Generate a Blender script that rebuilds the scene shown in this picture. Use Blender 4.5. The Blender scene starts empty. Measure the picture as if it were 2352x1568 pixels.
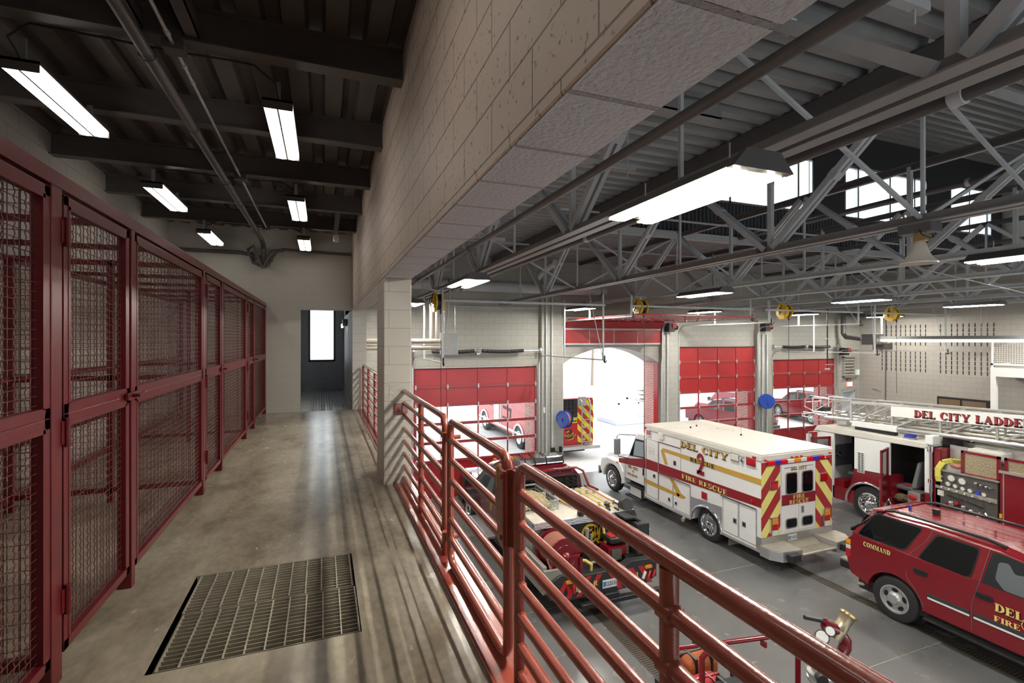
import bpy, math, random
from mathutils import Vector as V, Matrix
random.seed(11)
SC = bpy.context.scene
COL = SC.collection
PI = math.pi
cos, sin = math.cos, math.sin
MZ = 3.49      # walkway floor height
CZ = 5.1       # camera height

# ------------------------------------------------------------------ mesh builder
class MB:
    def __init__(s): s.v = []; s.f = []; s.m = []; s.mi = 0
    def mat(s, i): s.mi = i; return s
    def add(s, vs, fs):
        o = len(s.v); s.v += [tuple(p) for p in vs]
        s.f += [tuple(i + o for i in f) for f in fs]; s.m += [s.mi] * len(fs); return s
    def box(s, x0, x1, y0, y1, z0, z1):
        return s.add([(x0,y0,z0),(x1,y0,z0),(x1,y1,z0),(x0,y1,z0),(x0,y0,z1),(x1,y0,z1),(x1,y1,z1),(x0,y1,z1)],
                     [(3,2,1,0),(4,5,6,7),(0,1,5,4),(1,2,6,5),(2,3,7,6),(3,0,4,7)])
    def hexa(s, a, b):           # a: 4 bottom pts, b: 4 top pts, counter-clockwise from above
        return s.add(list(a) + list(b), [(3,2,1,0),(4,5,6,7),(0,1,5,4),(1,2,6,5),(2,3,7,6),(3,0,4,7)])
    def beam(s, p, q, w, h, up=(0,0,1)):
        p, q = V(p), V(q); d = (q - p).normalized(); u = V(up)
        if abs(d.dot(u)) > .98: u = V((1,0,0))
        a = d.cross(u).normalized() * w / 2; b = a.cross(d).normalized() * h / 2
        return s.hexa([p-a-b, p+a-b, q+a-b, q-a-b], [p-a+b, p+a+b, q+a+b, q-a+b])
    def tube(s, pts, r, n=8, closed=False, caps=True):
        pts = [V(p) for p in pts]; N = len(pts); vs = []; fs = []
        rr = r if isinstance(r, (list, tuple)) else [r] * N
        pa = None
        for i, p in enumerate(pts):
            if closed: d = (pts[(i+1) % N] - pts[i-1])
            else: d = pts[min(i+1, N-1)] - pts[max(i-1, 0)]
            d.normalize()
            if pa is None:
                a = d.orthogonal().normalized() if abs(d.z) > .9 else d.cross(V((0,0,1))).normalized()
            else:
                a = (pa - d * pa.dot(d))
                a = a.normalized() if a.length > 1e-6 else d.orthogonal().normalized()
            pa = a; b = d.cross(a)
            vs += [p + (a * cos(2*PI*k/n) + b * sin(2*PI*k/n)) * rr[i] for k in range(n)]
        for i in range(N if closed else N - 1):
            j = (i + 1) % N
            for k in range(n):
                l = (k + 1) % n; fs.append((i*n+k, i*n+l, j*n+l, j*n+k))
        if caps and not closed:
            fs.append(tuple(range(n))[::-1]); fs.append(tuple((N-1)*n + k for k in range(n)))
        return s.add(vs, fs)
    def cyl(s, p, q, r, r2=None, n=16):
        return s.tube([p, q], [r, r if r2 is None else r2], n)
    def lathe(s, prof, o, d, n=24, closed=False, caps=True):
        o, d = V(o), V(d).normalized(); a = d.orthogonal().normalized(); b = d.cross(a); vs = []; fs = []
        for r, h in prof:
            vs += [o + d * h + (a * cos(2*PI*k/n) + b * sin(2*PI*k/n)) * max(r, 1e-4) for k in range(n)]
        m = len(prof)
        for i in range(m if closed else m - 1):
            j = (i + 1) % m
            for k in range(n):
                l = (k + 1) % n; fs.append((i*n+k, i*n+l, j*n+l, j*n+k))
        if not closed and caps: fs.append(tuple(range(n))[::-1]); fs.append(tuple((m-1)*n + k for k in range(n)))
        return s.add(vs, fs)
    def prism(s, poly, ax, a, b):
        f = {'x': lambda p, t: (t, p[0], p[1]), 'y': lambda p, t: (p[0], t, p[1]), 'z': lambda p, t: (p[0], p[1], t)}[ax]
        n = len(poly); vs = [f(p, a) for p in poly] + [f(p, b) for p in poly]
        return s.add(vs, [tuple(range(n))[::-1], tuple(range(n, 2*n))] + [(i, (i+1) % n, (i+1) % n + n, i + n) for i in range(n)])
    def sph(s, c, r, n=10, sc=(1,1,1)):
        c = V(c); vs = []; fs = []; m = n // 2 + 1
        for i in range(m + 1):
            t = PI * i / m
            for k in range(n):
                p = 2*PI*k/n; vs.append(c + V((r*sc[0]*sin(t)*cos(p), r*sc[1]*sin(t)*sin(p), r*sc[2]*cos(t))))
        for i in range(m):
            for k in range(n):
                l = (k+1) % n; fs.append((i*n+k, i*n+l, (i+1)*n+l, (i+1)*n+k))
        return s.add(vs, fs)
    def quad(s, a, b, c, d): return s.add([a, b, c, d], [(0,1,2,3)])
    def poly(s, pts): return s.add(pts, [tuple(range(len(pts)))])
    def loft(s, rings, caps=True):
        n = len(rings[0]); vs = [p for r in rings for p in r]; fs = []
        for i in range(len(rings) - 1):
            for k in range(n):
                l = (k+1) % n; fs.append((i*n+k, i*n+l, (i+1)*n+l, (i+1)*n+k))
        if caps: fs.append(tuple(range(n))[::-1]); fs.append(tuple((len(rings)-1)*n + k for k in range(n)))
        return s.add(vs, fs)
    def split(s, name, mats, parent=None, **k):
        """every loose piece becomes an object of its own"""
        p = list(range(len(s.v)))
        def find(a):
            while p[a] != a: p[a] = p[p[a]]; a = p[a]
            return a
        for f in s.f:
            r = find(f[0])
            for i in f[1:]: p[find(i)] = r
        g = {}
        for f in s.f: g.setdefault(find(f[0]), []).append(f)
        out = []
        for fs in g.values():
            ids = sorted({i for f in fs for i in f}); mp = {a: b for b, a in enumerate(ids)}
            m = MB(); m.v = [s.v[i] for i in ids]; m.f = [tuple(mp[i] for i in f) for f in fs]; m.m = [0]*len(fs)
            out.append(m.build(name, mats, parent, **k))
        return out[0]
    def build(s, name, mats, parent=None, smooth=None, bevel=0, seg=2, loc=None, label=None):
        if not isinstance(mats, (list, tuple)): mats = [mats]
        o = V(loc) if loc is not None else (V(WLOC[parent.name]) if parent else V((0,0,0)))
        me = bpy.data.meshes.new(name)
        me.from_pydata([tuple(V(p) - o) for p in s.v], [], s.f)
        for m in mats: me.materials.append(m)
        if len(mats) > 1: me.polygons.foreach_set('material_index', s.m)
        import bmesh
        bm = bmesh.new(); bm.from_mesh(me); bmesh.ops.recalc_face_normals(bm, faces=bm.faces); bm.to_mesh(me); bm.free()
        if smooth:
            me.shade_smooth(); me.set_sharp_from_angle(angle=math.radians(smooth))
        ob = bpy.data.objects.new(name, me); COL.objects.link(ob)
        if bevel:
            md = ob.modifiers.new('Bevel', 'BEVEL'); md.width = bevel; md.segments = seg; md.limit_method = 'ANGLE'
            md.angle_limit = math.radians(40)
        if parent:
            ob.parent = parent; ob.location = o - V(WLOC[parent.name])
        else: ob.location = o
        WLOC[ob.name] = tuple(o)
        if label: ob['label'] = label
        return ob
WLOC = {}
def thing(name, label, cat, loc, group=None):
    o = bpy.data.objects.new(name, None); COL.objects.link(o); o.location = loc; o.empty_display_size = .1
    WLOC[o.name] = tuple(loc); o['label'] = label; o['category'] = cat
    if group: o['group'] = group
    return o
def tag(o, label, cat, group=None, kind=None):
    o['label'] = label; o['category'] = cat
    if group: o['group'] = group
    if kind: o['kind'] = kind
    return o
def struct(o): o['kind'] = 'structure'; return o
def dup(root, loc, label=None, rz=None, sc=None, group=None):
    r = root.copy(); COL.objects.link(r); r.location = loc; WLOC[r.name] = tuple(loc)
    if rz is not None: r.rotation_euler = (0, 0, rz)
    if sc: r.scale = (sc, sc, sc)
    if label: r['label'] = label
    if group: r['group'] = group
    for ch in list(root.children):
        c = ch.copy(); COL.objects.link(c); c.parent = r
        for g in list(ch.children):
            d = g.copy(); COL.objects.link(d); d.parent = c
    return r
def arc(c, r, a0, a1, n, plane='yz'):
    out = []
    for i in range(n + 1):
        a = math.radians(a0 + (a1 - a0) * i / n); p, q = r * cos(a), r * sin(a)
        if plane == 'yz': out.append((c[0], c[1] + p, c[2] + q))
        elif plane == 'xz': out.append((c[0] + p, c[1], c[2] + q))
        else: out.append((c[0] + p, c[1] + q, c[2]))
    return out
def rrect(x0, x1, y0, y1, r, n=4):
    out = []
    for cx, cy, a in ((x1-r, y0+r, -90), (x1-r, y1-r, 0), (x0+r, y1-r, 90), (x0+r, y0+r, 180)):
        for i in range(n + 1):
            t = math.radians(a + 90 * i / n); out.append((cx + r*cos(t), cy + r*sin(t)))
    return out

# ------------------------------------------------------------------ roman letters (rects 'r', quads 'q', elliptical arcs 'a')
T_, t_, S_ = .26, .11, .09
def _stem(x, y0=0., y1=1., ov=.07, w=T_): 
    return [('r', x, y0, x+w, y1)] + ([('r', x-ov, y0, x+w+ov, y0+S_)] if ov else []) + ([('r', x-ov, y1-S_, x+w+ov, y1)] if ov else [])
GL = {
 'D': (.86, _stem(.07) + [('a', .34, .5, .52, .5, -90, 90, T_, t_), ('r', .2, .91, .36, 1), ('r', .2, 0, .36, .09)]),
 'E': (.76, _stem(.07) + [('r', .2, .91, .7, 1), ('r', .2, 0, .72, .09), ('r', .2, .46, .52, .55), ('q', .58, .91, .7, .7, .7, 1, .5, 1), ('q', .5, 0, .72, 0, .72, .32, .6, .09), ('r', .46, .36, .53, .65)]),
 'F': (.72, _stem(.07) + [('r', .2, .91, .7, 1), ('r', .2, .44, .52, .53), ('q', .58, .91, .7, .68, .7, 1, .5, 1), ('r', .46, .34, .53, .64)]),
 'L': (.74, _stem(.07) + [('r', .2, 0, .7, .09), ('q', .45, 0, .7, 0, .7, .36, .6, .09)]),
 'C': (.84, [('a', .44, .5, .44, .52, 48, 312, T_, t_), ('r', .66, .62, .76, .97), ('r', .69, .1, .76, .3)]),
 'G': (.9, [('a', .44, .5, .44, .52, 48, 312, T_, t_), ('r', .66, .62, .76, .97), ('r', .6, 0, .8, .44), ('r', .5, .38, .87, .45)]),
 'I': (.42, _stem(.09)),
 'T': (.84, _stem(.3, 0, 1, 0) + [('r', .2, 0, .63, S_), ('r', .04, .91, .8, 1), ('q', .04, .64, .16, .91, .04, 1, .04, 1), ('q', .8, .64, .8, 1, .8, 1, .68, .91)]),
 'Y': (.9, [('r', .34, 0, .57, .46), ('r', .22, 0, .69, S_), ('q', .34, .4, .57, .44, .3, 1, .04, 1), ('q', .46, .44, .57, .46, .84, 1, .74, 1), ('r', 0, .92, .38, 1), ('r', .62, .92, .92, 1)]),
 'R': (.88, _stem(.07) + [('a', .38, .74, .36, .26, -90, 90, .2, t_), ('r', .2, .91, .4, 1), ('r', .2, .48, .4, .57), ('q', .36, .5, .56, .52, .88, 0, .62, 0), ('r', .6, 0, .92, S_)]),
 'S': (.7, [('a', .34, .74, .31, .27, 40, 270, .2, .1), ('a', .34, .27, .33, .27, -140, 90, .21, .1), ('q', .2, .56, .34, .47, .5, .46, .3, .57), ('r', .55, .68, .62, .99), ('r', .03, .02, .1, .34)]),
 'U': (.9, _stem(.09, .3, 1, 0) + [('r', 0, .92, .42, 1), ('r', .68, .3, .77, 1), ('r', .58, .92, .88, 1), ('a', .43, .32, .34, .34, 180, 360, T_, .1)]),
 'O': (.92, [('a', .45, .5, .45, .52, 0, 360, T_, t_)]),
 'M': (1.1, [('r', .1, 0, .18, 1), ('r', .02, 0, .28, S_), ('q', .1, 1, .46, .05, .58, .05, .32, 1), ('q', .46, .05, .56, .05, .84, 1, .76, 1), ('r', .76, 0, .99, 1), ('r', .68, 0, 1.07, S_), ('r', .0, .92, .2, 1), ('r', .8, .92, 1.07, 1)]),
 'N': (.92, [('r', .1, 0, .18, 1), ('r', .0, 0, .28, S_), ('q', .08, 1, .64, 0, .82, 0, .32, 1), ('r', .74, 0, .82, 1), ('r', .62, .92, .92, 1), ('r', 0, .92, .2, 1)]),
 'A': (.92, [('q', .1, 0, .18, 0, .48, .96, .4, .98), ('q', .6, 0, .86, 0, .54, 1, .36, 1), ('r', .24, .28, .68, .36), ('r', .0, 0, .3, S_), ('r', .54, 0, .94, S_)]),
 'B': (.86, _stem(.07) + [('a', .38, .75, .32, .25, -90, 90, .2, t_), ('a', .4, .27, .38, .27, -90, 90, .22, t_), ('r', .2, .91, .4, 1), ('r', .2, .48, .42, .56), ('r', .2, 0, .42, .09)]),
 'P': (.8, _stem(.07) + [('a', .38, .72, .36, .28, -90, 90, .2, t_), ('r', .2, .91, .4, 1), ('r', .2, .44, .4, .53)]),
 'X': (.8, [('q', .02, 1, .54, 0, .78, 0, .26, 1), ('q', .06, 0, .18, 0, .74, 1, .62, 1)]),
 '1': (.5, [('r', .18, 0, .4, 1), ('q', .02, .74, .2, .8, .3, 1, .18, 1), ('r', .06, 0, .52, .09)]),
 '2': (.76, [('a', .36, .68, .35, .33, -25, 172, .24, .15), ('q', .03, .0, .38, .12, .71, .58, .44, .56), ('r', .03, 0, .72, .19)]),
 '3': (.74, [('a', .34, .75, .3, .26, -90, 160, .19, .1), ('a', .34, .27, .35, .28, -160, 90, .21, .1), ('r', .2, .46, .4, .56)]),
 '0': (.74, [('a', .36, .5, .34, .51, 0, 360, .19, .1)]),
 '4': (.74, [('r', .42, 0, .62, 1), ('r', .02, .22, .72, .36), ('q', .02, .3, .14, .32, .5, 1, .42, 1)]),
 '5': (.74, [('a', .34, .32, .34, .33, -150, 120, .2, .11), ('r', .1, .5, .22, 1), ('r', .1, .84, .62, 1)]),
 '8': (.74, [('a', .35, .75, .29, .26, 0, 360, .16, .1), ('a', .35, .27, .34, .28, 0, 360, .18, .1)]),
 ' ': (.42, []),
}
def word(mb, text, h, P0, U, Vd, width=None, gap=.06, skew=0.):
    """flat painted letters: lower-left P0, directions U (reading) and Vd (up)"""
    tot = sum(GL[c][0] + gap for c in text) - gap
    k = h if width is None else width / tot
    P0, U, Vd = V(P0), V(U).normalized(), V(Vd).normalized(); x = 0.
    def pt(a, b): return P0 + U * (k * (x + a + skew * b)) + Vd * (h * b)
    for c in text:
        w, ops = GL[c]
        for o in ops:
            if o[0] == 'r': _, a, b, d, e = o; mb.quad(pt(a,b), pt(d,b), pt(d,e), pt(a,e))
            elif o[0] == 'q': mb.quad(*[pt(o[1+2*i], o[2+2*i]) for i in range(4)])
            else:
                _, cx, cy, rx, ry, a0, a1, T, t = o; n = max(4, int(abs(a1-a0)/18))
                for i in range(n):
                    q = [math.radians(a0 + (a1-a0)*(i+j)/n) for j in (0, 1)]
                    out = [(cx + rx*cos(s), cy + ry*sin(s)) for s in q]; inn = [(cx + (rx-T)*cos(s), cy + (ry-t)*sin(s)) for s in q]
                    mb.quad(pt(*out[0]), pt(*out[1]), pt(*inn[1]), pt(*inn[0]))
        x += w + gap
    return k * tot
def lettering(text, h, P0, U, Vd, parent, front, back=None, width=None, off=.0, out=(0,0,0), label=None, gap=.06, name='lettering'):
    if ' ' in text:                      # one part per word
        adv = lambda q: sum(GL[c][0] + gap for c in q)
        tot = adv(text) - gap; k = h if width is None else width / tot; x = 0.; r = None
        for wd in text.split(' '):
            r = lettering(wd, h, V(P0) + V(U).normalized() * k * x, U, Vd, parent, front, back, k * (adv(wd) - gap), off, out, label.replace(text, wd) if label else None, gap, name)
            x += adv(wd + ' ')
        return r
    mb = MB(); Uv, Vv, O = V(U).normalized(), V(Vd).normalized(), V(out).normalized()
    mats = [front]
    if back:
        mats = [back, front]; word(mb, text, h, V(P0) + Uv*h*.09 - Vv*h*.09, U, Vd, width, gap)
        mb.mat(1)
    word(mb, text, h, V(P0) + O*.003, U, Vd, width, gap)
    return mb.build(name, mats, parent, label=label)
# ------------------------------------------------------------------ materials
def _mat(name):
    m = bpy.data.materials.new(name); m.use_nodes = True; nt = m.node_tree
    return m, nt, nt.nodes['Principled BSDF']
def mt(name, col, rough=.5, metal=0., var=0., vs=6., bump=0., bs=80., coat=0., stretch=(1,1,1), col2=None, spec=None):
    m, nt, b = _mat(name); N, L = nt.nodes, nt.links
    b.inputs['Base Color'].default_value = (*col, 1); b.inputs['Roughness'].default_value = rough; b.inputs['Metallic'].default_value = metal
    if coat: b.inputs['Coat Weight'].default_value = coat; b.inputs['Coat Roughness'].default_value = .06
    if spec is not None: b.inputs['Specular IOR Level'].default_value = spec
    if var or bump or col2:
        g = N.new('ShaderNodeNewGeometry'); mp = N.new('ShaderNodeMapping'); mp.inputs['Scale'].default_value = stretch
        L.new(g.outputs['Position'], mp.inputs['Vector'])
    if var or col2:
        n = N.new('ShaderNodeTexNoise'); n.inputs['Scale'].default_value = vs; n.inputs['Detail'].default_value = 6; L.new(mp.outputs[0], n.inputs['Vector'])
        r = N.new('ShaderNodeValToRGB'); r.color_ramp.elements[0].position = .3; r.color_ramp.elements[1].position = .7
        c2 = col2 or tuple(c * (1 - var) for c in col)
        r.color_ramp.elements[0].color = (*c2, 1); r.color_ramp.elements[1].color = (*(c if col2 else c * (1 + var * .5) for c in col), 1)
        L.new(n.outputs['Fac'], r.inputs['Fac']); L.new(r.outputs[0], b.inputs['Base Color'])
    if bump:
        n = N.new('ShaderNodeTexNoise'); n.inputs['Scale'].default_value = bs; n.inputs['Detail'].default_value = 3; L.new(mp.outputs[0], n.inputs['Vector'])
        bp = N.new('ShaderNodeBump'); bp.inputs['Strength'].default_value = bump; bp.inputs['Distance'].default_value = .01
        L.new(n.outputs['Fac'], bp.inputs['Height']); L.new(bp.outputs[0], b.inputs['Normal'])
    return m
def block(name, col, axes, bw=.4064, rh=.2032, mort=.006, mcol=None, var=.12, pore=.0, rough=.55, off=(0,0), bumpk=.35, brick2=None, squash=.5, rbump=.1, rbs=60.):
    """masonry: axes picks which world axes run along the course and up"""
    m, nt, b = _mat(name); N, L = nt.nodes, nt.links
    g = N.new('ShaderNodeNewGeometry'); sp = N.new('ShaderNodeSeparateXYZ'); cb = N.new('ShaderNodeCombineXYZ'); L.new(g.outputs['Position'], sp.inputs[0])
    mp = N.new('ShaderNodeMapping'); mp.inputs['Location'].default_value = (off[0], off[1], 0)
    L.new(sp.outputs[axes[0]], cb.inputs[0]); L.new(sp.outputs[axes[1]], cb.inputs[1]); L.new(cb.outputs[0], mp.inputs['Vector'])
    br = N.new('ShaderNodeTexBrick'); br.inputs['Scale'].default_value = 1; br.inputs['Mortar Size'].default_value = mort
    br.inputs['Brick Width'].default_value = bw; br.inputs['Row Height'].default_value = rh; br.inputs['Mortar Smooth'].default_value = .3
    br.offset = squash
    br.inputs['Color1'].default_value = (*col, 1); br.inputs['Color2'].default_value = (*(brick2 or col), 1)
    br.inputs['Mortar'].default_value = (*(mcol or tuple(c * .72 for c in col)), 1)
    L.new(mp.outputs[0], br.inputs['Vector'])
    n = N.new('ShaderNodeTexNoise'); n.inputs['Scale'].default_value = 1.7; n.inputs['Detail'].default_value = 8; L.new(g.outputs['Position'], n.inputs['Vector'])
    mr = N.new('ShaderNodeMapRange'); mr.inputs['To Min'].default_value = 1 - var; mr.inputs['To Max'].default_value = 1 + var; L.new(n.outputs['Fac'], mr.inputs['Value'])
    mx = N.new('ShaderNodeMix'); mx.data_type = 'RGBA'; mx.blend_type = 'MULTIPLY'; mx.inputs['Factor'].default_value = 1
    L.new(br.outputs['Color'], mx.inputs[6]); L.new(mr.outputs[0], mx.inputs[7]); out = mx.outputs[2]
    if pore:
        v = N.new('ShaderNodeTexNoise'); v.inputs['Scale'].default_value = 34; v.inputs['Detail'].default_value = 4; L.new(g.outputs['Position'], v.inputs['Vector'])
        r = N.new('ShaderNodeValToRGB'); r.color_ramp.elements[0].position = .62; r.color_ramp.elements[1].position = .68
        r.color_ramp.elements[0].color = (1,1,1,1); r.color_ramp.elements[1].color = (1-pore,)*3 + (1,)
        L.new(v.outputs['Fac'], r.inputs['Fac'])
        m2 = N.new('ShaderNodeMix'); m2.data_type = 'RGBA'; m2.blend_type = 'MULTIPLY'; m2.inputs['Factor'].default_value = 1
        L.new(out, m2.inputs[6]); L.new(r.outputs[0], m2.inputs[7]); out = m2.outputs[2]
    L.new(out, b.inputs['Base Color']); b.inputs['Roughness'].default_value = rough
    bp = N.new('ShaderNodeBump'); bp.invert = True; bp.inputs['Strength'].default_value = bumpk; bp.inputs['Distance'].default_value = .012
    L.new(br.outputs['Fac'], bp.inputs['Height'])
    n2 = N.new('ShaderNodeTexNoise'); n2.inputs['Scale'].default_value = rbs; n2.inputs['Detail'].default_value = 5; L.new(g.outputs['Position'], n2.inputs['Vector'])
    b2 = N.new('ShaderNodeBump'); b2.inputs['Strength'].default_value = rbump; b2.inputs['Distance'].default_value = .01
    L.new(n2.outputs['Fac'], b2.inputs['Height']); L.new(bp.outputs[0], b2.inputs['Normal']); L.new(b2.outputs[0], b.inputs['Normal'])
    return m
def concrete(name, dark, mid, light, rough=.3, scale=.8, rv=.12, joints=None, stretch=(1,1,1), var=.28, bmp=.06):
    m, nt, b = _mat(name); N, L = nt.nodes, nt.links
    g = N.new('ShaderNodeNewGeometry'); mp = N.new('ShaderNodeMapping'); mp.inputs['Scale'].default_value = stretch; L.new(g.outputs['Position'], mp.inputs['Vector'])
    n = N.new('ShaderNodeTexNoise'); n.inputs['Scale'].default_value = scale; n.inputs['Detail'].default_value = 9; n.inputs['Roughness'].default_value = .62; n.inputs['Distortion'].default_value = .25
    L.new(mp.outputs[0], n.inputs['Vector'])
    r = N.new('ShaderNodeValToRGB'); e = r.color_ramp.elements; e[0].position = .34; e[0].color = (*dark, 1); e[1].position = .68; e[1].color = (*light, 1)
    x = e.new(.5); x.color = (*mid, 1); L.new(n.outputs['Fac'], r.inputs['Fac'])
    n3 = N.new('ShaderNodeTexNoise'); n3.inputs['Scale'].default_value = scale * 14; n3.inputs['Detail'].default_value = 6; L.new(mp.outputs[0], n3.inputs['Vector'])
    mr0 = N.new('ShaderNodeMapRange'); mr0.inputs['To Min'].default_value = 1 - var; mr0.inputs['To Max'].default_value = 1 + var; L.new(n3.outputs['Fac'], mr0.inputs['Value'])
    mx = N.new('ShaderNodeMix'); mx.data_type = 'RGBA'; mx.blend_type = 'MULTIPLY'; mx.inputs['Factor'].default_value = 1
    L.new(r.outputs[0], mx.inputs[6]); L.new(mr0.outputs[0], mx.inputs[7]); L.new(mx.outputs[2], b.inputs['Base Color'])
    n2 = N.new('ShaderNodeTexNoise'); n2.inputs['Scale'].default_value = scale * 5; n2.inputs['Detail'].default_value = 7; L.new(mp.outputs[0], n2.inputs['Vector'])
    mr = N.new('ShaderNodeMapRange'); mr.inputs['To Min'].default_value = rough - rv; mr.inputs['To Max'].default_value = rough + rv; L.new(n2.outputs['Fac'], mr.inputs['Value'])
    L.new(mr.outputs[0], b.inputs['Roughness'])
    bp = N.new('ShaderNodeBump'); bp.inputs['Strength'].default_value = bmp; bp.inputs['Distance'].default_value = .01; L.new(n2.outputs['Fac'], bp.inputs['Height']); L.new(bp.outputs[0], b.inputs['Normal'])
    return m
def glow(name, col, st):
    m, nt, b = _mat(name); b.inputs['Base Color'].default_value = (.9,.9,.9,1); b.inputs['Emission Color'].default_value = (*col, 1); b.inputs['Emission Strength'].default_value = st; return m
def pane(name, tint=(.95,.97,.97), gl=.08):
    m, nt, b = _mat(name); N, L = nt.nodes, nt.links; N.remove(b)
    t = N.new('ShaderNodeBsdfTransparent'); t.inputs[0].default_value = (*tint, 1); gs = N.new('ShaderNodeBsdfGlossy'); gs.inputs['Roughness'].default_value = .03
    mx = N.new('ShaderNodeMixShader'); mx.inputs[0].default_value = gl; L.new(t.outputs[0], mx.inputs[1]); L.new(gs.outputs[0], mx.inputs[2])
    L.new(mx.outputs[0], N['Material Output'].inputs[0]); return m
def tread(name, col=(.62,.63,.65), sc=45.):
    m, nt, b = _mat(name); N, L = nt.nodes, nt.links
    b.inputs['Base Color'].default_value = (*col, 1); b.inputs['Metallic'].default_value = .85; b.inputs['Roughness'].default_value = .33
    g = N.new('ShaderNodeNewGeometry'); ck = N.new('ShaderNodeTexVoronoi'); ck.inputs['Scale'].default_value = sc; L.new(g.outputs['Position'], ck.inputs['Vector'])
    bp = N.new('ShaderNodeBump'); bp.inputs['Strength'].default_value = .5; bp.inputs['Distance'].default_value = .01; L.new(ck.outputs['Distance'], bp.inputs['Height']); L.new(bp.outputs[0], b.inputs['Normal'])
    return m
def chevron(name, c1, c2, ax, period, slope, rough=.4, centre=0.):
    """reflective diagonal stripes; ax picks the horizontal world axis"""
    m, nt, b = _mat(name); N, L = nt.nodes, nt.links; b.inputs['Roughness'].default_value = rough
    g = N.new('ShaderNodeNewGeometry'); sp = N.new('ShaderNodeSeparateXYZ'); L.new(g.outputs['Position'], sp.inputs[0])
    u = N.new('ShaderNodeMath'); u.operation = 'SUBTRACT'; u.inputs[1].default_value = centre; L.new(sp.outputs[ax], u.inputs[0])
    w = N.new('ShaderNodeMath'); w.operation = 'ABSOLUTE'; L.new(u.outputs[0], w.inputs[0])
    a = N.new('ShaderNodeMath'); a.operation = 'MULTIPLY_ADD'; a.inputs[1].default_value = slope; L.new(w.outputs[0], a.inputs[0]); L.new(sp.outputs[2], a.inputs[2])
    d = N.new('ShaderNodeMath'); d.operation = 'DIVIDE'; d.inputs[1].default_value = period; L.new(a.outputs[0], d.inputs[0])
    f = N.new('ShaderNodeMath'); f.operation = 'FRACT'; L.new(d.outputs[0], f.inputs[0])
    q = N.new('ShaderNodeMath'); q.operation = 'GREATER_THAN'; q.inputs[1].default_value = .5; L.new(f.outputs[0], q.inputs[0])
    mx = N.new('ShaderNodeMix'); mx.data_type = 'RGBA'; L.new(q.outputs[0], mx.inputs['Factor']); mx.inputs[6].default_value = (*c1, 1); mx.inputs[7].default_value = (*c2, 1)
    L.new(mx.outputs[2], b.inputs['Base Color']); return m

PAINT = (.34,.332,.30)
m_wallY = block('cmu_cream_xz', PAINT, 'XZ', off=(.1,.05), var=.06)            # walls facing along Y
m_wallX = block('cmu_cream_yz', PAINT, 'YZ', off=(.1,.05), var=.06)
m_beam = block('cmu_taupe_yz', (.56,.455,.375), 'YZ', off=(.18,.06), var=.08, pore=.55, mort=.0045, rough=.6, mcol=(.20,.165,.14), bumpk=.6)
m_soff = block('cmu_soffit', (.62,.60,.62), 'XY', bw=40., rh=.4064, off=(3,.02), var=.12, pore=.12, mort=.012, rough=.5, mcol=(.34,.32,.31), rbump=1., bumpk=1., rbs=55.)
m_endw = block('cmu_end_xz', (.37,.35,.31), 'XZ', off=(.1,.06), var=.05, mort=.004, mcol=(.43,.40,.35))
m_niche = mt('grey_niche_paint', (.40,.41,.44), .6, var=.1)
m_nicheX = block('cmu_niche_yz', (.46,.46,.46), 'YZ', off=(.1,.06), var=.05)
m_leftw = block('cmu_left_yz', (.36,.34,.30), 'YZ', off=(.1,.06), var=.08)
m_brick = block('red_brick_yz', (.42,.10,.075), 'YZ', bw=.203, rh=.068, mort=.01, mcol=(.62,.58,.53), brick2=(.30,.075,.065), var=.12)
m_brickY = block('red_brick_xz', (.42,.10,.075), 'XZ', bw=.203, rh=.068, mort=.01, mcol=(.62,.58,.53), brick2=(.30,.075,.065), var=.12)
m_bayfl = concrete('bay_concrete', (.115,.116,.118), (.14,.14,.14), (.165,.163,.16), rough=.27, scale=.3, rv=.02, var=.05, bmp=0.)
m_mezfl = concrete('walkway_concrete', (.15,.122,.085), (.26,.222,.165), (.36,.315,.24), rough=.25, scale=1.5, rv=.06, stretch=(1.3,.7,1))
m_mortar = mt('joint_filler', (.42,.36,.25), .8)
m_deckd = mt('dark_ceiling_paint', (.088,.074,.066), .55, var=.12)
m_joist = mt('dark_joist_paint', (.095,.082,.078), .5, var=.1)
m_deckl = mt('grey_deck_paint', (.24,.24,.24), .5, var=.08)
m_steel = mt('grey_steel_paint', (.45,.475,.49), .42, var=.12, vs=3.)
m_steeld = mt('dark_steel_paint', (.085,.082,.083), .42, var=.12)
m_ribwall = mt('charcoal_rib_panel', (.075,.08,.09), .45)
m_monw = mt('charcoal_wall', (.045,.048,.055), .6)
m_galv = mt('galvanised', (.55,.56,.56), .38, .8, var=.12, vs=12)
m_alum = mt('brushed_aluminium', (.70,.70,.69), .32, .85, var=.08, vs=9)
m_chrome = mt('chrome', (.82,.83,.85), .08, 1.)
m_red = mt('cage_red_enamel', (.11,.006,.010), .33, var=.14, vs=4., bump=.04, bs=60)
m_wire = mt('red_wire', (.085,.013,.013), .5)
m_rail = mt('rail_red_enamel', (.265,.052,.032), .26, var=.12, vs=6., bump=.10, bs=130, coat=.5)
m_doorr = mt('door_red', (.33,.022,.026), .25, var=.06, vs=2.)
m_black = mt('black_plastic', (.012,.012,.013), .42)
m_rubber = mt('tyre_rubber', (.018,.018,.019), .68, bump=.1, bs=90)
m_white = mt('white_enamel', (.76,.765,.75), .3, coat=.4, var=.02)
m_roofw = mt('white_roof_dusty', (.62,.60,.54), .45, var=.08, vs=2.5)
m_seam = mt('panel_gap', (.10,.10,.10), .7)
m_fred = mt('fire_red', (.185,.006,.013), .24, coat=.35)
m_gold = mt('gold_leaf', (.46,.27,.035), .4)
m_yel = mt('letter_yellow', (.80,.60,.20), .45)
m_maroon = mt('maroon_vinyl', (.23,.012,.02), .4)
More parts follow.
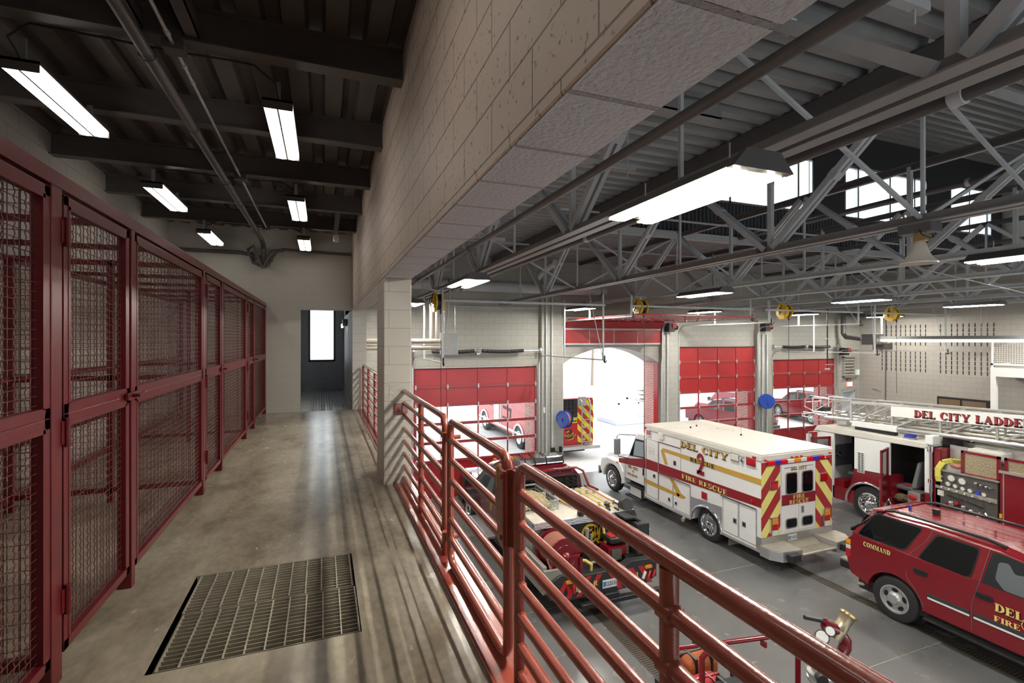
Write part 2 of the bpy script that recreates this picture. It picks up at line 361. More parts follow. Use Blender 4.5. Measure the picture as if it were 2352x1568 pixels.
m_redl = glow('red_lamp', (.6,.01,.02), .25); m_redl.node_tree.nodes['Principled BSDF'].inputs['Base Color'].default_value = (.4,.005,.01,1); m_redl.node_tree.nodes['Principled BSDF'].inputs['Roughness'].default_value = .12
m_redlens = mt('red_lens', (.42,.006,.012), .1, coat=.6)
m_amber = mt('amber_lens', (.72,.27,.012), .12, coat=.6)
m_blue = mt('blue_lens', (.02,.04,.42), .1, coat=.6)
m_clear = mt('clear_lens', (.66,.66,.58), .1, coat=.6)
m_bluep = mt('blue_enamel', (.006,.055,.36), .25, coat=.4)
m_reely = mt('reel_yellow', (.62,.38,.015), .35, coat=.2)
m_hosep = mt('hose_salmon', (.36,.13,.09), .7)
m_hosey = mt('hose_yellow', (.60,.46,.12), .6)
m_poley = mt('pole_yellow', (.72,.52,.06), .35)
m_glassd = mt('tinted_glass', (.004,.005,.006), .03, spec=.3)
m_pane = pane('clear_pane')
m_panet = pane('tint_pane', (.30,.32,.33), .10)
m_tread = tread('diamond_plate')
m_dirtal = mt('worn_aluminium', (.38,.35,.30), .45, .5, var=.15, vs=8)
m_seat = mt('grey_seat', (.085,.09,.10), .7)
m_dark = mt('dark_cab_interior', (.022,.022,.024), .6)
m_brass = mt('brass', (.55,.40,.17), .3, .9)
m_grate = mt('grate_steel', (.44,.40,.31), .5, .5, var=.2, vs=10)
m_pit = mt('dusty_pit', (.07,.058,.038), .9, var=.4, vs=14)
m_lens = glow('white_lens', (1,.95,.88), 8.)
m_lensb = glow('bay_lamp_lens', (1,.90,.66), 14.)
m_tubeb = glow('bay_lamp_tube', (1,.965,.88), 640.)
m_tubeh = glow('hot_tube', (1,.9,.72), 5.)
m_exit = glow('exit_sign_red', (1,.05,.06), 2.2)
m_chevam = chevron('ambulance_chevron', (.76,.69,.22), (.36,.03,.035), 0, .62, 1.2, centre=10.17)
# ------------------------------------------------------------------ setting
def S(mb, name, m, **k): return struct(mb.build(name, m, **k))
GX0, GX1, GY0, GY1 = -.80, .20, 2.83, 3.89      # walkway grate
# bay floor, outside ground
S(MB().box(.6, 23.5, -8, 16.6, -.2, 0), 'floor', m_bayfl)
m_out = concrete('outside_concrete', (.55,.54,.51), (.62,.61,.58), (.70,.69,.66), rough=.8, scale=.4)
S(MB().box(-40, 90, 16.6, 90, -.25, -.02), 'ground_outside', m_out)
j = MB()
for y in (5.15, 8.45, 12.4): j.box(2.0, 23.4, y-.004, y+.004, .0005, .0015)
for x in (7.3, 12.4, 17.6): j.box(x-.004, x+.004, -7, 15.6, .0005, .0015)
S(j, 'trim_floor_joints', m_mortar)
# walkway slab with the grate pit left open
f = MB()
f.box(-2.95, .74, -2, GY0, 3.24, MZ).box(-2.95, .74, GY1, 11.9, 3.24, MZ).box(-2.95, GX0, GY0, GY1, 3.24, MZ).box(GX1, .74, GY0, GY1, 3.24, MZ)
S(f, 'floor_walkway', m_mezfl)
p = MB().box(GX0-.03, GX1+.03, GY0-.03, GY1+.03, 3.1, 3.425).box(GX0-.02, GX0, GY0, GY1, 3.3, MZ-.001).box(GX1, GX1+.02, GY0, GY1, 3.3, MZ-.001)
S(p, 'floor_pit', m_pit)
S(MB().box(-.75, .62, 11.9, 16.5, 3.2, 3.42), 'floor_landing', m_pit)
# curb steel at the walkway edge
S(MB().box(.735, 1.0, -2, 5.58, 3.30, MZ+.008).box(.985, 1.0, -2, 5.58, 3.10, 3.5).box(.735, .745, -2, 5.58, MZ, MZ+.02), 'trim_edge_plate', m_rail, bevel=.003)
S(MB().box(.735, 1.0, 6.29, 11.75, 3.30, MZ+.008).box(.985, 1.0, 6.29, 11.75, 3.10, 3.5), 'trim_edge_plate_far', m_rail, bevel=.003)
# walls of the walkway side
S(MB().box(-3.15, -2.95, -2, 12.1, 0, 7.7), 'wall_left', m_leftw)
S(MB().box(-3.15, .62, -2.2, -2, 0, 7.7), 'wall_back_walkway', m_endw)
HD = 5.78
S(MB().box(-2.95, -.47, 11.9, 12.1, 0, 7.7).box(-.47, .625, 11.9, 12.1, 5.76, 7.7), 'wall_end', m_endw)
n = MB().box(-.95, -.75, 12.1, 16.7, 3, 6.6).box(-.95, .62, 12.1, 16.7, 6.3, 6.6)
n.box(-.75, -.42, 16.5, 16.7, 3, 6.3).box(.36, .62, 16.5, 16.7, 3, 6.3).box(-.42, .36, 16.5, 16.7, 3, 4.40)
S(n, 'wall_niche', m_niche)
w = MB().box(-.42, -.37, 16.52, 16.6, 4.4, 6.3).box(.31, .36, 16.52, 16.6, 4.4, 6.3).box(-.42, .36, 16.52, 16.6, 4.4, 4.46)
wo = S(w, 'window_1', m_black)
MB().box(-.37, .31, 16.55, 16.556, 4.46, 6.3).build('pane', m_pane, wo)
S(MB().box(.60, .61, 12.1, 16.4, 3.42, 3.56), 'baseboard_niche', m_alum)
# corridor wall: pillars, lower wall, block beam with its own soffit
c = MB().box(.625, .93, 5.58, 6.29, 0, HD).box(.625, .93, -2.2, -1.3, 0, HD)
S(c, 'wall_pillar', block('cmu_pillar', (.50,.465,.40), 'XZ', off=(.219,.061), bw=.6, var=.06, mort=.005), bevel=.012)
S(MB().box(.625, .93, 11.75, 16.7, 0, 7.0), 'wall_corridor_far', block('cmu_pillar_far', (.46,.44,.40), 'YZ', off=(.219,.061), var=.06, mort=.005))
S(MB().box(.63, .93, -2.2, 15.7, 0, 3.1), 'wall_below_walkway', m_wallX)
S(MB().box(.625, .93, -2.2, 15.7, HD+.004, 7.85), 'wall_beam', m_beam, bevel=.012)
S(MB().box(.632, .924, -1.3, 5.58, HD-.002, HD+.02).box(.632, .924, 6.29, 11.75, HD-.002, HD+.02), 'trim_beam_soffit', m_soff)
# front wall with four door openings
DO = [(2.68, 6.91, 4.17), (7.92, 12.08, 4.8), (12.95, 16.9, 4.8), (17.85, 21.68, 4.2)]
fw = MB(); Y0, Y1 = 15.7, 16.6; xs = .93
for a, b, h in DO:
    fw.box(xs, a, Y0, Y1, 0, 7.85); xs = b
fw.box(xs, 22.3, Y0, Y1, 0, 7.85).box(22.3, 23.2, Y0, Y1, 2.75, 7.85).box(23.2, 23.8, Y0, Y1, 0, 7.85)
for k, (a, b, h) in enumerate(DO):
    if k in (0, 3): fw.box(a, b, Y0, Y1, h, 7.85)
    else:
        cx = (a+b)/2; hs = (b-a)/2; rise = .6; R = (hs*hs + rise*rise)/(2*rise)
        pts = [(a, 7.85), (b, 7.85)]
        for i in range(17):
            x = b - (b-a)*i/16; pts.append((x, h - R + math.sqrt(R*R - (x-cx)**2)))
        fw.prism(pts[::-1], 'y', Y0, Y1)
S(fw, 'wall_front', m_wallY)
for k, (a, b, h) in enumerate(((7.05, 7.86, 7.4), (12.15, 12.86, 5.9), (16.98, 17.75, 5.9))): S(MB().box(a, b, 15.5, 15.7, 0, h), 'wall_pilaster_%d' % (k+1), m_wallY, bevel=.01)
for k, (a, b, h) in enumerate(DO):
    jb = MB(); rt = MB()
    hh = h if h < 4.5 else 4.2
    jb.box(b-.012, b+.01, 15.95, 16.62, 0, hh).box(a-.01, a+.012, 15.95, 16.62, 0, hh)
    rt.box(b-.03, b+.005, 15.70, 15.95, 0, hh).box(a-.005, a+.03, 15.70, 15.95, 0, hh)
    S(jb, 'trim_brick_jambs_%d' % (k+1), m_brick); S(rt, 'trim_red_jambs_%d' % (k+1), m_doorr)
# right wall, acoustic slots, interior window
S(MB().box(23.5, 23.8, -8, 15.7, 0, 7.9).box(23.5, 23.8, -8, 10.7, 7.9, 11.6), 'wall_right', block('cmu_right', (.33,.31,.28), 'YZ', off=(.1,.05), var=.05))
sl = MB()
for y0 in (12.99, 10.75):
    for i in range(10):
        y = y0 + i*.19
        for zz in (5.72, 4.6):
            for r in range(5):
                if zz > 5 or True: sl.box(23.494, 23.499, y-.018, y+.018, zz - r*.183 - .155, zz - r*.183)
S(sl, 'trim_acoustic_slots', mt('slot_dark', (.03,.028,.026), .9))
w = MB().box(23.44, 23.52, 10.85, 12.55, 1.5, 2.78)
wo = S(w, 'window_2', m_black)
q = MB()
q.box(23.43, 23.435, 11.77, 12.48, 1.6, 2.70).box(23.43, 23.435, 10.95, 11.70, 1.6, 2.70)
q.build('pane', mt('office_glass', (.16,.115,.07), .08, coat=.5), wo)
# rear wall behind the camera, with its own doorways left open to daylight
rw = MB().box(.93, 2.6, -8.3, -8, 0, 7.85)
xs = 2.6
for a, b in ((2.7, 6.9), (7.9, 12.1), (12.9, 16.9), (17.8, 21.7)):
    rw.box(xs, a, -8.3, -8, 0, 7.85).box(a, b, -8.3, -8, 3.2, 7.85); xs = b
rw.box(xs, 23.8, -8.3, -8, 0, 7.85)
S(rw, 'wall_rear', m_wallY)
# ------------------------------------------------------------------ ceilings
def ribs(y0, y1, pitch, prof):
    pts = []; y = y0
    while y < y1: pts += [(y + a, b) for a, b in prof]; y += pitch
    return pts
def deck(x0, x1, pts):
    mb = MB(); n = len(pts)
    vs = [(x0, y, z) for y, z in pts] + [(x1, y, z) for y, z in pts]
    return mb.add(vs, [(i, i+1, i+1+n, i+n) for i in range(n-1)])
pr = [(0, 7.86), (.115, 7.86), (.145, 7.975), (.245, 7.975), (.275, 7.86)]
ZD = 7.86
S(deck(.93, 5.42, ribs(-8, 15.9, .275, pr[:4])), 'ceiling_bay', m_deckl)
S(deck(5.42, 23.6, ribs(10.45, 15.9, .275, pr[:4])), 'ceiling_bay_front', m_deckl)
S(MB().box(.9, 5.42, -8.2, 16.6, 7.99, 8.1).box(5.42, 23.8, 10.6, 16.6, 7.99, 8.1), 'roof_low', m_monw)
pm = [(a, b - 7.86 + 11.5) for a, b in pr[:4]]
S(deck(5.3, 23.6, ribs(-8, 10.6, .275, pm)), 'ceiling_monitor', m_deckl)
S(MB().box(5.2, 23.8, -8.2, 10.7, 11.63, 11.75), 'roof_monitor', m_monw)
# monitor walls: front one carries the clerestory windows
CW = [(9.9, 13.75), (15.07, 19.15), (20.4, 22.9)]; cz0, cz1 = 8.86, 10.52
mw = MB().box(5.3, 23.5, 10.52, 10.7, 8.0, cz0).box(5.3, 23.5, 10.52, 10.7, cz1, 11.6); xs = 5.3
for a, b in CW: mw.box(xs, a, 10.52, 10.7, cz0, cz1); xs = b
mw.box(xs, 23.5, 10.52, 10.7, cz0, cz1)
S(mw, 'wall_clerestory', m_monw)
rb = MB(); x = 5.5
while x < 23.4: rb.box(x, x+.09, 10.495, 10.52, 7.95, cz0-.02); x += .13
S(rb, 'trim_clerestory_ribs', m_ribwall)
S(MB().box(5.3, 5.42, -8, 10.7, 7.99, 11.6), 'wall_clerestory_left', m_monw)
S(MB().box(5.3, 23.8, -8.3, -8, 7.85, 11.6), 'wall_clerestory_rear', m_monw)
for k, (a, b) in enumerate(CW):
    w = MB(); n = 4 if k < 2 else 3
    w.box(a, b, 10.53, 10.62, cz0, cz0+.06).box(a, b, 10.53, 10.62, cz1-.07, cz1)
    for i, t in enumerate([0, .15, .53, .84, 1] if k < 2 else [0, .45, 1]):
        x = a + (b-a-.07)*t; w.box(x, x+.07, 10.53, 10.62, cz0, cz1)
    wo = S(w, 'window_%d' % (k+3), m_galv)
    MB().box(a, b, 10.57, 10.576, cz0, cz1).build('pane', m_pane, wo)
# clerestory base beams
S(MB().box(5.5, 23.4, 10.36, 10.50, 7.72, 7.9), 'trim_clerestory_beam', m_steel, bevel=.006)
# walkway ceiling
pd = [(-2.97, 7.62)]
x = -2.95; q = []
while x < .63: q += [(x, 7.50), (x+.075, 7.50), (x+.10, 7.58), (x+.20, 7.58), (x+.225, 7.5)]; x += .305
mb = MB(); n = len(q)
mb.add([(a, -2.1, b) for a, b in q] + [(a, 12, b) for a, b in q], [(i, i+1, i+1+n, i+n) for i in range(n-1)])
S(mb, 'ceiling_walkway', m_deckd)
S(MB().box(-3.1, .9, -2.2, 12, 7.62, 7.75), 'roof_walkway', m_monw)
# ------------------------------------------------------------------ overhead doors (1, 3, 4 closed or half closed, 2 rolled open)
def bracket(mb, x, y, z): mb.box(x-.022, x+.022, y-.03, y, z-.07, z+.07).cyl((x, y-.015, z-.0), (x, y-.045, z-.0), .03, n=8)
def odoor(name, a, b, ztop, rows, sec, solid, m=m_doorr):
    """rows: number of sections from the top edge down; 'solid' says which are panelled"""
    d = S(MB().box(a+.02, b-.02, 15.60, 15.62, ztop-.03, ztop), name, m)
    n = 4; w = (b-a-.04)/n
    for r in range(rows):
        z1 = ztop - r*sec; z0 = z1 - sec
        fr = MB()
        for zz in (z0, z1-.045): fr.box(a+.03, b-.03, 15.60, 15.65, zz, zz+.045)
        for i in range(n+1):
            x = a + .03 + (b-a-.06)*i/n; ww = .05 if i in (0, n) else .022
            fr.box(max(a+.02, x-ww), min(b-.02, x+ww), 15.605, 15.645, z0, z1)
        s_ = fr.build('section', m, d, bevel=.004)
        if r in solid: MB().box(a+.05, b-.05, 15.625, 15.640, z0+.04, z1-.04).build('panel', m, s_)
        else: MB().box(a+.05, b-.05, 15.628, 15.632, z0+.04, z1-.04).build('pane', m_pane, s_)
        if r: MB().box(a+.03, b-.03, 15.596, 15.601, z1-.005, z1+.005).build('seam', m_seam, s_)
        h = MB()
        if r:
            for i in range(n+1): bracket(h, a + .05 + (b-a-.1)*i/n, 15.60, z1)
            h.build('hinge', m_galv, s_)
    return d
SEC = .6
odoor('door_1', 2.68, 6.91, 4.17, 7, SEC, (0, 1, 5, 6))
odoor('door_3', 12.95, 16.9, 4.80, 8, SEC, (0, 1, 2, 6, 7))
odoor('door_4', 17.85, 21.68, 4.22, 7, SEC, (0, 1, 5, 6))
d2 = S(MB().box(7.95, 12.08, 15.58, 15.63, 4.93, 5.5), 'door_2', m_doorr)
MB().box(7.95, 12.08, 15.57, 15.59, 4.9, 4.96).build('bottom_seal', m_galv, d2)
sg = MB()
for r in range(7):
    y1 = 15.3 - r*.59; sg.box(7.95, 12.08, y1-.575, y1-.005, 5.76, 5.80)
sg.hexa([(7.95,15.58,5.5),(12.08,15.58,5.5),(12.08,15.62,5.5),(7.95,15.62,5.5)], [(7.95,15.30,5.74),(12.08,15.30,5.74),(12.08,15.33,5.78),(7.95,15.33,5.78)])
sg.build('section', m_doorr, d2, bevel=.004)
h = MB()
for i in range(5):
    for r in range(7): h.box(8.0+i*1.01-.02, 8.0+i*1.01+.02, 15.3-r*.59-.05, 15.3-r*.59+.05, 5.735, 5.76)
h.build('hinge', m_galv, d2)
mu = MB()
for i in range(1, 4): mu.box(7.95+i*1.03-.012, 7.95+i*1.03+.012, 15.575, 15.58, 4.96, 5.5)
mu.box(7.95, 12.08, 15.56, 15.58, 5.44, 5.50).build('panel_rib', m_steel, d2)
# door tracks with hangers, springs, operators: part of each door
def track(d, x, zt, yend, zh, sgn):
    t = MB(); R = .35
    pts = [(x, 15.52, .05), (x, 15.52, zt-R)] + arc((x, 15.52-R, zt-R), R, 0, 90, 6) + [(x, yend, zt)]
    for i in range(len(pts)-1): t.beam(pts[i], pts[i+1], .03, .055, up=(1,0,0))
    t.build('track', m_galv, d)
    hg = MB().box(x-.02, x+.02, yend+.05, yend+.09, zt, 6.3).beam((x, yend+.07, zt), (x-.25*sgn, yend+.35, 6.3), .035, .012)
    hg.box(x-.02, x+.02, 13.6, 13.64, zt, 6.3)
    hg.build('track_hanger', m_steel, d)
    MB().cyl((x, yend-.01, zt+.12), (x, yend-.01, zt-.06), .02, n=8).tube(arc((x, yend-.02, zt), .07, 180, 360, 6), .012, 6).build('track_bumper', m_black, d)
D = {k: bpy.data.objects['door_%d' % k] for k in (1, 2, 3, 4)}
for k, a, b, zt in ((1, 2.62, 6.97, 4.55), (2, 7.86, 12.13, 5.73), (3, 12.9, 16.96, 5.62), (4, 17.79, 21.74, 4.62)):
    track(D[k], a, zt, 11.3, 0, -1); track(D[k], b, zt, 11.3, 0, 1)
for k, a, b, z in ((1, 2.62, 6.97, 4.72), (4, 17.79, 21.74, 4.78), (2, 7.86, 12.13, 5.95)):
    MB().cyl((a-.12, 15.47, z), (b+.15, 15.47, z), .014, n=8).cyl((a-.02, 15.47, z), (a+.03, 15.47, z), .1, n=14).cyl((b-.02, 15.47, z), (b+.03, 15.47, z), .1, n=14).build('spring_shaft', m_galv, D[k])
    if k == 2: continue
    for u0, u1 in ((.14, .46), (.52, .86)):
        s_ = MB(); x0, x1 = a+(b-a)*u0, a+(b-a)*u1; n = 60
        s_.tube([(x0 + (x1-x0)*i/n, 15.47 + .0, z - .03*sin(PI*i/n)) for i in range(n+1)], [.056 + .008*(i % 2) for i in range(n+1)], 10).build('spring', m_black, D[k])
    MB().cyl((a+(b-a)*.485, 15.47, z), (a+(b-a)*.50, 15.47, z), .07, n=12).box(a+(b-a)*.48, a+(b-a)*.505, 15.46, 15.69, z-.12, z-.03).build('spring_bracket', m_galv, D[k])
for k, x, z in ((2, 12.32, 5.55), (3, 17.2, 5.6), (4, 21.95, 4.55)):
    o = MB().box(x-.13, x+.13, 15.2, 15.5, z-.16, z+.16).cyl((x+.12, 15.33, z), (x+.34, 15.33, z), .09, n=12).build('operator', m_black, D[k], bevel=.01)
    MB().box(x+.02, x+.18, 15.16, 15.2, z-.02, z+.16).build('cover', m_maroon, o)
# man door, louvre, exit sign on the front wall
md = S(MB().box(22.30, 22.36, 15.72, 15.8, 0, 2.75).box(23.14, 23.2, 15.72, 15.8, 0, 2.75).box(22.3, 23.2, 15.72, 15.8, 2.68, 2.75), 'door_5', m_steel)
MB().hexa([(23.10,15.8,.02),(23.14,15.8,.02),(23.10,16.55,.02),(23.06,16.55,.02)], [(23.10,15.8,2.66),(23.14,15.8,2.66),(23.10,16.55,2.66),(23.06,16.55,2.66)]).build('leaf', m_steel, md)
# ------------------------------------------------------------------ red mesh storage cage
def mesh_net(mb, y0, y1, z0, z1, x, p=.042, r=.0021):
    """crimped wire cloth in the plane x"""
    y = y0 + p/2; k = 0
    while y < y1:
        n = int((z1-z0)/p*2); mb.tube([(x + .003*(1 if (i//1 + k) % 2 else -1)*(i % 2), y + .0035*(1 if i % 2 else -1), z0 + (z1-z0)*i/n) for i in range(n+1)], r*1.25, 3, caps=False); y += p; k += 1
    z = z0 + p/2
    while z < z1: mb.tube([(x + .004, y0, z), (x + .004, y1, z)], r, 4, caps=False); z += p
def net_x(mb, x0, x1, z0, z1, y, p=.06, r=.0022):
    x = x0 + p/2
    while x < x1: mb.tube([(x, y, z0), (x, y, z1)], r, 3, caps=False); x += p
    z = z0 + p/2
    while z < z1: mb.tube([(x0, y, z), (x1, y, z)], r, 3, caps=False); z += p
XF, XB = -1.157, -2.75
cage = thing('storage_cage', 'long dark red wire mesh storage cage facing the pipe railing', 'cage', (-1.95, 5.9, MZ))
ZT, ZM, ZB = 5.88, 4.74, 3.60
posts = [-.15, 2.90, 5.95, 9.0, 11.88]
for i, y in enumerate(posts):
    MB().box(XF-.075, XF, y-.05, y+.05, MZ, ZT).build('post', m_red, cage, bevel=.004)
    MB().box(XB, XB+.06, y-.03, y+.03, MZ, ZT).build('rear_post', m_red, cage)
MB().box(XF-.07, XF+.004, -.2, 11.95, ZT-.07, ZT+.004).build('top_rail', m_red, cage, bevel=.004)
b = MB()
for z in (ZT-.03, 4.72, 4.1, 3.62): b.box(XB, XB+.05, -.2, 11.9, z-.03, z+.03)
b.split('back_rail', m_red, cage)
for y in posts[1:-1]:
    p = MB()
    for z in (ZT-.03, 4.72, 3.62): p.box(XB, XF-.07, y-.02, y+.02, z-.025, z+.025)
    p.box(-1.98, -1.93, y-.02, y+.02, MZ, ZT); pp = p.build('partition_frame', m_red, cage)
    q = MB(); net_x(q, XB+.05, XF-.08, 3.65, ZT-.05, y); q.build('partition_mesh', m_wire, pp)
tb = MB()
for y in [v for a in posts[:-1] for v in (a+1.0, a+2.0)]: tb.box(XB, XF-.06, y-.02, y+.02, ZT-.055, ZT-.015)
tb.split('roof_bar', m_red, cage)
def panel(y0, y1, nm, x=XF):
    fr = MB(); w = .05
    for z0, z1 in ((ZM, ZT-.085), (ZB, ZM)):
        fr.box(x-.055, x-.004, y0, y1, z1-w, z1).box(x-.055, x-.004, y0, y1, z0, z0+w)
        fr.box(x-.055, x-.004, y0, y0+w, z0, z1).box(x-.055, x-.004, y1-w, y1, z0, z1)
    o = fr.build(nm, m_red, cage, bevel=.003)
    for z0, z1 in ((ZM+.045, ZT-.13), (ZB+.045, ZM-.045)):
        q = MB(); mesh_net(q, y0+.05, y1-.05, z0, z1, x-.03); q.build('wire_mesh', m_wire, o)
        g = MB()
        for zz in (z0, z1): g.box(x-.035, x-.002, y0+.045, y1-.045, zz-.018, zz+.006)
        for yy in (y0+.05, y1-.06): g.box(x-.035, x-.002, yy-.006, yy+.016, z0, z1)
        g.build('mesh_clamp', m_red, o)
    return o
for y in posts[:-1]:
    d = panel(y+.075, y+.93, 'door')
    for z in (5.62, 4.66, 3.86):
        MB().box(XF-.01, XF+.006, y+.035, y+.115, z-.06, z+.05).cyl((XF+.012, y+.072, z-.075), (XF+.012, y+.072, z+.065), .014, n=8).build('hinge', m_red, d, bevel=.002)
    MB().box(XF, XF+.02, y+.84, y+1.06, ZM-.025, ZM+.02).cyl((XF+.02, y+.93, ZM), (XF+.06, y+.93, ZM), .012, n=8).beam((XF+.055, y+.90, ZM), (XF+.055, y+1.02, ZM+.01), .018, .018).build('latch', m_red, d, bevel=.003)
    MB().box(XF-.075, XF, y+.955, y+1.02, MZ, ZT).build('post', m_red, cage, bevel=.004)
    panel(y+1.02, min(y+3.0, 11.83), 'side_panel')
# ------------------------------------------------------------------ pipe railings
XR = .85; RH = [1.03, .895, .752, .61, .47, .33, .19, .062]
def post(mb, y, x=XR, top=1.03): mb.tube([(x, y, MZ+.004), (x, y, MZ+.014), (x, y, MZ+.03), (x, y, MZ+top)], [.036, .034, .026, .026], 14)
def bend(y0, y1, z, r=.09, z0=None):
    """top rail dropping into end posts"""
    a = arc((XR, y0+r, z-r), r, 180, 90, 5); b_ = arc((XR, y1-r, z-r), r, 90, 0, 5)
    return [(XR, y0, z0)] + a + b_ + [(XR, y1, z0)]
def rail_with_welds(ys, z, r=.0225):
    pts, rad = [], []
    for i, y in enumerate(ys):
        for d, k in ((-.034, r), (-.026, .030), (.026, .030), (.034, r)):
            if (i == 0 and d < 0) or (i == len(ys)-1 and d > 0): continue
            pts.append((XR, y+d, z)); rad.append(k)
    return MB().tube(pts, rad, 12)
def railing(name, label, ys, ends, base=True):
    t = thing(name, label, 'railing', (XR, (ys[0]+ys[-1])/2, MZ+.008))
    MB().tube(bend(ys[0], ys[-1], MZ+1.03, z0=MZ+.01), .026, 14).build('end_frame', m_rail, t, smooth=40)
    for y in ys[1:-1]:
        m = MB(); post(m, y, top=1.01); m.build('post', m_rail, t, smooth=40)
    for z in RH[1:]: rail_with_welds(ys, MZ+z).build('rail', m_rail, t, smooth=40)
    return t
r1 = railing('pipe_railing', 'red pipe railing between the block pillar and the hinged gate', [3.60, 4.57, 5.66], 0)
MB().box(XR-.11, XR+.03, 5.55, 5.575, MZ+.78, MZ+.9).box(XR-.03, XR+.03, 5.53, 5.6, MZ+.80, MZ+.88).build('wall_bracket', m_rail, r1, bevel=.003)
r2 = railing('pipe_railing', 'red pipe railing with thick rails between the gate latch and the camera', [-1.2, 0.02, 1.06, 2.12], 0)
MB().box(XR-.012, XR+.045, 2.15, 2.20, MZ+.62, MZ+.99).box(XR-.035, XR+.05, 2.19, 2.20, MZ+.62, MZ+.99).build('latch_plate', m_rail, r2, bevel=.002)
r3 = railing('pipe_railing', 'small red pipe railing in the second opening beyond the pillar', [6.32, 7.6, 8.9, 10.2, 11.6], 0)
g = thing('gate', 'red pipe gate with latch box between the two railings', 'gate', (XR, 2.9, MZ+.01))
y0, y1, zb, zt = 2.265, 3.44, MZ+.04, MZ+1.03; r = .085
loop = arc((XR, y0+r, zt-r), r, 180, 90, 6) + arc((XR, y1-r, zt-r), r, 90, 0, 6) + arc((XR, y1-r, zb+r), r, 0, -90, 6) + arc((XR, y0+r, zb+r), r, -90, -180, 6)
MB().tube(loop, .026, 14, closed=True).build('frame', m_rail, g, smooth=40)
for z in RH[1:7]: MB().tube([(XR, y0, MZ+z), (XR, y1, MZ+z)], .0225, 12).build('rail', m_rail, g, smooth=40)
for z in (.90, .18):
    MB().cyl((XR, y1+.0, MZ+z), (XR, y1+.16, MZ+z), .016, n=10).lathe([(.02,-.04),(.04,-.03),(.04,.03),(.02,.04)], (XR, y1+.085, MZ+z), (0,0,1), 12).cyl((XR+.02, y1+.05, MZ+z), (XR+.085, y1+.05, MZ+z), .016, n=10).build('hinge', m_rail, g, smooth=40)
lb = MB().box(XR-.04, XR+.035, y0-.045, y0+.02, MZ+.60, MZ+.80).box(XR-.05, XR-.03, y0-.06, y0+.025, MZ+.62, MZ+.98).box(XR-.05, XR+.0, y0+.015, y0+.055, MZ+.72, MZ+.90)
lb.build('latch_box', m_rail, g, bevel=.004)
MB().tube([(XR-.045, y0+.03, MZ+.88), (XR-.05, y0+.025, MZ+.98), (XR-.05, y0-.01, MZ+1.0), (XR-.05, y0-.012, MZ+.985)], .008, 8).build('latch_rod', m_brass, g, smooth=50)
b = MB()
for z in (.66, .95): b.cyl((XR-.052, y0-.04, MZ+z), (XR-.062, y0-.04, MZ+z), .011, n=8)
b.split('bolt', m_rail, g)
# ------------------------------------------------------------------ floor gratings
def grating(name, label, x0, x1, y0, y1, z, nb, nc, m):
    g = MB(); h = .018
    for i in range(nb+1):
        y = y0 + (y1-y0)*i/nb; g.box(x0, x1, y-.002, y+.002, z-h, z)
    for i in range(nc+1):
        x = x0 + (x1-x0)*i/nc; g.box(x-.0035, x+.0035, y0, y1, z-.012, z+.002)
    g.box(x0, x0+.005, y0, y1, z-h, z).box(x1-.005, x1, y0, y1, z-h, z)
    return tag(g.build(name, m, loc=((x0+x1)/2, (y0+y1)/2, z-h)), label, 'grating')
grating('floor_grating', 'farther half of the dusty steel floor grate in the walkway', GX0+.03, GX1-.02, 3.385, GY1-.01, MZ, 13, 10, m_grate)
grating('floor_grating', 'nearer half of the dusty steel floor grate in the walkway', GX0+.04, GX1-.01, GY0+.01, 3.365, MZ, 13, 10, m_grate)
grating('floor_grating', 'dark steel grating on the landing under the far window', -.74, .61, 11.98, 16.45, MZ, 110, 22, m_steel)
# ------------------------------------------------------------------ ceiling joists, pipes, lamps over the walkway
JY = [1.12, 2.65, 4.19, 5.72, 7.26, 8.80, 10.35]
order = ['first', 'second', 'third', 'fourth', 'fifth', 'sixth', 'seventh']
for i, y in enumerate(JY):
    if y < 2: continue
    m = MB().box(-2.95, .625, y-.07, y+.07, 7.24, 7.252).box(-2.95, .625, y-.005, y+.005, 7.25, 7.49).box(-2.95, .625, y-.07, y+.07, 7.488, 7.5)
    o = m.build('ceiling_beam', m_joist, loc=(-1.2, y, 7.24))
    tag(o, 'dark steel ceiling beam over the walkway, %s from the far end wall' % ['', 'sixth', 'fifth', 'fourth', 'third', 'second', 'first'][i], 'beam')
for x, k in ((-1.22, 'left'), (-.88, 'right')):
    o = MB().box(x-.05, x+.05, 2.72, 4.12, 7.27, 7.28).box(x-.05, x-.04, 2.72, 4.12, 7.27, 7.40).box(x+.04, x+.05, 2.72, 4.12, 7.27, 7.40).build('joist_blocking', m_joist, loc=(x, 3.4, 7.27))
    tag(o, 'short dark steel channel between the nearest ceiling beams, %s one of two' % k, 'beam')
o = MB().box(.2, .28, 8.87, 10.28, 7.25, 7.30).build('joist_blocking', m_deckd, loc=(.24, 9.5, 7.25)); tag(o, 'short light channel between far ceiling beams near the block wall', 'beam')
t = thing('sprinkler_pipe', 'thick dark sprinkler pipe running the length of the walkway ceiling', 'pipe', (-1.19, 6, 7.17))
MB().cyl((-1.19, 0, 7.17), (-1.19, 11.3, 7.17), .043, n=14).build('pipe', m_joist, t, smooth=40)
c = MB()
for y in (2.9, 5.7, 8.6): c.cyl((-1.19, y-.07, 7.17), (-1.19, y+.07, 7.17), .05, n=14)
c.split('coupling', m_joist, t, smooth=40)
h = MB()
for y in (4.19, 7.26, 10.35): h.tube([(-1.19 + .055*cos(a), y+.09, 7.17 + .055*sin(a)) for a in [i*PI/6 for i in range(13)]], .006, 6).cyl((-1.19, y+.09, 7.22), (-1.19, y+.09, 7.5), .005, n=6)
h.split('hanger', m_steeld, t)
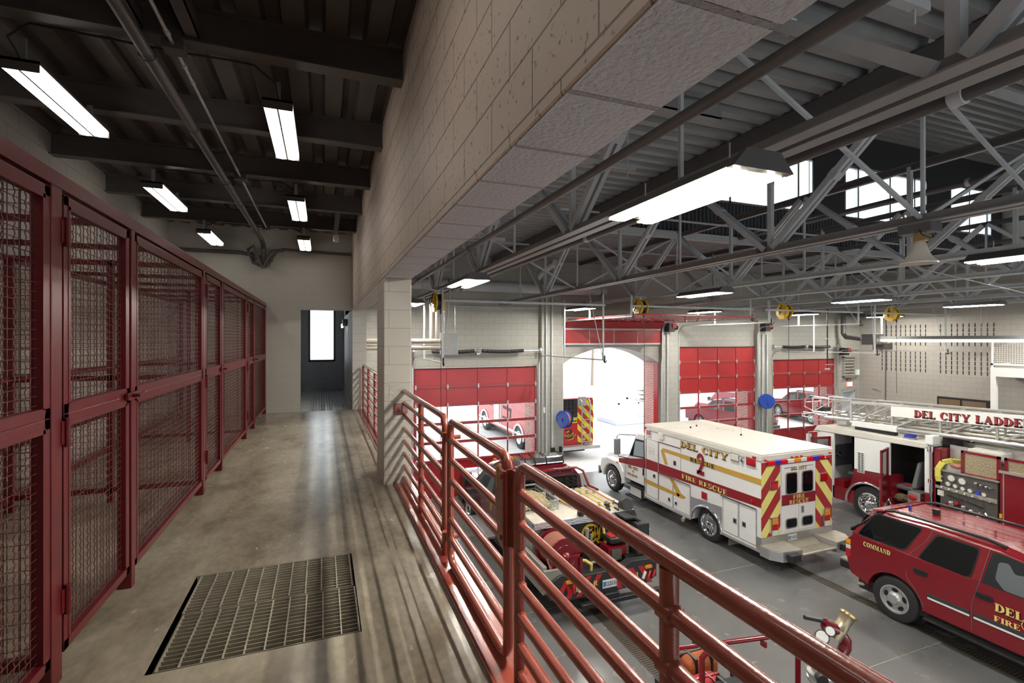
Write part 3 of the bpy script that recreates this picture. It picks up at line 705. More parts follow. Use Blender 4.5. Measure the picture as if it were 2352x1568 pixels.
MB().cyl((-1.19, 3.3, 7.12), (-1.19, 3.3, 7.0), .01, n=8).cyl((-1.19, 3.3, 7.0), (-1.19, 3.3, 6.99), .022, n=10).build('sprinkler_head', m_brass, t)
t = thing('pipe_manifold', 'tangle of dark valve pipes at the end wall under the ceiling', 'pipe', (-1.19, 11.76, 6.9))
m = MB(); m.tube([(-1.19, 11.3, 7.17), (-1.19, 11.62, 7.15), (-1.19, 11.76, 7.05), (-1.19, 11.76, 6.75)], .05, 10).tube([(-2.9, 11.845, 6.95), (-1.6, 11.845, 6.95), (-1.45, 11.845, 6.9), (-1.4, 11.845, 6.75), (-1.2, 11.82, 6.68), (-1.05, 11.845, 6.8), (-1.0, 11.845, 7.02), (-.8, 11.845, 7.05)], .035, 8)
m.tube([(-1.5, 11.76, 7.0), (-1.38, 11.66, 7.08), (-1.3, 11.66, 6.85), (-1.2, 11.66, 6.62), (-1.08, 11.66, 6.85), (-.98, 11.68, 7.0)], .03, 8)
m.build('pipe', m_joist, t, smooth=45)
v = MB()
for x, z in ((-1.45, 6.92), (-1.19, 6.7), (-1.0, 6.95), (-1.3, 6.85), (-1.12, 6.72)): v.lathe([(.02,-.05),(.065,-.04),(.065,-.02),(.045,0),(.065,.02),(.065,.04),(.02,.05)], (x, 11.76, z), (.3,0,1), 10)
v.split('valve', m_steeld, t, smooth=50)
o = MB().cyl((-.85, 11.868, 7.07), (.6, 11.868, 7.04), .03, n=8).build('pipe', m_joist, loc=(0, 11.84, 7.05)); tag(o, 'dark pipe along the top of the end wall right of the valves', 'pipe')
t = thing('conduit', 'thin steel conduit with junction boxes beside the sprinkler pipe', 'conduit', (-1.0, 6, 7.20))
MB().cyl((-1.0, .5, 7.205), (-1.0, 11.2, 7.205), .013, n=8).build('tube', m_galv, t, smooth=40)
for y in (4.19, 8.8 - 1.54, 10.35): MB().box(-1.07, -.93, y-.06, y+.06, 7.17, 7.238).build('junction_box', m_joist, t, bevel=.004)
c = MB()
for y in (2.6, 4.0, 4.45, 4.7, 6.9, 7.6): c.cyl((-1.0, y-.025, 7.205), (-1.0, y+.025, 7.205), .019, n=8)
c.split('coupling', m_galv, t)
lnames = {0: 'nearest', 1: 'middle', 2: 'far'}
def wrap_lamp(x, y0, k, side):
    t = thing('ceiling_light', 'lit white tube light over the walkway, %s of the three on the %s side' % (lnames[k], side), 'light', (x, y0+.62, 6.99), group='walkway tube lights')
    y1 = y0 + 1.24; w = .115
    MB().box(x-w, x+w, y0, y1, 7.055, 7.075).box(x-w, x+w, y0, y0+.012, 6.995, 7.075).box(x-w, x+w, y1-.012, y1, 6.995, 7.075).build('housing', m_joist, t)
    pts = [(x-w+.004, 7.05), (x-w+.01, 7.005), (x-.05, 6.995), (x-.012, 7.003), (x+.012, 7.003), (x+.05, 6.995), (x+w-.01, 7.005), (x+w-.004, 7.05)]
    MB().prism(pts, 'y', y0+.013, y1-.013).build('diffuser', m_lens, t); MB().box(x-.007, x+.007, y0+.014, y1-.014, 6.996, 7.0025).build('lens_dim_line', m_steel, t)  # grey strip stands in for the dimmer line of light between two tubes
    h = MB()
    for y in (y0+.06, y1-.1): h.cyl((x, y, 7.075), (x, y, 7.25), .006, n=6).box(x-.02, x+.02, y-.006, y+.006, 7.10, 7.25)
    h.split('hanger', m_galv, t)
    return t
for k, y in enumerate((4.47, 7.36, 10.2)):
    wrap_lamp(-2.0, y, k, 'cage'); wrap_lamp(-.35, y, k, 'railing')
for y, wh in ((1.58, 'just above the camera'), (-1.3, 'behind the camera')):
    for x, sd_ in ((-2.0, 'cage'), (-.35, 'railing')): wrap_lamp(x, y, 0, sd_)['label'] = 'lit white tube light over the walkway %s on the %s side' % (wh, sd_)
for y, k in ((4.19, 'nearest'), (7.26, 'middle'), (10.25, 'farthest')):
    m = MB().tube([(-2.0, y+.34, 7.08), (-2.02, y+.2, 7.18), (-1.85, y+.08, 7.232), (-1.4, y+.08, 7.225), (-1.0, y+.05, 7.2), (-.7, y+.08, 7.225), (-.5, y+.08, 7.22), (-.36, y+.2, 7.16), (-.35, y+.34, 7.08)], .009, 6)
    o = m.build('power_cable', m_black, loc=(-1.2, y, 7.2), smooth=60); tag(o, 'black cable slung under a ceiling beam feeding the %s lamp pair' % k, 'cable')
t = thing('smoke_detector', 'small white detector hanging near the far ceiling light', 'detector', (.02, 9.9, 7.0))
MB().lathe([(.02,.12),(.055,.10),(.06,.02),(.05,-.02),(.02,-.03)], (.24, 10.2, 7.02), (0,0,1), 16).build('head', m_white, t, smooth=40)
MB().cyl((.24, 10.2, 7.1), (.24, 10.2, 7.25), .012, n=8).build('stem', m_galv, t)
t = thing('wall_light', 'small lit wall lamp inside the landing doorway', 'light', (.6, 14.5, 5.5))
MB().box(.50, .615, 14.3, 14.6, 5.46, 5.66).build('housing', m_steel, t, bevel=.01)
MB().box(.47, .52, 14.32, 14.58, 5.42, 5.52).build('lens', glow('small_lens', (1,.98,.95), 4.), t)
# ------------------------------------------------------------------ roof trusses of the engine bay
TX = [2.66, 5.7, 8.65, 11.6, 14.6, 17.6, 20.6]
ZL, ZH = 6.27, 7.80
NODES = [-5.95, -2.3, 1.35, 5.0, 8.65, 12.3, 15.6]
def truss(i, x):
    t = thing('roof_truss', 'grey steel roof truss, %s counted from the block wall' % order[i], 'truss', (x, 5, ZL))
    b = MB()
    for s in (-1, 1):
        a = .027; w = .09 if i else .105
        x0, x1 = (x + s*a, x + s*(a+w)); lo, hi = min(x0, x1), max(x0, x1)
        b.box(lo, hi, -7.9, 15.7, ZL, ZL+.011)
        v0, v1 = x + s*a, x + s*(a+.011); b.box(min(v0,v1), max(v0,v1), -7.9, 15.7, ZL+.011, ZL+.10)
    b.build('bottom_chord', mt('chord_steel_backlit', (.2,.195,.195), .42) if i < 2 else m_steel, t)  # first two trusses: backlit tone put into a darker copy of the steel colour
    b = MB()
    for s in (-1, 1):
        x0, x1 = (x + s*.016, x + s*.10); b.box(min(x0,x1), max(x0,x1), -7.9, 15.7, ZH+.04, ZH+.052)
        v0, v1 = x + s*.016, x + s*.028; b.box(min(v0,v1), max(v0,v1), -7.9, 15.7, ZH-.04, ZH+.04)
    b.build('top_chord', m_steeld, t)
    for n, y in enumerate(NODES[1:-1]):
        m = MB().box(x-.03, x+.03, y-.03, y+.03, ZL+.05, ZH+.02)
        m.build('vertical', m_steel, t)
        for s in (-1, 1):
            yt = y + s*1.825; d = MB(); p, q = V((x, y + s*.06, ZL+.06)), V((x, yt - s*.05, ZH))
            for e in (-1, 1):
                o = V((e*.042, 0, 0)); d.beam(p+o, q+o, .075, .05, up=(1,0,0))
            md = (p+q)/2; dr = (q-p).normalized()
            d.beam(md-dr*.05, md+dr*.05, .10, .13, up=(1,0,0))
            d.build('web_member', m_steel, t)
    for y in [n + 1.825 for n in NODES[1:-1]]:
        MB().box(x-.016, x+.016, y-.016, y+.016, ZL+.05, ZH).build('vertical', m_steel, t)
    return t
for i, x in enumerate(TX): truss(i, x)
o = MB().box(5.25, 5.45, -7.9, 15.6, 7.58, 7.85).build('roof_beam', m_steeld, loc=(5.35, 4, 7.58), bevel=.02); tag(o, 'deep dark beam under the ribbed deck just left of the second truss', 'beam')
# cross bracing between trusses
for i in range(len(TX)-1):
    for y in (3.17, 10.5):
        t = thing('cross_brace', 'pair of crossed grey angle braces between the %s and %s trusses, %s' % (order[i], order[i+1], 'toward the doors' if y > 5 else 'toward the near railing'), 'brace', ((TX[i]+TX[i+1])/2, y, ZL))
        for s in (0, 1):
            z0, z1 = (ZL+.06, ZH-.05) if s else (ZH-.05, ZL+.06)
            MB().beam((TX[i]+.05, y + s*.04, z0), (TX[i+1]-.05, y + s*.04, z1), .035, .035).build('bar', m_steel, t)
for y, k in ((1.35, 'nearest the railing'), (8.65, 'midway'), (12.3, 'nearest the doors')):
    o = MB().beam((2.6, y+.06, ZH-.12), (20.6, y+.06, ZH-.12), .035, .035).build('bridging_bar', m_steel, loc=(11, y, ZH-.12)); tag(o, 'long thin grey bridging bar tying the trusses together, %s' % k, 'bar')
# round tubes along the monitor edges
for x, z, r, k in ((8.93, 7.89, .07, 'along the top of the third truss'), (2.97, 6.315, .036, 'just right of the first truss'), (10.6, 7.86, .06, 'deeper under the raised roof')):
    t = thing('round_pipe', 'long round grey pipe parallel to the trusses, %s' % k, 'pipe', (x, 5, z))
    MB().cyl((x, -7.5, z), (x, 10.3 if x > 5 else 15.5, z), r, n=18).build('pipe', m_steeld if r < .07 else m_steel, t, smooth=40)
    h = MB()
    for y in (1.5, 5.2, 9.0): h.cyl((x, y-.03, z), (x, y+.03, z), r+.012, n=18)
    h.split('coupling', m_steel, t, smooth=40)
t = thing('sprinkler_pipe', 'dark sprinkler pipe sloping in view beside the block beam soffit', 'pipe', (2.0, 5, 6.42))
MB().cyl((2.0, -4, 6.42), (2.0, 15.4, 6.42), .036, n=14).build('pipe', m_steeld, t, smooth=40)
for y in (1.3, 3.35, 6.4, 9.6):
    st = MB().box(1.55, 2.35, y-.02, y+.02, 6.46, 6.50).cyl((2.28, y, 6.40), (2.28, y, 7.86), .005, n=6).cyl((1.62, y, 6.40), (1.62, y, 7.86), .005, n=6)
    st.build('trapeze_hanger', m_steel, t)
MB().cyl((2.0, 6.9, 6.42), (2.0, 7.05, 6.42), .045, n=12).cyl((2.0, 11.0, 6.42), (2.0, 11.1, 6.42), .045, n=12).build('coupling', m_steeld, t)
o = MB().tube([(2.05, 2.6, 7.84), (2.06, 2.6, 7.45), (2.12, 2.62, 7.36), (2.6, 2.75, 7.2)], .012, 8).build('conduit', m_steel, loc=(2.3, 2.7, 7.3), smooth=50); tag(o, 'bent grey conduit drop below the ribbed deck above the nearest lamp', 'conduit')
for k, y in enumerate((3.0, 4.6)):
    o = MB().box(1.4, 4.4 , y-.06, y+.06, 7.70, 7.72).box(1.4, 4.4, y-.06, y-.05, 7.70, 7.85).build('deck_angle', m_deckl, loc=(2.9, y, 7.7)); tag(o, 'light steel angle under the ribbed deck, %s the block beam end' % ('nearer' if k == 0 else 'farther along'), 'beam')
# big duct near the front wall
t = thing('round_duct', 'fat pale grey round duct running above the doors', 'duct', (5, 14.9, 6.8))
MB().cyl((.95, 14.9, 6.78), (9.2, 14.9, 6.78), .17, n=20).build('pipe', m_steel, t, smooth=40)
MB().tube([(6.6, 14.9, 6.85), (6.6, 14.85, 7.1), (6.7, 14.5, 7.35), (6.8, 13.9, 7.5)], .11, 14).build('branch', m_steel, t, smooth=40)
c = MB()
for x in (3.6, 4.0, 6.9, 9.0): c.cyl((x-.02, 14.9, 6.78), (x+.02, 14.9, 6.78), .185, n=20)
c.split('collar', m_steeld, t, smooth=40)
for dx, z in ((0, 6.35), (0, 6.18)):
    o = MB().cyl((1, 15.6, z), (7.0, 15.6, z), .02, n=8).build('wall_pipe', m_steel, loc=(4, 15.6, z)); tag(o, 'thin grey pipe along the front wall below the duct, %s' % ('upper' if z > 6.2 else 'lower'), 'pipe')
o = MB().tube([(23.3, 15.4, 6.2), (22.3, 15.4, 6.2), (21.9, 15.35, 6.2), (21.9, 15.35, 5.35), (22.0, 15.3, 5.2), (21.6, 14.3, 5.12)], .1, 12).build('flue_pipe', m_steeld, loc=(22, 15.3, 5.5), smooth=45); tag(o, 'dark bent flue pipe above the far right door', 'pipe')
# ------------------------------------------------------------------ high bay lamps
LROW = {2.26: 'over the brush truck bay', 7.45: 'over the ambulance bay', 12.3: 'over the ladder truck bay', 16.9: 'over the fourth door bay', 21.7: 'by the right wall'}
def bay_lamp(x, yc, where, pos):
    t = thing('high_bay_light', 'lit high bay tube lamp %s, %s in its row' % (where, pos), 'light', (x, yc, 6.03), group='high bay lamps')
    y0, y1 = yc-.61, yc+.61
    MB().prism([(x-.22, 6.035), (x-.10, 6.13), (x+.10, 6.13), (x+.22, 6.035), (x+.20, 6.035), (x+.02, 6.06), (x-.02, 6.06), (x-.20, 6.035)], 'y', y0, y1).build('reflector', m_steeld, t)
    e = MB()
    for y in (y0-.16, y1): e.prism([(x-.22, 6.03), (x-.12, 6.14), (x+.12, 6.14), (x+.22, 6.03)], 'y', y, y+.16 if y > yc else y0-.001)
    MB().prism([(x-.22, 6.03), (x-.12, 6.14), (x+.12, 6.14), (x+.22, 6.03)], 'y', y0-.05, y0).build('end_cap', m_steeld, t)
    for s in (-1, 1):
        a, b = sorted((x+s*.06, x+s*.195)); MB().box(a, b, y0+.01, y1-.01, 6.022, 6.034).build('tube_lens', m_lensb, t); c_ = (a+b)/2; MB().box(c_-.016, c_+.016, y0+.02, y1-.02, 6.017, 6.021).build('tube', m_tubeb, t)
    MB().cyl((x, y0+.2, 6.13), (x, y0+.2, 6.27), .006, n=6).cyl((x, y1-.2, 6.13), (x, y1-.2, 6.27), .006, n=6).split('hanger', m_galv, t)
for x, wh in LROW.items():
    for yc, pos in (((2.68, 'nearest the camera'), (7.98, 'middle'), (13.3, 'nearest the doors')) if x < 3 else ((3.0, 'nearest the camera'), (8.2, 'middle'), (13.5, 'nearest the doors'))):
        bay_lamp(x, yc, wh, pos)
# ------------------------------------------------------------------ reels hanging over the bays
RX = [(2.58, 11.6, 'in front of the grey burner box'), (8.25, 11.5, 'in front of the open door'), (13.7, 11.5, 'in front of the half glazed red door'), (18.9, 11.5, 'in front of the right hand door')]
def cord_reel(x, y, wh):
    t = thing('cord_reel', 'yellow overhead cord reel hanging %s' % wh, 'reel', (x, y, 5.95))
    z = 5.98
    d = V((1, 0, 0))
    MB().lathe([(.08,-.11),(.23,-.105),(.235,-.07),(.12,-.065),(.12,.065),(.235,.07),(.23,.105),(.08,.11)], (x, y, z), d, 24).build('drum', m_reely, t, smooth=40)
    MB().lathe([(.12,-.06),(.19,-.06),(.19,.06),(.12,.06)], (x, y, z), d, 20, closed=True).build('cord', m_black, t)
    c = V((x, y, z)) - d*.12
    MB().beam(c - V((0,0,.24)), c + V((0,0,.25)), .20, .012, up=d).lathe([(.13,0),(.12,.02),(.05,.025),(.045,.05),(0,.05)], c, -d, 20).build('side_plate', m_reely, t)
    MB().box(x-.12, x+.12, y-.04, y+.04, 6.2, 6.215).cyl((x, y, 6.2), (x, y, 6.28), .02, n=8).box(x-.2, x+.2, y-.02, y+.02, 6.262, 6.28).build('mount', m_galv, t)
    MB().tube([(x-.1, y, z+.1), (x-.2, y, z+.12), (x-.24, y, z+.0), (x-.2, y, z-.1), (x-.14, y, 6.2)], .012, 6).build('supply_cable', m_black, t, smooth=50)
    MB().cyl((x+.02, y-.14, z-.12), (x+.02, y-.14, .9 if x < 10 else 3.2), .007, n=6).cyl((x+.02, y-.14, z-.28), (x+.02, y-.14, z-.18), .022, n=8).build('drop_cord', m_black, t)
    return t
for a in RX: cord_reel(*a)
def hose_reel(x, y, z, d, label):
    t = thing('hose_reel', label, 'reel', (x, y, z)); d = V(d).normalized()
    MB().lathe([(.02,.11),(.28,.11),(.30,.09),(.28,.08),(.14,.07),(.14,-.07),(.28,-.08),(.30,-.09),(.28,-.11),(.02,-.11)], (x, y, z), d, 28).build('drum', m_bluep, t, smooth=40)
    MB().lathe([(.14,-.065),(.25,-.065),(.25,.065),(.14,.065)], (x, y, z), d, 24, closed=True).build('hose', m_hosep, t)
    c = V((x, y, z)) + d*.1
    MB().cyl(c, c + d*.06, .03, n=10).beam(c + d*.02, c + d*.02 + V((.06, 0, -.27)), .05, .02).build('arm', m_bluep, t)
    MB().beam(V((x, y, z)) - d*.09, (x, 15.5, z), .1, .1).build('bracket', m_steel, t)
hose_reel(7.72, 15.1, 2.36, (-.9, -.35, 0), 'blue hose reel on the pilaster left of the open door')
hose_reel(17.05, 15.15, 2.55, (-.55, -.8, 0), 'bright blue hose reel between the two right hand doors')
# ------------------------------------------------------------------ heaters
t = thing('tube_heater', 'infrared tube heater with grey burner box over the first door', 'heater', (3.2, 13.0, 5.0))
MB().box(2.98, 3.4, 12.9, 13.25, 4.68, 5.28).build('burner_box', m_steel, t, bevel=.008)
MB().cyl((1.0, 13.1, 5.05), (2.98, 13.1, 5.05), .065, n=12).cyl((1.0, 13.1, 4.88), (2.98, 13.1, 4.88), .065, n=12).cyl((2.72, 13.15, 5.0), (2.72, 13.15, 6.2), .05, n=10).cyl((2.86, 13.15, 5.0), (2.86, 13.15, 6.2), .035, n=10).build('tube', mt('warm_tube', (.62,.55,.48), .35, .5), t, smooth=40)
MB().box(3.06, 3.16, 12.895, 12.899, 4.95, 5.06).box(3.18, 3.26, 12.895, 12.899, 4.86, 5.0).box(3.05, 3.14, 12.895, 12.899, 4.84, 4.92).build('rating_label', mt('paper_label', (.55,.5,.46), .6), t)
MB().cyl((3.05, 13.05, 5.28), (3.05, 13.05, 6.3), .004, n=5).cyl((3.35, 13.05, 5.28), (3.35, 13.05, 6.3), .004, n=5).build('hanger', m_galv, t)
t = thing('tube_heater', 'long glowing infrared tube heater beside the slotted wall', 'heater', (21.1, 9, 5.1))
MB().box(20.9, 21.4, 13.3, 13.9, 4.88, 5.32).box(21.3, 21.75, 13.2, 13.7, 4.68, 4.95).build('burner_box', m_steeld, t, bevel=.01)
MB().prism([(20.86, 5.10), (20.98, 5.22), (21.26, 5.22), (21.38, 5.10), (21.36, 5.10), (21.25, 5.2), (20.99, 5.2), (20.88, 5.10)], 'y', 2.5, 13.2).build('reflector', m_alum, t)
MB().cyl((21.12, 2.5, 5.06), (21.12, 13.25, 5.06), .06, n=12).build('hot_tube', m_tubeh, t, smooth=40)
h = MB()
for y in (4, 7, 10, 13): h.cyl((21.1, y, 5.22), (21.1, y, 6.27), .005, n=5)
h.split('hanger', m_galv, t)
# ------------------------------------------------------------------ horn speaker, wires, drops
t = thing('horn_speaker', 'pale bell shaped horn speaker hanging from the second truss', 'speaker', (5.7, 3.2, 5.87))
MB().lathe([(.155,0),(.158,.012),(.12,.05),(.085,.11),(.07,.17),(.055,.22),(.04,.23)], (5.68, 3.2, 5.87), (0,0,1), 28).build('bell', mt('speaker_beige', (.46,.43,.37), .5), t, smooth=40)
MB().cyl((5.68, 3.2, 6.09), (5.68, 3.2, 6.2), .05, n=12).box(5.62, 5.74, 3.12, 3.22, 6.10, 6.16).build('driver', m_brass, t)
MB().box(5.6, 5.78, 3.05, 3.35, 6.18, 6.27).build('junction_box', m_steeld, t)
MB().tube([(5.6, 3.15, 6.2), (5.55, 3.1, 6.14), (5.6, 3.05, 6.1), (5.66, 3.1, 6.08)], .006, 6).build('wire', m_black, t)
o = MB().tube([(5.74, 4.75, 6.30), (5.9, 3.9, 6.08), (5.95, 2.2, 5.40), (5.9, 1.4, 5.1)], .006, 6).build('guy_wire', m_galv, loc=(5.8, 4, 6), smooth=60); tag(o, 'thin bright wire slanting down below the second truss', 'wire')
o = MB().box(5.66, 5.82, 5.03, 5.2, 6.30, 6.44).tube([(5.72, 5.02, 6.42), (5.72, 5.0, 6.9), (5.73, 4.95, 7.75)], .014, 8).build('conduit', m_steeld, loc=(5.7, 5, 6.3)); tag(o, 'dark conduit rising from a box on the second truss', 'conduit')
for x, wh in ((4.8, 'first door'), (10.0, 'open door'), (14.9, 'half glazed red door'), (19.8, 'right hand door')):
    o = MB().box(x-2.2, x+2.2, 11.3, 11.345, 5.98, 6.03).build('cross_rail', m_steel, loc=(x, 11.3, 6)); tag(o, 'horizontal grey steel rail above the track ends of the %s' % wh, 'rail')
t = thing('exhaust_drop', 'slim dark hanging exhaust hose with pale hook before the right hand door', 'hose', (17.0, 12.5, 4))
MB().cyl((17.0, 12.5, 6.2), (17.0, 12.5, 4.05), .022, n=8).build('hose', m_black, t)
MB().box(16.9, 17.1, 12.47, 12.53, 4.0, 4.06).box(16.9, 17.3, 12.48, 12.52, 4.18, 4.20).build('hook', m_galv, t)
MB().cyl((16.88, 12.5, 5.12), (17.03, 12.5, 5.12), .02, n=8).build('handle', m_white, t)
for x, z0, z1, wh in ((7.2, 0, 7.2, 'left edge of the pilaster by the open door'), (7.42, 0, 7.2, 'middle of the pilaster by the open door'), (12.3, 0, 5.5, 'pilaster right of the open door'), (17.15, 0, 5.3, 'left side of the pilaster by the blue reel'), (17.4, 0, 5.3, 'right side of the pilaster by the blue reel')):
    o = MB().cyl((x, 15.44, z0), (x, 15.44, z1), .035, n=10).build('riser_pipe', m_steel, loc=(x, 15.44, z0), smooth=40); tag(o, 'vertical grey riser pipe, %s' % wh, 'pipe')
o = MB().box(7.35, 7.5, 15.36, 15.42, .05, 1.35).build('bumper_guard', m_black, loc=(7.4, 15.4, .05)); tag(o, 'black guard strip low on the pilaster by the open door', 'guard')
o = MB().box(7.1, 7.25, 15.46, 15.5, 2.55, 2.75).build('switch_plate', m_white, loc=(7.2, 15.48, 2.6), bevel=.004); tag(o, 'small white switch plate on the pilaster', 'switch')
o = MB().box(7.72, 7.80, 15.42, 15.5, 1.15, 1.35).build('door_control', m_black, loc=(7.76, 15.46, 1.2), bevel=.004); tag(o, 'small black door control box on the pilaster', 'switch')
# exit sign, louvre, wall lamp on the right
t = thing('exit_sign', 'red lit EXIT sign above the side door', 'sign', (22.75, 15.66, 2.95))
MB().box(22.62, 22.92, 15.64, 15.69, 2.92, 3.12).build('housing', m_exit, t, bevel=.004)
lettering('EXIT', .13, (22.655, 15.638, 2.955), (1,0,0), (0,0,1), t, glow('exit_letters', (1,.5,.5), 3.), width=.22)
MB().box(22.56, 22.8, 15.6, 15.69, 3.2, 3.3).build('emergency_lamp', m_steeld, t, bevel=.02)
t = thing('wall_louvre', 'pale metal louvre on the wall beside the right hand door', 'vent', (22.7, 15.66, 3.4))
lv = MB()
for i in range(6): lv.hexa([(22.35,15.60,3.42+i*.14),(22.98,15.60,3.42+i*.14),(22.98,15.68,3.46+i*.14),(22.35,15.68,3.46+i*.14)], [(22.35,15.60,3.44+i*.14),(22.98,15.60,3.44+i*.14),(22.98,15.68,3.56+i*.14),(22.35,15.68,3.56+i*.14)])
lv.build('blades', m_dirtal, t)
MB().box(22.3, 22.35, 15.58, 15.7, 3.36, 4.3).box(22.98, 23.05, 15.58, 15.7, 3.36, 4.3).box(22.3, 23.05, 15.58, 15.7, 4.26, 4.32).box(22.3, 23.05, 15.58, 15.7, 3.34, 3.4).build('frame', m_galv, t)
MB().box(23.05, 23.2, 15.5, 15.6, 3.45, 3.7).build('actuator', m_white, t)
o = MB().tube([(23.49, 14.7, 2.2), (23.49, 14.7, 2.75), (23.47, 14.9, 2.85), (23.47, 15.1, 2.85)], .02, 8).build('hose_bib', m_galv, loc=(23.4, 14.8, 2.5), smooth=45); tag(o, 'bent chrome pipe stub on the right wall', 'pipe')
o = MB().cyl((23.42, 14.5, 6.0), (23.42, 14.52, 2.0), .02, n=6).build('wall_conduit', m_steeld, loc=(23.42, 14.5, 2)); tag(o, 'thin vertical conduit on the right wall', 'conduit')
# white platform at the right edge
t = thing('platform', 'white steel platform with mesh guard by the slotted block wall', 'platform', (22.9, 8, 0))
MB().box(22.3, 23.45, 4, 10.3, 3.78, 4.10).build('deck', m_white, t)
MB().box(22.3, 22.45, 10.15, 10.3, 0, 3.78).build('post', m_white, t)
gd = MB().box(22.3, 22.34, 4, 10.3, 5.02, 5.08).box(22.3, 22.34, 4, 10.3, 4.18, 4.24)
for y in (10.25, 9.0, 7.6, 6): gd.box(22.3, 22.35, y-.025, y+.025, 4.1, 5.05)
gd.box(22.3, 23.45, 10.25, 10.3, 5.02, 5.08).box(22.3, 23.45, 10.25, 10.3, 4.18, 4.24)
g2 = gd.build('guard_rail', m_white, t)
q = MB(); y = 4.1
while y < 10.2: q.cyl((22.32, y, 4.2), (22.32, y, 5.05), .004, n=4); y += .07
for i in range(12): q.cyl((22.32, 4, 4.24+i*.07), (22.32, 10.25, 4.24+i*.07), .004, n=4)
q.build('guard_mesh', m_white, g2)
# trench drains
def drain(x, label, y0=-6, y1=15):
    t = thing('trench_drain', label, 'drain', (x, 5, 0))
    MB().box(x-.11, x+.11, y0, y1, .001, .0025).build('channel', mt('drain_dark', (.02,.018,.015), .8), t)
    g = MB(); y = y0
    while y < y1: g.box(x-.095, x+.095, y-.012, y+.012, .003, .006); y += .05
    g.box(x-.12, x-.10, y0, y1, .002, .007).box(x+.10, x+.12, y0, y1, .002, .007)
    g.build('grate', mt('drain_iron', (.12,.095,.07), .55, .6), t)
drain(9.86, 'rusty slotted floor drain between the ambulance and the red command vehicle')
drain(4.80, 'slotted floor drain under the brush truck bay below the near railing')
# ------------------------------------------------------------------ vehicles: shared pieces
m_wheel = mt('wheel_alloy', (.50,.50,.50), .3, .6)
def wheel(par, c, R, rim, w, side, style='steel', name='wheel'):
    """c: centre of the outer face, side: +1/-1 outward x direction"""
    c = V(c); d = V((side, 0, 0))
    o = MB().lathe([(rim, -w), (R*.93, -w), (R, -w*.85), (R, -w*.15), (R*.95, -.01), (R*.86, .0), (rim*1.05, -.004), (rim, -.02), (rim, -w)], c, d, 36).build(name, m_rubber, par, smooth=35)
    if style == 'steel':
        r = MB().lathe([(rim+.008, -.02), (rim+.008, .002), (rim*.93, .004), (rim*.86, -.03), (rim*.62, -.035), (rim*.42, -.015), (rim*.36, .0), (rim*.30, .03), (rim*.12, .035), (0, .035)], c, d, 32, caps=False)
        r.build('rim', m_wheel, o, smooth=40)
        q = MB()
        for k in range(5):
            a = 2*PI*k/5 + .3; p = c + V((0, cos(a), sin(a)))*rim*.68 + d*(-.024)
            q.add([p + V((0, cos(a)*u - sin(a)*v, sin(a)*u + cos(a)*v)) for u, v in [(rim*.15*cos(b), rim*.24*sin(b)) for b in [i*PI/5 for i in range(10)]]], [tuple(range(10))])
        q.split('hand_hole', m_black, o)
    elif style == 'truck':
        MB().lathe([(rim+.01, -.02), (rim+.01, .0), (rim*.92, .005), (rim*.84, -.03), (rim*.8, -.08), (rim*.5, -.10), (rim*.45, -.02), (rim*.36, .01), (rim*.2, .03), (0, .035)], c, d, 32, caps=False).build('rim', m_chrome, o, smooth=40)
        n = MB()
        for k in range(10):
            a = 2*PI*k/10; p = c + V((0, cos(a), sin(a)))*rim*.6; n.cyl(p - d*.11, p - d*.06, rim*.055, n=6)
        n.build('lug_nuts', m_galv, o)
    else:
        MB().lathe([(rim+.01, -.02), (rim+.01, .0), (rim*.92, .005), (rim*.85, -.04), (rim*.72, -.06), (rim*.5, -.02), (rim*.42, .02), (rim*.25, .05), (0, .055)], c, d, 32, caps=False).build('rim', m_chrome, o, smooth=40)
        n = MB()
        for k in range(10):
            a = 2*PI*k/10; p = c + V((0, cos(a), sin(a)))*rim*.62; n.cyl(p - d*.05, p + d*.01, rim*.06, n=6)
        n.build('lug_nuts', m_chrome, o)
    return o
def slab(mb, poly, x, t): return mb.prism(poly, 'x', x - t, x + .001)      # plate on a side facing -x, poly in (y,z)
def chromebox(par, name, x, y, z, w, h, m, frame=m_chrome):   # rectangular lamp on a -x side, with bezel
    o = MB().box(x-.03, x, y-w/2, y+w/2, z-h/2, z+h/2).build(name, frame, par, bevel=.006)
    MB().box(x-.042, x-.028, y-w/2+.02, y+w/2-.02, z-h/2+.02, z+h/2-.02).build('lens', m, o, bevel=.006); return o
def rearbox(par, name, x, y, z, w, h, m, frame=m_chrome):
    o = MB().box(x-w/2, x+w/2, y-.03, y, z-h/2, z+h/2).build(name, frame, par, bevel=.006)
    MB().box(x-w/2+.02, x+w/2-.02, y-.045, y-.028, z-h/2+.02, z+h/2-.02).build('lens', m, o, bevel=.006); return o
def plate(par, x, y, z, text, w=.305, h=.152):
    o = MB().box(x-w/2, x+w/2, y-.006, y, z-h/2, z+h/2).build('number_plate', mt('plate_white', (.68,.70,.72), .4), par, bevel=.003)
    lettering(text, h*.5, (x-w*.2, y-.009, z-h*.25), (1,0,0), (0,0,1), o, mt('plate_ink', (.05,.06,.12), .5), width=w*.66)
    MB().box(x-w*.46, x-w*.24, y-.008, y-.006, z-h*.3, z+h*.3).build('emblem', mt('plate_blue', (.08,.2,.42), .5), o); return o

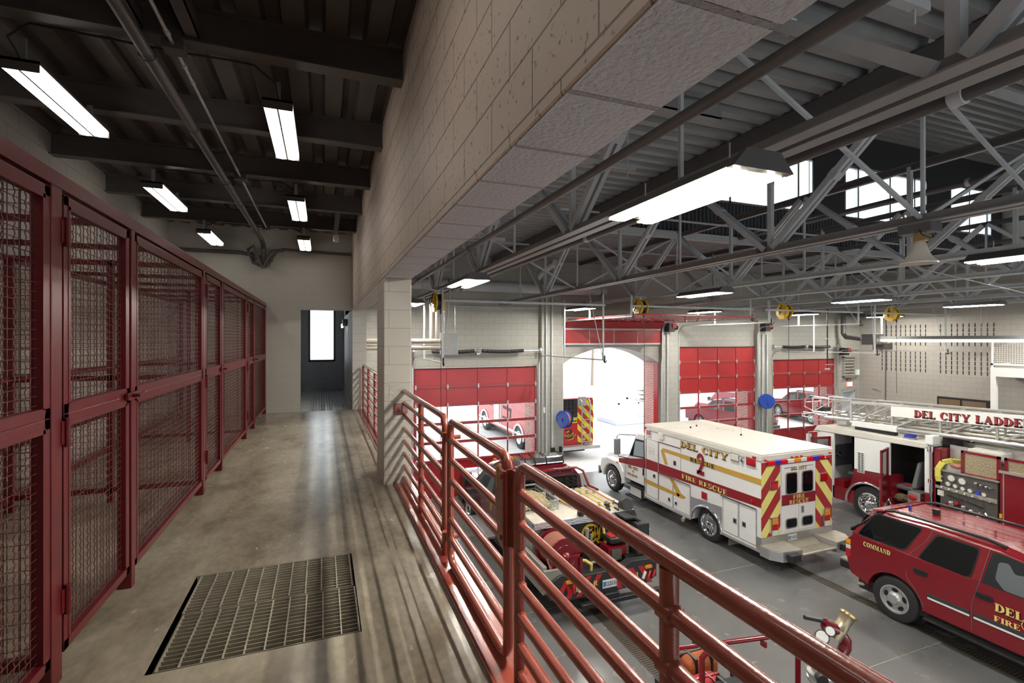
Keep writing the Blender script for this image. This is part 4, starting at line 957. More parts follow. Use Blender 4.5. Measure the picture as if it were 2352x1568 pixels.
# ------------------------------------------------------------------ rescue ambulance
AX, AX2, AR, AF = 9.06, 11.28, 8.19, 12.42
am = thing('rescue_ambulance', 'white box ambulance with red and gold stripes and chevron back', 'ambulance', (10.17, 11.5, 0))
zb, zt = .38, 2.54
side = [(AR, zb), (9.33, .36), (9.36, .42)] + [(9.86 + .52*cos(a), .42 + .48*sin(a)) for a in [math.radians(t) for t in range(0, 181, 15)]][1:-1][::1] 
arch = [(9.86 - .52*cos(math.radians(t)), .40 + .46*sin(math.radians(t))) for t in range(0, 181, 15)]
poly = [(AR, zb)] + [(arch[0][0], zb)] + arch + [(arch[-1][0], zb), (AF, zb), (AF, zt), (AR, zt)]
MB().prism(poly, 'x', AX, AX2).build('box_body', m_white, am, bevel=.012)
MB().box(AX-.02, AX2+.02, AR-.02, AF+.02, zt-.15, zt-.02).box(AX-.012, AX2+.012, AR-.012, AF+.012, zt-.03, zt+.012).build('roof', m_roofw, am, bevel=.015, seg=3)
MB().prism([(y, z) for y, z in arch] + [(arch[-1][0]-.001, .3), (arch[0][0]+.001, .3)], 'x', AX+.5, AX+.52).box(AX+.52, AX2-.05, 9.2, 12.3, .3, .5).build('chassis', m_black, am)
ring = [(AX-.025, 9.86 - .52*cos(math.radians(t)), .40 + .46*sin(math.radians(t))) for t in range(-4, 185, 9)]
MB().tube(ring, .028, 8).build('wheel_arch_trim', m_chrome, am, smooth=50)
# diamond plate around the wheel and along the bottom of the back
dp = MB(); top = .98
pts = [(10.42, .40), (10.42, .95), (9.34, 1.02), (9.34, .40)]
pl = [(arch[0][0], .40)] + [(10.42 - 1.08*0, .40)]
seg = [(9.34, .40), (9.34, 1.02), (10.42, .96), (10.42, .40)] + [(2*9.86 - y, z) for y, z in arch]
slab(dp, seg, AX, .004)
dp.build('tread_plate', m_tread, am)
MB().box(AX-.01, AX2+.01, AR-.014, AR+.02, .38, .70).box(AX-.012, AX+.01, AR-.012, AR+.12, .38, .70).build('rear_tread_plate', tread('tread_fine', (.55,.55,.54), 30.), am)
wheel(am, (AX+.05, 9.84, .41), .41, .265, .24, -1, 'truck'); wheel(am, (AX2-.05, 9.84, .41), .41, .265, .24, 1, 'truck')
# compartment doors on the side
def cdoor(y0, y1, z0, z1, hy, hz):
    o = MB(); slab(o, [(y0, z0), (y1, z0), (y1, z1), (y0, z1)], AX, .006); d = o.build('compartment_door', m_white, am, bevel=.003)
    g = MB()
    for a, b, c_, e in ((y0-.012, y0-.004, z0, z1), (y1+.004, y1+.012, z0, z1), (y0, y1, z1+.003, z1+.010), (y0, y1, z0-.010, z0-.003)): g.box(AX-.005, AX+.001, a, b, c_, e)
    g.build('gap', m_seam, d)
    if hy: 
        h = MB().box(AX-.016, AX-.004, hy-.055, hy+.055, hz-.06, hz+.06).build('latch', m_chrome, d, bevel=.004)
        MB().box(AX-.02, AX-.015, hy-.03, hy+.03, hz-.035, hz+.035).build('paddle', m_black, h)
cdoor(11.79, 12.33, .45, 2.12, 11.95, 1.10); cdoor(10.83, 11.74, 1.28, 2.12, 11.05, 1.69); cdoor(11.15, 11.74, .43, 1.22, 11.28, .62)
cdoor(10.46, 11.11, .43, 1.22, 11.0, .60); cdoor(8.85, 9.30, .48, 1.28, 8.93, .83); cdoor(8.33, 8.80, .48, 1.28, 8.66, .84)
h = MB().box(AX-.014, AX, 8.305, 8.325, .45, 1.3).box(AX-.014, AX, 10.43, 10.45, .45, 1.22).box(AX-.014, AX, 12.34, 12.36, .5, 2.12).box(AX-.014, AX, 11.755, 11.775, .5, 2.12)
h.split('hinge', m_galv, am)
MB().box(AX-.03, AX, 8.3, 9.36, 1.295, 1.32).box(AX-.03, AX, 10.43, 11.78, 1.235, 1.26).box(AX-.02, AX, 10.8, 11.78, 2.14, 2.155).split('drip_rail', m_chrome, am)
MB().box(AX-.015, AX+.02, 8.19, 9.34, .36, .42).box(AX-.015, AX+.02, 10.42, 12.42, .34, .40).split('sill', m_alum, am)
lv = MB()
for i in range(5):
    for y in (11.95, 12.1): lv.box(AX-.012, AX-.005, y, y+.1, 1.72+i*.045, 1.735+i*.045)
lv.build('louvres', m_roofw, am)
# stripes
r = MB(); slab(r, [(AR, 1.37), (AF, 1.22), (AF, 1.52), (AR, 1.56)], AX, .009); r.build('red_stripe', m_maroon, am)
gs = MB()
slab(gs, [(AR, 1.87), (AR, 2.00), (11.56, 2.00), (11.50, 1.90)], AX, .0085); slab(gs, [(11.50, 1.90), (11.56, 2.0), (11.66, 1.90), (11.48, 1.56), (11.34, 1.57)], AX, .0085)
slab(gs, [(11.28, 1.22), (11.13, 1.24), (10.78, .92), (10.92, .80)], AX, .0085); slab(gs, [(10.60, .88), (10.70, .80), (AF, .78), (AF, .92)], AX, .0085); slab(gs, [(10.92, .9), (10.78, .92), (10.60, .88), (10.70, .80)], AX, .0086)
gs.build('gold_stripe', mt('gold_vinyl', (.50,.30,.055), .4), am)
U, Z = (0,-1,0), (0,0,1); XO = AX-.012
lettering('DEL CITY', .165, (XO, 10.83, 2.19), U, Z, am, m_gold, m_black, width=1.68, out=(-1,0,0), label='gold DEL CITY lettering')
lettering('RESCUE', .11, (XO, 10.44, 1.885), U, Z, am, m_black, width=.88, out=(-1,0,0), label='black RESCUE lettering')
lettering('2', .55, (XO-.004, 10.20, 1.62), U, Z, am, m_maroon, width=.30, out=(-1,0,0), label='large dark red number 2', name='number')
lettering('FIRE RESCUE', .13, (XO, 10.76, 1.35), U, (0,.02,1), am, m_yel, m_black, width=1.6, out=(-1,0,0), label='gold FIRE RESCUE lettering')
for y, m, w in ((12.21, m_redlens, .2), (11.62, m_clear, .22), (8.92, m_clear, .26), (8.45, m_redlens, .28)): chromebox(am, 'side_lamp', AX, y, 2.33, w, .19, m)
MB().sph((AX-.03, 8.70, 2.32), .05, 10, (.8, 1, 1.4)).build('flood_lamp', m_chrome, am, smooth=60)
chromebox(am, 'side_lamp', AX, 9.91, 1.13, .2, .19, m_redlens)
for y in (12.36, 8.36): MB().box(AX-.03, AX-.015, y-.05, y+.05, 2.42, 2.47).build('marker_lamp', m_redlens, am)
MB().lathe([(.045, 0), (.04, .015), (.02, .02)], (AX-.008, 8.42, 1.44), (-1,0,0), 14).build('fuel_cap', m_redlens, am)
MB().cyl((AX+.1, 10.75, .3), (AX-.1, 10.62, .28), .05, n=14).build('exhaust_pipe', m_dirtal, am, smooth=40)
MB().box(AX+.1, AX+.7, 9.22, 9.235, .12, .5).box(AX2-.7, AX2-.1, 9.22, 9.235, .12, .5).split('mud_flap', m_dirtal, am)
# back: chevrons, doors, lamps
MB().box(AX-.002, 9.62, AR-.008, AR+.002, .70, 2.36).box(10.74, AX2+.002, AR-.008, AR+.002, .70, 2.36).split('chevron_panel', m_chevam, am)
for k, (x0, x1) in enumerate(((9.65, 10.175), (10.185, 10.71))):
    dr = MB().box(x0, x1, AR-.02, AR, .74, 2.28).build('rear_door', m_white, am, bevel=.006)
    MB().box(x0, x1, AR-.024, AR-.019, 1.34, 1.58).build('red_band', m_maroon, dr)
    cx = (x0+x1)/2 + (-.0 if k else .03)
    for za, zc in ((1.60, 2.06), (.83, 1.02)):
        MB().prism(rrect(cx-.19, cx+.19, za-.025, zc+.025, .07), 'y', AR-.032, AR-.018).build('window_trim', m_alum, dr)
        MB().prism(rrect(cx-.155, cx+.155, za, zc, .055), 'y', AR-.036, AR-.03).build('window', m_glassd, dr)
    if k == 1: MB().box(x0+.06, x0+.14, AR-.04, AR-.02, 1.12, 1.28).build('door_handle', m_chrome, dr, bevel=.006)
    MB().box(x0+.08, x1-.08, AR-.026, AR-.02, 2.18, 2.2).build('trim', m_galv, dr)
lettering('DEL CITY', .075, (9.93, AR-.026, 2.12), (1,0,0), Z, am, m_gold, m_black, width=.5, out=(0,-1,0), label='small gold DEL CITY lettering')
lettering('FIRE', .10, (9.99, AR-.028, 1.465), (1,0,0), Z, am, m_yel, width=.38, out=(0,-1,0), label='yellow FIRE lettering on rear doors')
lettering('RESCUE', .10, (9.87, AR-.028, 1.35), (1,0,0), Z, am, m_yel, width=.62, out=(0,-1,0), label='yellow RESCUE lettering on rear doors')
xs = 9.2
for m, w in ((m_redl, .22), (m_blue, .17), (m_redl, .2), (m_clear, .2), (m_amber, .2), (m_clear, .2), (m_redl, .2), (m_blue, .2), (m_redlens, .18)):
    MB().box(xs+.006, xs+w-.006, AR-.07, AR-.015, 2.305, 2.39).build('light_bar_lamp', m, am, bevel=.01); xs += w
MB().box(9.18, 11.16, AR-.05, AR, 2.285, 2.31).build('light_bar', m_chrome, am)
for x in (9.95, 10.1, 10.25, 9.15, 11.18): MB().sph((x, AR-.03, 2.42), .035, 8, (1.3,1,.6)).build('marker_lamp', m_redlens, am)
for x in (9.41, 10.98): rearbox(am, 'rear_lamp', x, AR-.005, 1.83 if x < 10 else 1.87, .24, .21, m_redlens)
for x in (9.40, 11.05):
    o = MB().box(x-.11, x+.11, AR-.06, AR-.005, .70, 1.13).build('tail_lamp', m_chrome, am, bevel=.008)
    MB().box(x-.07, x+.09, AR-.072, AR-.058, .98, 1.10).build('amber_lens', m_amber, o, bevel=.004); MB().box(x-.07, x+.09, AR-.072, AR-.058, .85, .97).build('red_lens', m_redlens, o, bevel=.004); MB().box(x-.07, x+.09, AR-.072, AR-.058, .73, .84).build('clear_lens', m_clear, o, bevel=.004)
plate(am, 9.98, AR-.02, .60, '10445', .27, .14)
m_stepd = mt('step_dusty', (.20,.175,.13), .5, .4)
# rear step bumper
bp = MB().box(9.7, 10.75, 7.70, 7.98, .40, .45).build('rear_step', m_stepd, am, bevel=.006)
g = MB()
for i in range(7): g.box(9.72, 10.73, 7.72+i*.035, 7.735+i*.035, .45, .457)
g.cyl((9.68, 7.69, .43), (10.77, 7.69, .43), .03, n=10).build('step_tread', m_dirtal, bp)
MB().hexa([(9.7,7.98,.42),(10.75,7.98,.42),(10.75,8.18,.5),(9.7,8.18,.5)], [(9.7,7.98,.44),(10.75,7.98,.44),(10.75,8.18,.52),(9.7,8.18,.52)]).build('step_plate', m_stepd, am)
for s, x in ((-1, 9.36), (1, 11.02)):
    pz = [(x-s*-.34*1, 8.18), (x-s*.36*-1, 7.70)]
    a = [(x+s*.36, 8.18), (x+s*.36, 7.93), (x+s*.2, 7.72), (x-s*.30, 7.66), (x-s*.34, 8.18)]
    MB().prism(a, 'z', .33, .55).build('bumper_pod', m_tread, am, bevel=.008)
    MB().prism(a, 'z', .55, .56).build('pod_top', m_dirtal, am)
    MB().box(x-s*.02-.15, x-s*.02+.15, 7.57, 7.69, .36, .52).build('rubber_bumper', m_rubber, am, bevel=.02)
# roof antennas
for x, y, hh, r in ((9.85, 11.35, .06, .02), (10.2, 11.5, .06, .02), (10.35, 10.0, .05, .025), (10.5, 11.0, .03, .01), (10.7, 10.6, .02, .01)): MB().cyl((x, y, zt), (x, y, zt+hh), r, n=8).build('roof_stud', m_black, am)
MB().cyl((10.35, 10.0, zt), (10.35, 10.0, zt+.5), .0025, n=4).build('antenna', m_black, am)
# cab
cw0, cw1 = 9.12, 11.22
cp = [(12.40, .62), (13.62, .62), (13.66, 1.30), (13.40, 1.36), (12.98, 2.12), (12.82, 2.2), (12.40, 2.2)]
MB().prism(cp, 'x', cw0, cw1).build('cab', m_white, am, bevel=.04, seg=3)
r = MB(); r.prism([(12.4, 1.19), (13.9, 1.05), (13.9, 1.18), (12.4, 1.50)], 'x', cw0-.004, cw0+.001); r.build('red_stripe', m_maroon, am)
MB().prism([(12.50, 1.48), (13.30, 1.40), (12.97, 2.0), (12.52, 2.02)], 'x', cw0-.006, cw0+.002).build('window_frame', m_black, am)
MB().prism([(12.54, 1.52), (13.08, 1.45), (12.97, 1.93), (12.56, 1.96)], 'x', cw0-.010, cw0-.002).build('window', mt('cab_glass', (.30,.36,.40), .06, coat=.5), am)
MB().prism([(13.12, 1.44), (13.26, 1.42), (13.02, 1.9)], 'x', cw0-.010, cw0-.002).build('quarter_window', m_glassd, am)
MB().hexa([(cw0+.06,13.39,1.40),(cw0+.06,13.41,1.40),(cw0+.06,13.05,2.08),(cw0+.06,13.0,2.08)], [(cw1-.06,13.39,1.40),(cw1-.06,13.43,1.40),(cw1-.06,13.05,2.08),(cw1-.06,13.0,2.08)]).build('windscreen', m_glassd, am)
hp = [(13.6, .75), (15.05, .75), (15.12, 1.0), (14.95, 1.18), (13.62, 1.36)]
MB().prism(hp, 'x', cw0+.28, cw1-.28).build('hood', m_white, am, bevel=.06, seg=3)
fa = [(14.28 - .54*cos(math.radians(t)), .38 + .50*sin(math.radians(t))) for t in range(0, 181, 15)]
fp = [(13.58, .42), (fa[0][0], .38)] + fa + [(14.95, .42), (15.08, .62), (14.98, .98), (14.6, 1.08), (13.85, 1.05), (13.62, .8)]
MB().prism(fp, 'x', cw0-.02, cw0+.4).build('fender', m_white, am, bevel=.05, seg=3); MB().prism(fp, 'x', cw1-.4, cw1+.02).build('fender', m_white, am, bevel=.05, seg=3)
MB().box(cw0+.25, cw1-.25, 13.5, 15.1, .35, .8).build('front_chassis', m_black, am)
MB().box(cw0-.04, cw1+.04, 15.1, 15.28, .38, .68).build('front_bumper', m_chrome, am, bevel=.02)
wheel(am, (cw0-.02, 14.28, .41), .41, .27, .24, -1, 'bright'); wheel(am, (cw1+.02, 14.28, .41), .41, .27, .24, 1, 'bright')
MB().box(cw0-.03, cw0-.018, 13.9, 14.02, 1.0, 1.06).build('turn_lamp', m_amber, am, bevel=.004)
sp = MB()
for zz, x0 in ((.56, 8.98), (.22, 8.93)): sp.box(x0, cw0+.25, 12.50, 13.25, zz-.03, zz)
sp.box(9.0, 9.05, 12.46, 12.52, .2, .6).build('cab_step', mt('step_black', (.03,.03,.033), .4, .5), am)
MB().box(9.05, 9.35, 12.58, 13.15, .24, .53).build('tool_box', m_white, am, bevel=.01)
MB().box(cw0-.015, cw0, 12.54, 12.60, .95, 1.16).build('door_handle', m_black, am, bevel=.006)
MB().box(cw0-.004, cw0+.001, 12.47, 12.48, .65, 1.5).box(cw0-.004, cw0+.001, 13.52, 13.53, .65, 1.3).build('door_gap', m_seam, am)
MB().tube([(cw0, 13.30, 1.30), (8.86, 13.5, 1.35), (8.80, 13.52, 1.45), (8.80, 13.52, 2.0), (8.86, 13.45, 2.06), (cw0+.1, 12.95, 2.1)], .014, 6).build('mirror_bracket', m_black, am, smooth=50)
MB().box(8.70, 8.90, 13.46, 13.56, 1.42, 1.92).build('mirror', mt('mirror_grey', (.22,.23,.24), .3), am, bevel=.02)
lettering('DEL CITY', .085, (cw0-.012, 13.36, 1.02), U, Z, am, m_gold, m_black, width=.52, out=(-1,0,0), label='gold lettering on the cab door')
lettering('FIRE RESCUE', .06, (cw0-.012, 13.38, .80), U, Z, am, m_gold, m_black, width=.52, out=(-1,0,0), label='gold lettering on the cab door')
MB().lathe([(.045, 0), (.045, .006), (0, .006)], (cw0-.004, 13.1, .94), (-1,0,0), 8).build('emblem', m_gold, am)
MB().cyl((cw0+.55, 13.12, 1.42), (cw0+.58, 13.02, 1.5), .17, n=14).build('steering_wheel', m_black, am)
# ------------------------------------------------------------------ ladder truck (front toward the doors)
LX, LX2 = 14.35, 16.85; LK = .976
def ly(y): return LK*y
def lz(z): return CZ - LK*(CZ - z)
def lp(*pts): return [(ly(a), lz(b)) for a, b in pts]
lt = thing('ladder_truck', 'red and white ladder fire truck with open cab doors', 'fire truck', (15.6, 7.5, 0))
# lower red body with wheel arch, openings for two cab doors left open
fwy, fwr = ly(9.55), .46
arc_ = [(fwy - .62*cos(math.radians(t)), .44 + .60*sin(math.radians(t))) for t in range(0, 181, 15)]
red_lo = [(ly(9.98), .32), (arc_[-1][0], .36)] + arc_[::-1] + [(arc_[0][0], .34), (ly(9.02), .34), (ly(9.02), lz(1.36)), (ly(9.98), lz(1.27))]
MB().prism([(ly(9.98), lz(1.27))] + [(arc_[-1][0], .5)] + arc_[::-1] + [(arc_[0][0], .5), (ly(8.95), .5), (ly(8.95), lz(1.3))], 'x', LX, LX+.5).build('cab_lower', m_fred, lt, bevel=.008)
MB().prism(lp((9.98,1.27),(9.0,1.32),(9.0,2.25),(9.98,2.25)), 'x', LX, LX+.06).build('cab_side_panel', m_white, lt, bevel=.008)
vt = MB()
MB().prism(lp((9.88,1.20),(9.68,1.20),(9.68,1.80),(9.88,1.80)), 'x', LX-.012, LX).build('vent_frame', m_white, lt)
for i in range(12):
    for a in (9.70, 9.79): vt.prism(lp((a+.07,1.22+i*.048),(a,1.22+i*.048),(a,1.248+i*.048),(a+.07,1.248+i*.048)), 'x', LX-.016, LX-.01)
vt.build('vent_slots', m_black, lt)
# roof
MB().prism([(ly(11.3), lz(2.12)), (ly(11.15), lz(2.36)), (ly(10.9), lz(2.40)), (ly(8.1), lz(2.40)), (ly(8.02), lz(2.24)), (ly(11.2), lz(2.20))], 'x', LX-.02, LX2).build('cab_roof', m_roofw, lt, bevel=.05, seg=3)
MB().prism(lp((11.2,.5),(11.2,2.25),(10.95,2.3),(10.95,.5)), 'x', LX+.05, LX2).build('cab_front', m_white, lt, bevel=.03)
MB().box(LX+1.3, LX2, ly(8.0), ly(11.0), .5, lz(2.3)).box(LX+.05, LX2, ly(8.0), ly(11.1), .35, .62).box(LX+.1, LX2, ly(8.0), ly(8.12), .5, lz(2.3)).build('cab_interior', m_dark, lt)
MB().box(LX, LX+.6, ly(9.98), ly(10.65), .34, .72).box(LX+.02, LX+.5, ly(10.3), ly(10.62), .72, .92).build('step_well', m_fred, lt, bevel=.01)
MB().box(LX+.0, LX+.05, ly(10.60), ly(11.1), .34, lz(2.2)).build('front_pillar', m_white, lt)
MB().box(LX-.005, LX+.6, ly(8.2), ly(8.95), .34, lz(.55)).build('rear_step_box', m_fred, lt, bevel=.01)
MB().box(LX-.01, LX+.4, ly(8.25), ly(8.55), lz(.65), lz(1.02)).build('step_bin', m_alum, lt, bevel=.01)
# seats
def seat(x, y, z):
    s = MB().box(x-.25, x+.25, y-.25, y+.25, z-.1, z+.02).build('seat', m_seat, lt, bevel=.05, seg=3)
    MB().hexa([(x-.24,y-.3,z),(x+.24,y-.3,z),(x+.24,y-.18,z),(x-.24,y-.18,z)], [(x-.2,y-.42,z+.72),(x+.2,y-.42,z+.72),(x+.2,y-.32,z+.72),(x-.2,y-.32,z+.72)]).build('backrest', mt('seat_cover', (.16,.17,.18), .7), s, bevel=.05, seg=3)
seat(LX+.55, ly(10.15), lz(1.05)); seat(LX+.45, ly(8.8), lz(1.05)); seat(LX+1.0, ly(8.45), lz(1.05))
MB().lathe([(.2,-.015),(.225,0),(.2,.015),(.185,0)], (LX+.5, ly(10.75), lz(1.55)), (0,-.6,1), 20, closed=True).cyl((LX+.5, ly(10.75), lz(1.55)), (LX+.5, ly(10.95), lz(1.3)), .03, n=8).build('steering_wheel', m_black, lt)
MB().box(LX+.1, LX+1.3, ly(10.85), ly(10.95), lz(1.1), lz(1.75)).build('dashboard', m_seat, lt, bevel=.03)
for i, y in enumerate((10.1, 10.3, 10.5)): MB().cyl((LX+.9, ly(y), lz(1.55)), (LX+.9, ly(y), lz(1.95)), .025, n=8).build('grab_strap', mt('strap_orange', (.5,.12,.04), .6), lt)
# open doors
def cab_door(y, sw, nm='open_door'):
    d = MB(); x0 = LX - .02; w = .68; a = math.radians(sw)
    ux, uy = -sin(a)*w, -cos(a)*w
    p = lambda t, z, o=0.: (x0 + ux*t + uy/w*o*-1, y + uy*t + ux/w*o, z)
    d.hexa([p(0,lz(.5)), p(1,lz(.5)), p(1,lz(.5),.05), p(0,lz(.5),.05)], [p(0,lz(1.38)), p(1,lz(1.38)), p(1,lz(1.38),.05), p(0,lz(1.38),.05)])
    for t0, t1, z0, z1 in ((0,.10,lz(1.38),lz(2.1)), (.90,1,lz(1.38),lz(2.1)), (0,1,lz(2.03),lz(2.1))):
        d.hexa([p(t0,z0), p(t1,z0), p(t1,z0,.05), p(t0,z0,.05)], [p(t0,z1), p(t1,z1), p(t1,z1,.05), p(t0,z1,.05)])
    o = d.build(nm, m_fred, lt, bevel=.008)
    MB().quad(p(.1,lz(1.38),.025), p(.9,lz(1.38),.025), p(.9,lz(2.03),.025), p(.1,lz(2.03),.025)).build('pane', m_panet, o)
    MB().hexa([p(.06,lz(.6),-.012), p(.94,lz(.6),-.012), p(.94,lz(.6),.0), p(.06,lz(.6),.0)], [p(.06,lz(1.3),-.012), p(.94,lz(1.3),-.012), p(.94,lz(1.3),.0), p(.06,lz(1.3),.0)]).build('inner_panel', m_alum, o)
    MB().tube([p(.5,lz(1.0),-.05), p(.5,lz(1.0),-.07), p(.8,lz(1.0),-.07), p(.8,lz(1.0),-.02)], .012, 6).build('grab_handle', m_chrome, o)
cab_door(ly(9.06), 71); cab_door(ly(10.72), 100)
# wheel and chrome arch
MB().tube([(LX-.03, fwy - .62*cos(math.radians(t)), .44 + .60*sin(math.radians(t))) for t in range(-6, 187, 8)], .04, 8).build('wheel_arch_trim', m_chrome, lt, smooth=50)
wheel(lt, (LX-.0, fwy, .46), .5, .3, .3, -1, 'bright'); wheel(lt, (LX2, fwy, .5), .5, .3, .3, 1, 'bright'); wheel(lt, (LX, ly(3.2), .5), .5, .3, .3, -1, 'bright'); wheel(lt, (LX2, ly(3.2), .5), .5, .3, .3, 1, 'bright')
# white column with chrome pipes behind the cab
MB().box(LX-.02, LX+.35, ly(8.02), ly(8.15), lz(1.1), lz(2.3)).build('corner_post', m_white, lt, bevel=.02)
MB().box(LX-.02, LX+.35, ly(8.02), ly(8.15), .4, lz(1.1)).build('corner_post_red', m_fred, lt, bevel=.02)
MB().cyl((LX-.05, ly(7.98), .45), (LX-.05, ly(7.98), lz(2.25)), .035, n=12).cyl((LX-.06, ly(7.98), lz(2.2)), (LX-.06, ly(7.98), lz(2.34)), .07, n=12).cyl((LX-.06, ly(7.98), lz(1.4)), (LX-.06, ly(7.98), lz(1.5)), .055, n=12).build('light_pole', m_chrome, lt, smooth=40)
MB().box(LX-.12, LX+.2, ly(7.9), ly(8.08), lz(2.38), lz(2.62)).build('flood_lamp', m_white, lt, bevel=.02)
MB().box(LX, LX+.4, ly(7.78), ly(7.95), .4, lz(2.3)).build('red_column', m_fred, lt, bevel=.02)
# pump panel
MB().prism(lp((7.90,.5),(7.90,1.78),(6.66,1.78),(6.66,.5)), 'x', LX-.0, LX+.2).build('pump_panel', mt('pump_panel_grey', (.095,.088,.08), .45, .3), lt)
MB().prism(lp((7.90,1.38),(7.90,1.30),(6.66,1.25),(6.66,1.35)), 'x', LX-.02, LX).prism(lp((7.92,1.80),(7.92,1.76),(6.62,1.76),(6.62,1.80)), 'x', LX-.03, LX+.05).split('panel_trim', m_dirtal, lt)
ga = MB(); gf = MB()
for y, z, r in ((7.55,1.62,.075),(7.33,1.60,.075),(7.62,1.46,.05),(7.47,1.44,.045),(7.32,1.42,.045),(7.17,1.41,.045),(6.9,1.40,.045)):
    ga.lathe([(r+.01,0),(r+.01,.025),(r-.008,.03)], (LX, ly(y), lz(z)), (-1,0,0), 18); gf.lathe([(r-.008,.0),(r-.008,.032),(0,.033)], (LX, ly(y), lz(z)), (-1,0,0), 18)
gg = ga.split('gauge', m_chrome, lt, smooth=40); gf.split('gauge_face', mt('gauge_face', (.62,.62,.58), .3), lt, smooth=40)
kn = MB()
for y, z, r in ((7.05,1.63,.035),(6.95,1.61,.03),(6.85,1.60,.03),(6.77,1.59,.03),(7.75,1.62,.03),(7.75,1.5,.03)): kn.lathe([(r*.5,0),(r,.02),(r,.05),(r*.5,.06)], (LX, ly(y), lz(z)), (-1,0,0), 12)
for i in range(7): kn.lathe([(.025,0),(.03,.04),(.02,.05)], (LX-.02, ly(7.75-i*.16), lz(1.345-i*.011)), (-1,0,0), 10)
for y, z, r in ((7.5,1.02,.06),(7.25,1.0,.05),(7.1,.95,.05),(7.3,.88,.05),(6.95,.85,.05)): kn.lathe([(r*.6,0),(r*.6,.07),(r,.08),(r,.13),(r*.7,.14)], (LX, ly(y), lz(z)), (-1,0,0), 14)
kn.split('valve', m_chrome, lt, smooth=40)
MB().lathe([(.05,.04),(.07,.09),(.05,.13)], (LX, ly(7.58), lz(.98)), (-1,0,0), 14).lathe([(.05,.04),(.06,.09),(.04,.13)], (LX, ly(7.4), lz(1.02)), (-1,0,.3), 14).split('red_valve', m_fred, lt, smooth=40)
MB().beam((LX-.02, ly(7.65), lz(1.18)), (LX-.02, ly(7.28), lz(1.13)), .02, .02).beam((LX-.02, ly(7.24), lz(1.13)), (LX-.02, ly(6.9), lz(1.07)), .02, .02).split('pull_bar', m_black, lt)
MB().lathe([(.075,.07),(.09,.08),(.075,.09),(.065,.08)], (LX, ly(6.9), lz(.92)), (-1,0,0), 18, closed=True).cyl((LX, ly(6.9), lz(.92)), (LX-.08, ly(6.9), lz(.92)), .02, n=8).box(LX-.085, LX-.075, ly(6.83), ly(6.97), lz(.915), lz(.925)).build('hand_wheel', m_chrome, lt)
MB().prism(lp((7.86,1.12),(7.72,1.12),(7.72,1.26),(7.86,1.26)), 'x', LX-.008, LX).build('warning_label', mt('label_white', (.6,.57,.55), .5), lt)
MB().prism(lp((7.06,1.36),(6.99,1.36),(6.99,1.46),(7.06,1.46)), 'x', LX-.02, LX).build('blue_switch', m_blue, lt)
# mesh fronted hose cages above the pump, compartments behind
def mesh_box(y0, y1, z0, z1):
    f = MB(); t = .06
    f.prism(lp((y0,z0),(y1,z0),(y1,z0+t*.6),(y0,z0+t*.6)), 'x', LX, LX+.06).prism(lp((y0,z1-t),(y1,z1-t),(y1,z1),(y0,z1)), 'x', LX, LX+.06).prism(lp((y0,z0),(y0-t,z0),(y0-t,z1),(y0,z1)), 'x', LX, LX+.06).prism(lp((y1+t,z0),(y1,z0),(y1,z1),(y1+t,z1)), 'x', LX, LX+.06)
    o = f.build('mesh_frame', m_fred, lt, bevel=.004)
    MB().prism(lp((y0-t,z0),(y1+t,z0),(y1+t,z1-t),(y0-t,z1-t)), 'x', LX+.03, LX+.05).build('gold_mesh', tread('expanded_mesh', (.62,.53,.36), 28.), o)
mesh_box(7.37, 6.62, 1.79, 2.36); mesh_box(6.54, 5.6, 2.02, 2.36)
MB().box(LX+.05, LX2, ly(6.0), ly(7.9), lz(1.8), lz(1.95)).box(LX+.3, LX+.32, ly(7.0), ly(7.75), lz(1.9), lz(2.4)).box(LX+.75, LX+.77, ly(7.0), ly(7.75), lz(1.9), lz(2.45)).box(LX+1.2, LX+1.22, ly(6.0), ly(7.7), lz(1.9), lz(2.5)).build('hose_bed_dividers', m_alum, lt)
MB().box(LX+.1, LX+.5, ly(6.6), ly(7.3), lz(2.2), lz(2.42)).box(LX+.55, LX+1.0, ly(6.2), ly(7.4), lz(2.2), lz(2.44)).build('packed_hose', mt('hose_white', (.55,.54,.5), .8, var=.2, vs=12), lt, bevel=.04)
hs = MB(); hp_ = [(LX+.25, ly(7.45), lz(2.02)), (LX+.1, ly(7.6), lz(2.05)), (LX-.02, ly(7.74), lz(1.98)), (LX-.06, ly(7.82), lz(1.8)), (LX-.06, ly(7.82), lz(1.58)), (LX-.05, ly(7.8), lz(1.48))]
for i in range(len(hp_)-1): hs.beam(hp_[i], hp_[i+1], .12, .04, up=(1,0,.4))
hs.build('yellow_hose', mt('hose_lime', (.60,.56,.10), .6), lt, bevel=.01)
MB().tube([(LX+.1, ly(7.6), lz(1.92)), (LX+.0, ly(7.45), lz(1.93)), (LX+.15, ly(7.3), lz(1.95))], .055, 8).build('folded_hose', m_hosep, lt, smooth=50)
MB().prism(lp((6.62,.4),(6.62,2.02),(1.6,2.02),(1.6,.4)), 'x', LX, LX2).build('rear_body', m_fred, lt, bevel=.02)
c_ = MB()
for y in (6.56, 5.2, 3.9): c_.prism(lp((y,.6),(y-.02,.6),(y-.02,2.0),(y,2.0)), 'x', LX-.008, LX)
c_.prism(lp((6.62,2.0),(6.62,2.06),(1.6,2.06),(1.6,2.0)), 'x', LX-.04, LX+.1).build('body_trim', m_alum, lt)
MB().prism(lp((6.62,.95),(6.57,.95),(6.57,1.05),(6.62,1.05)), 'x', LX-.02, LX).build('marker_lamp', m_amber, lt)
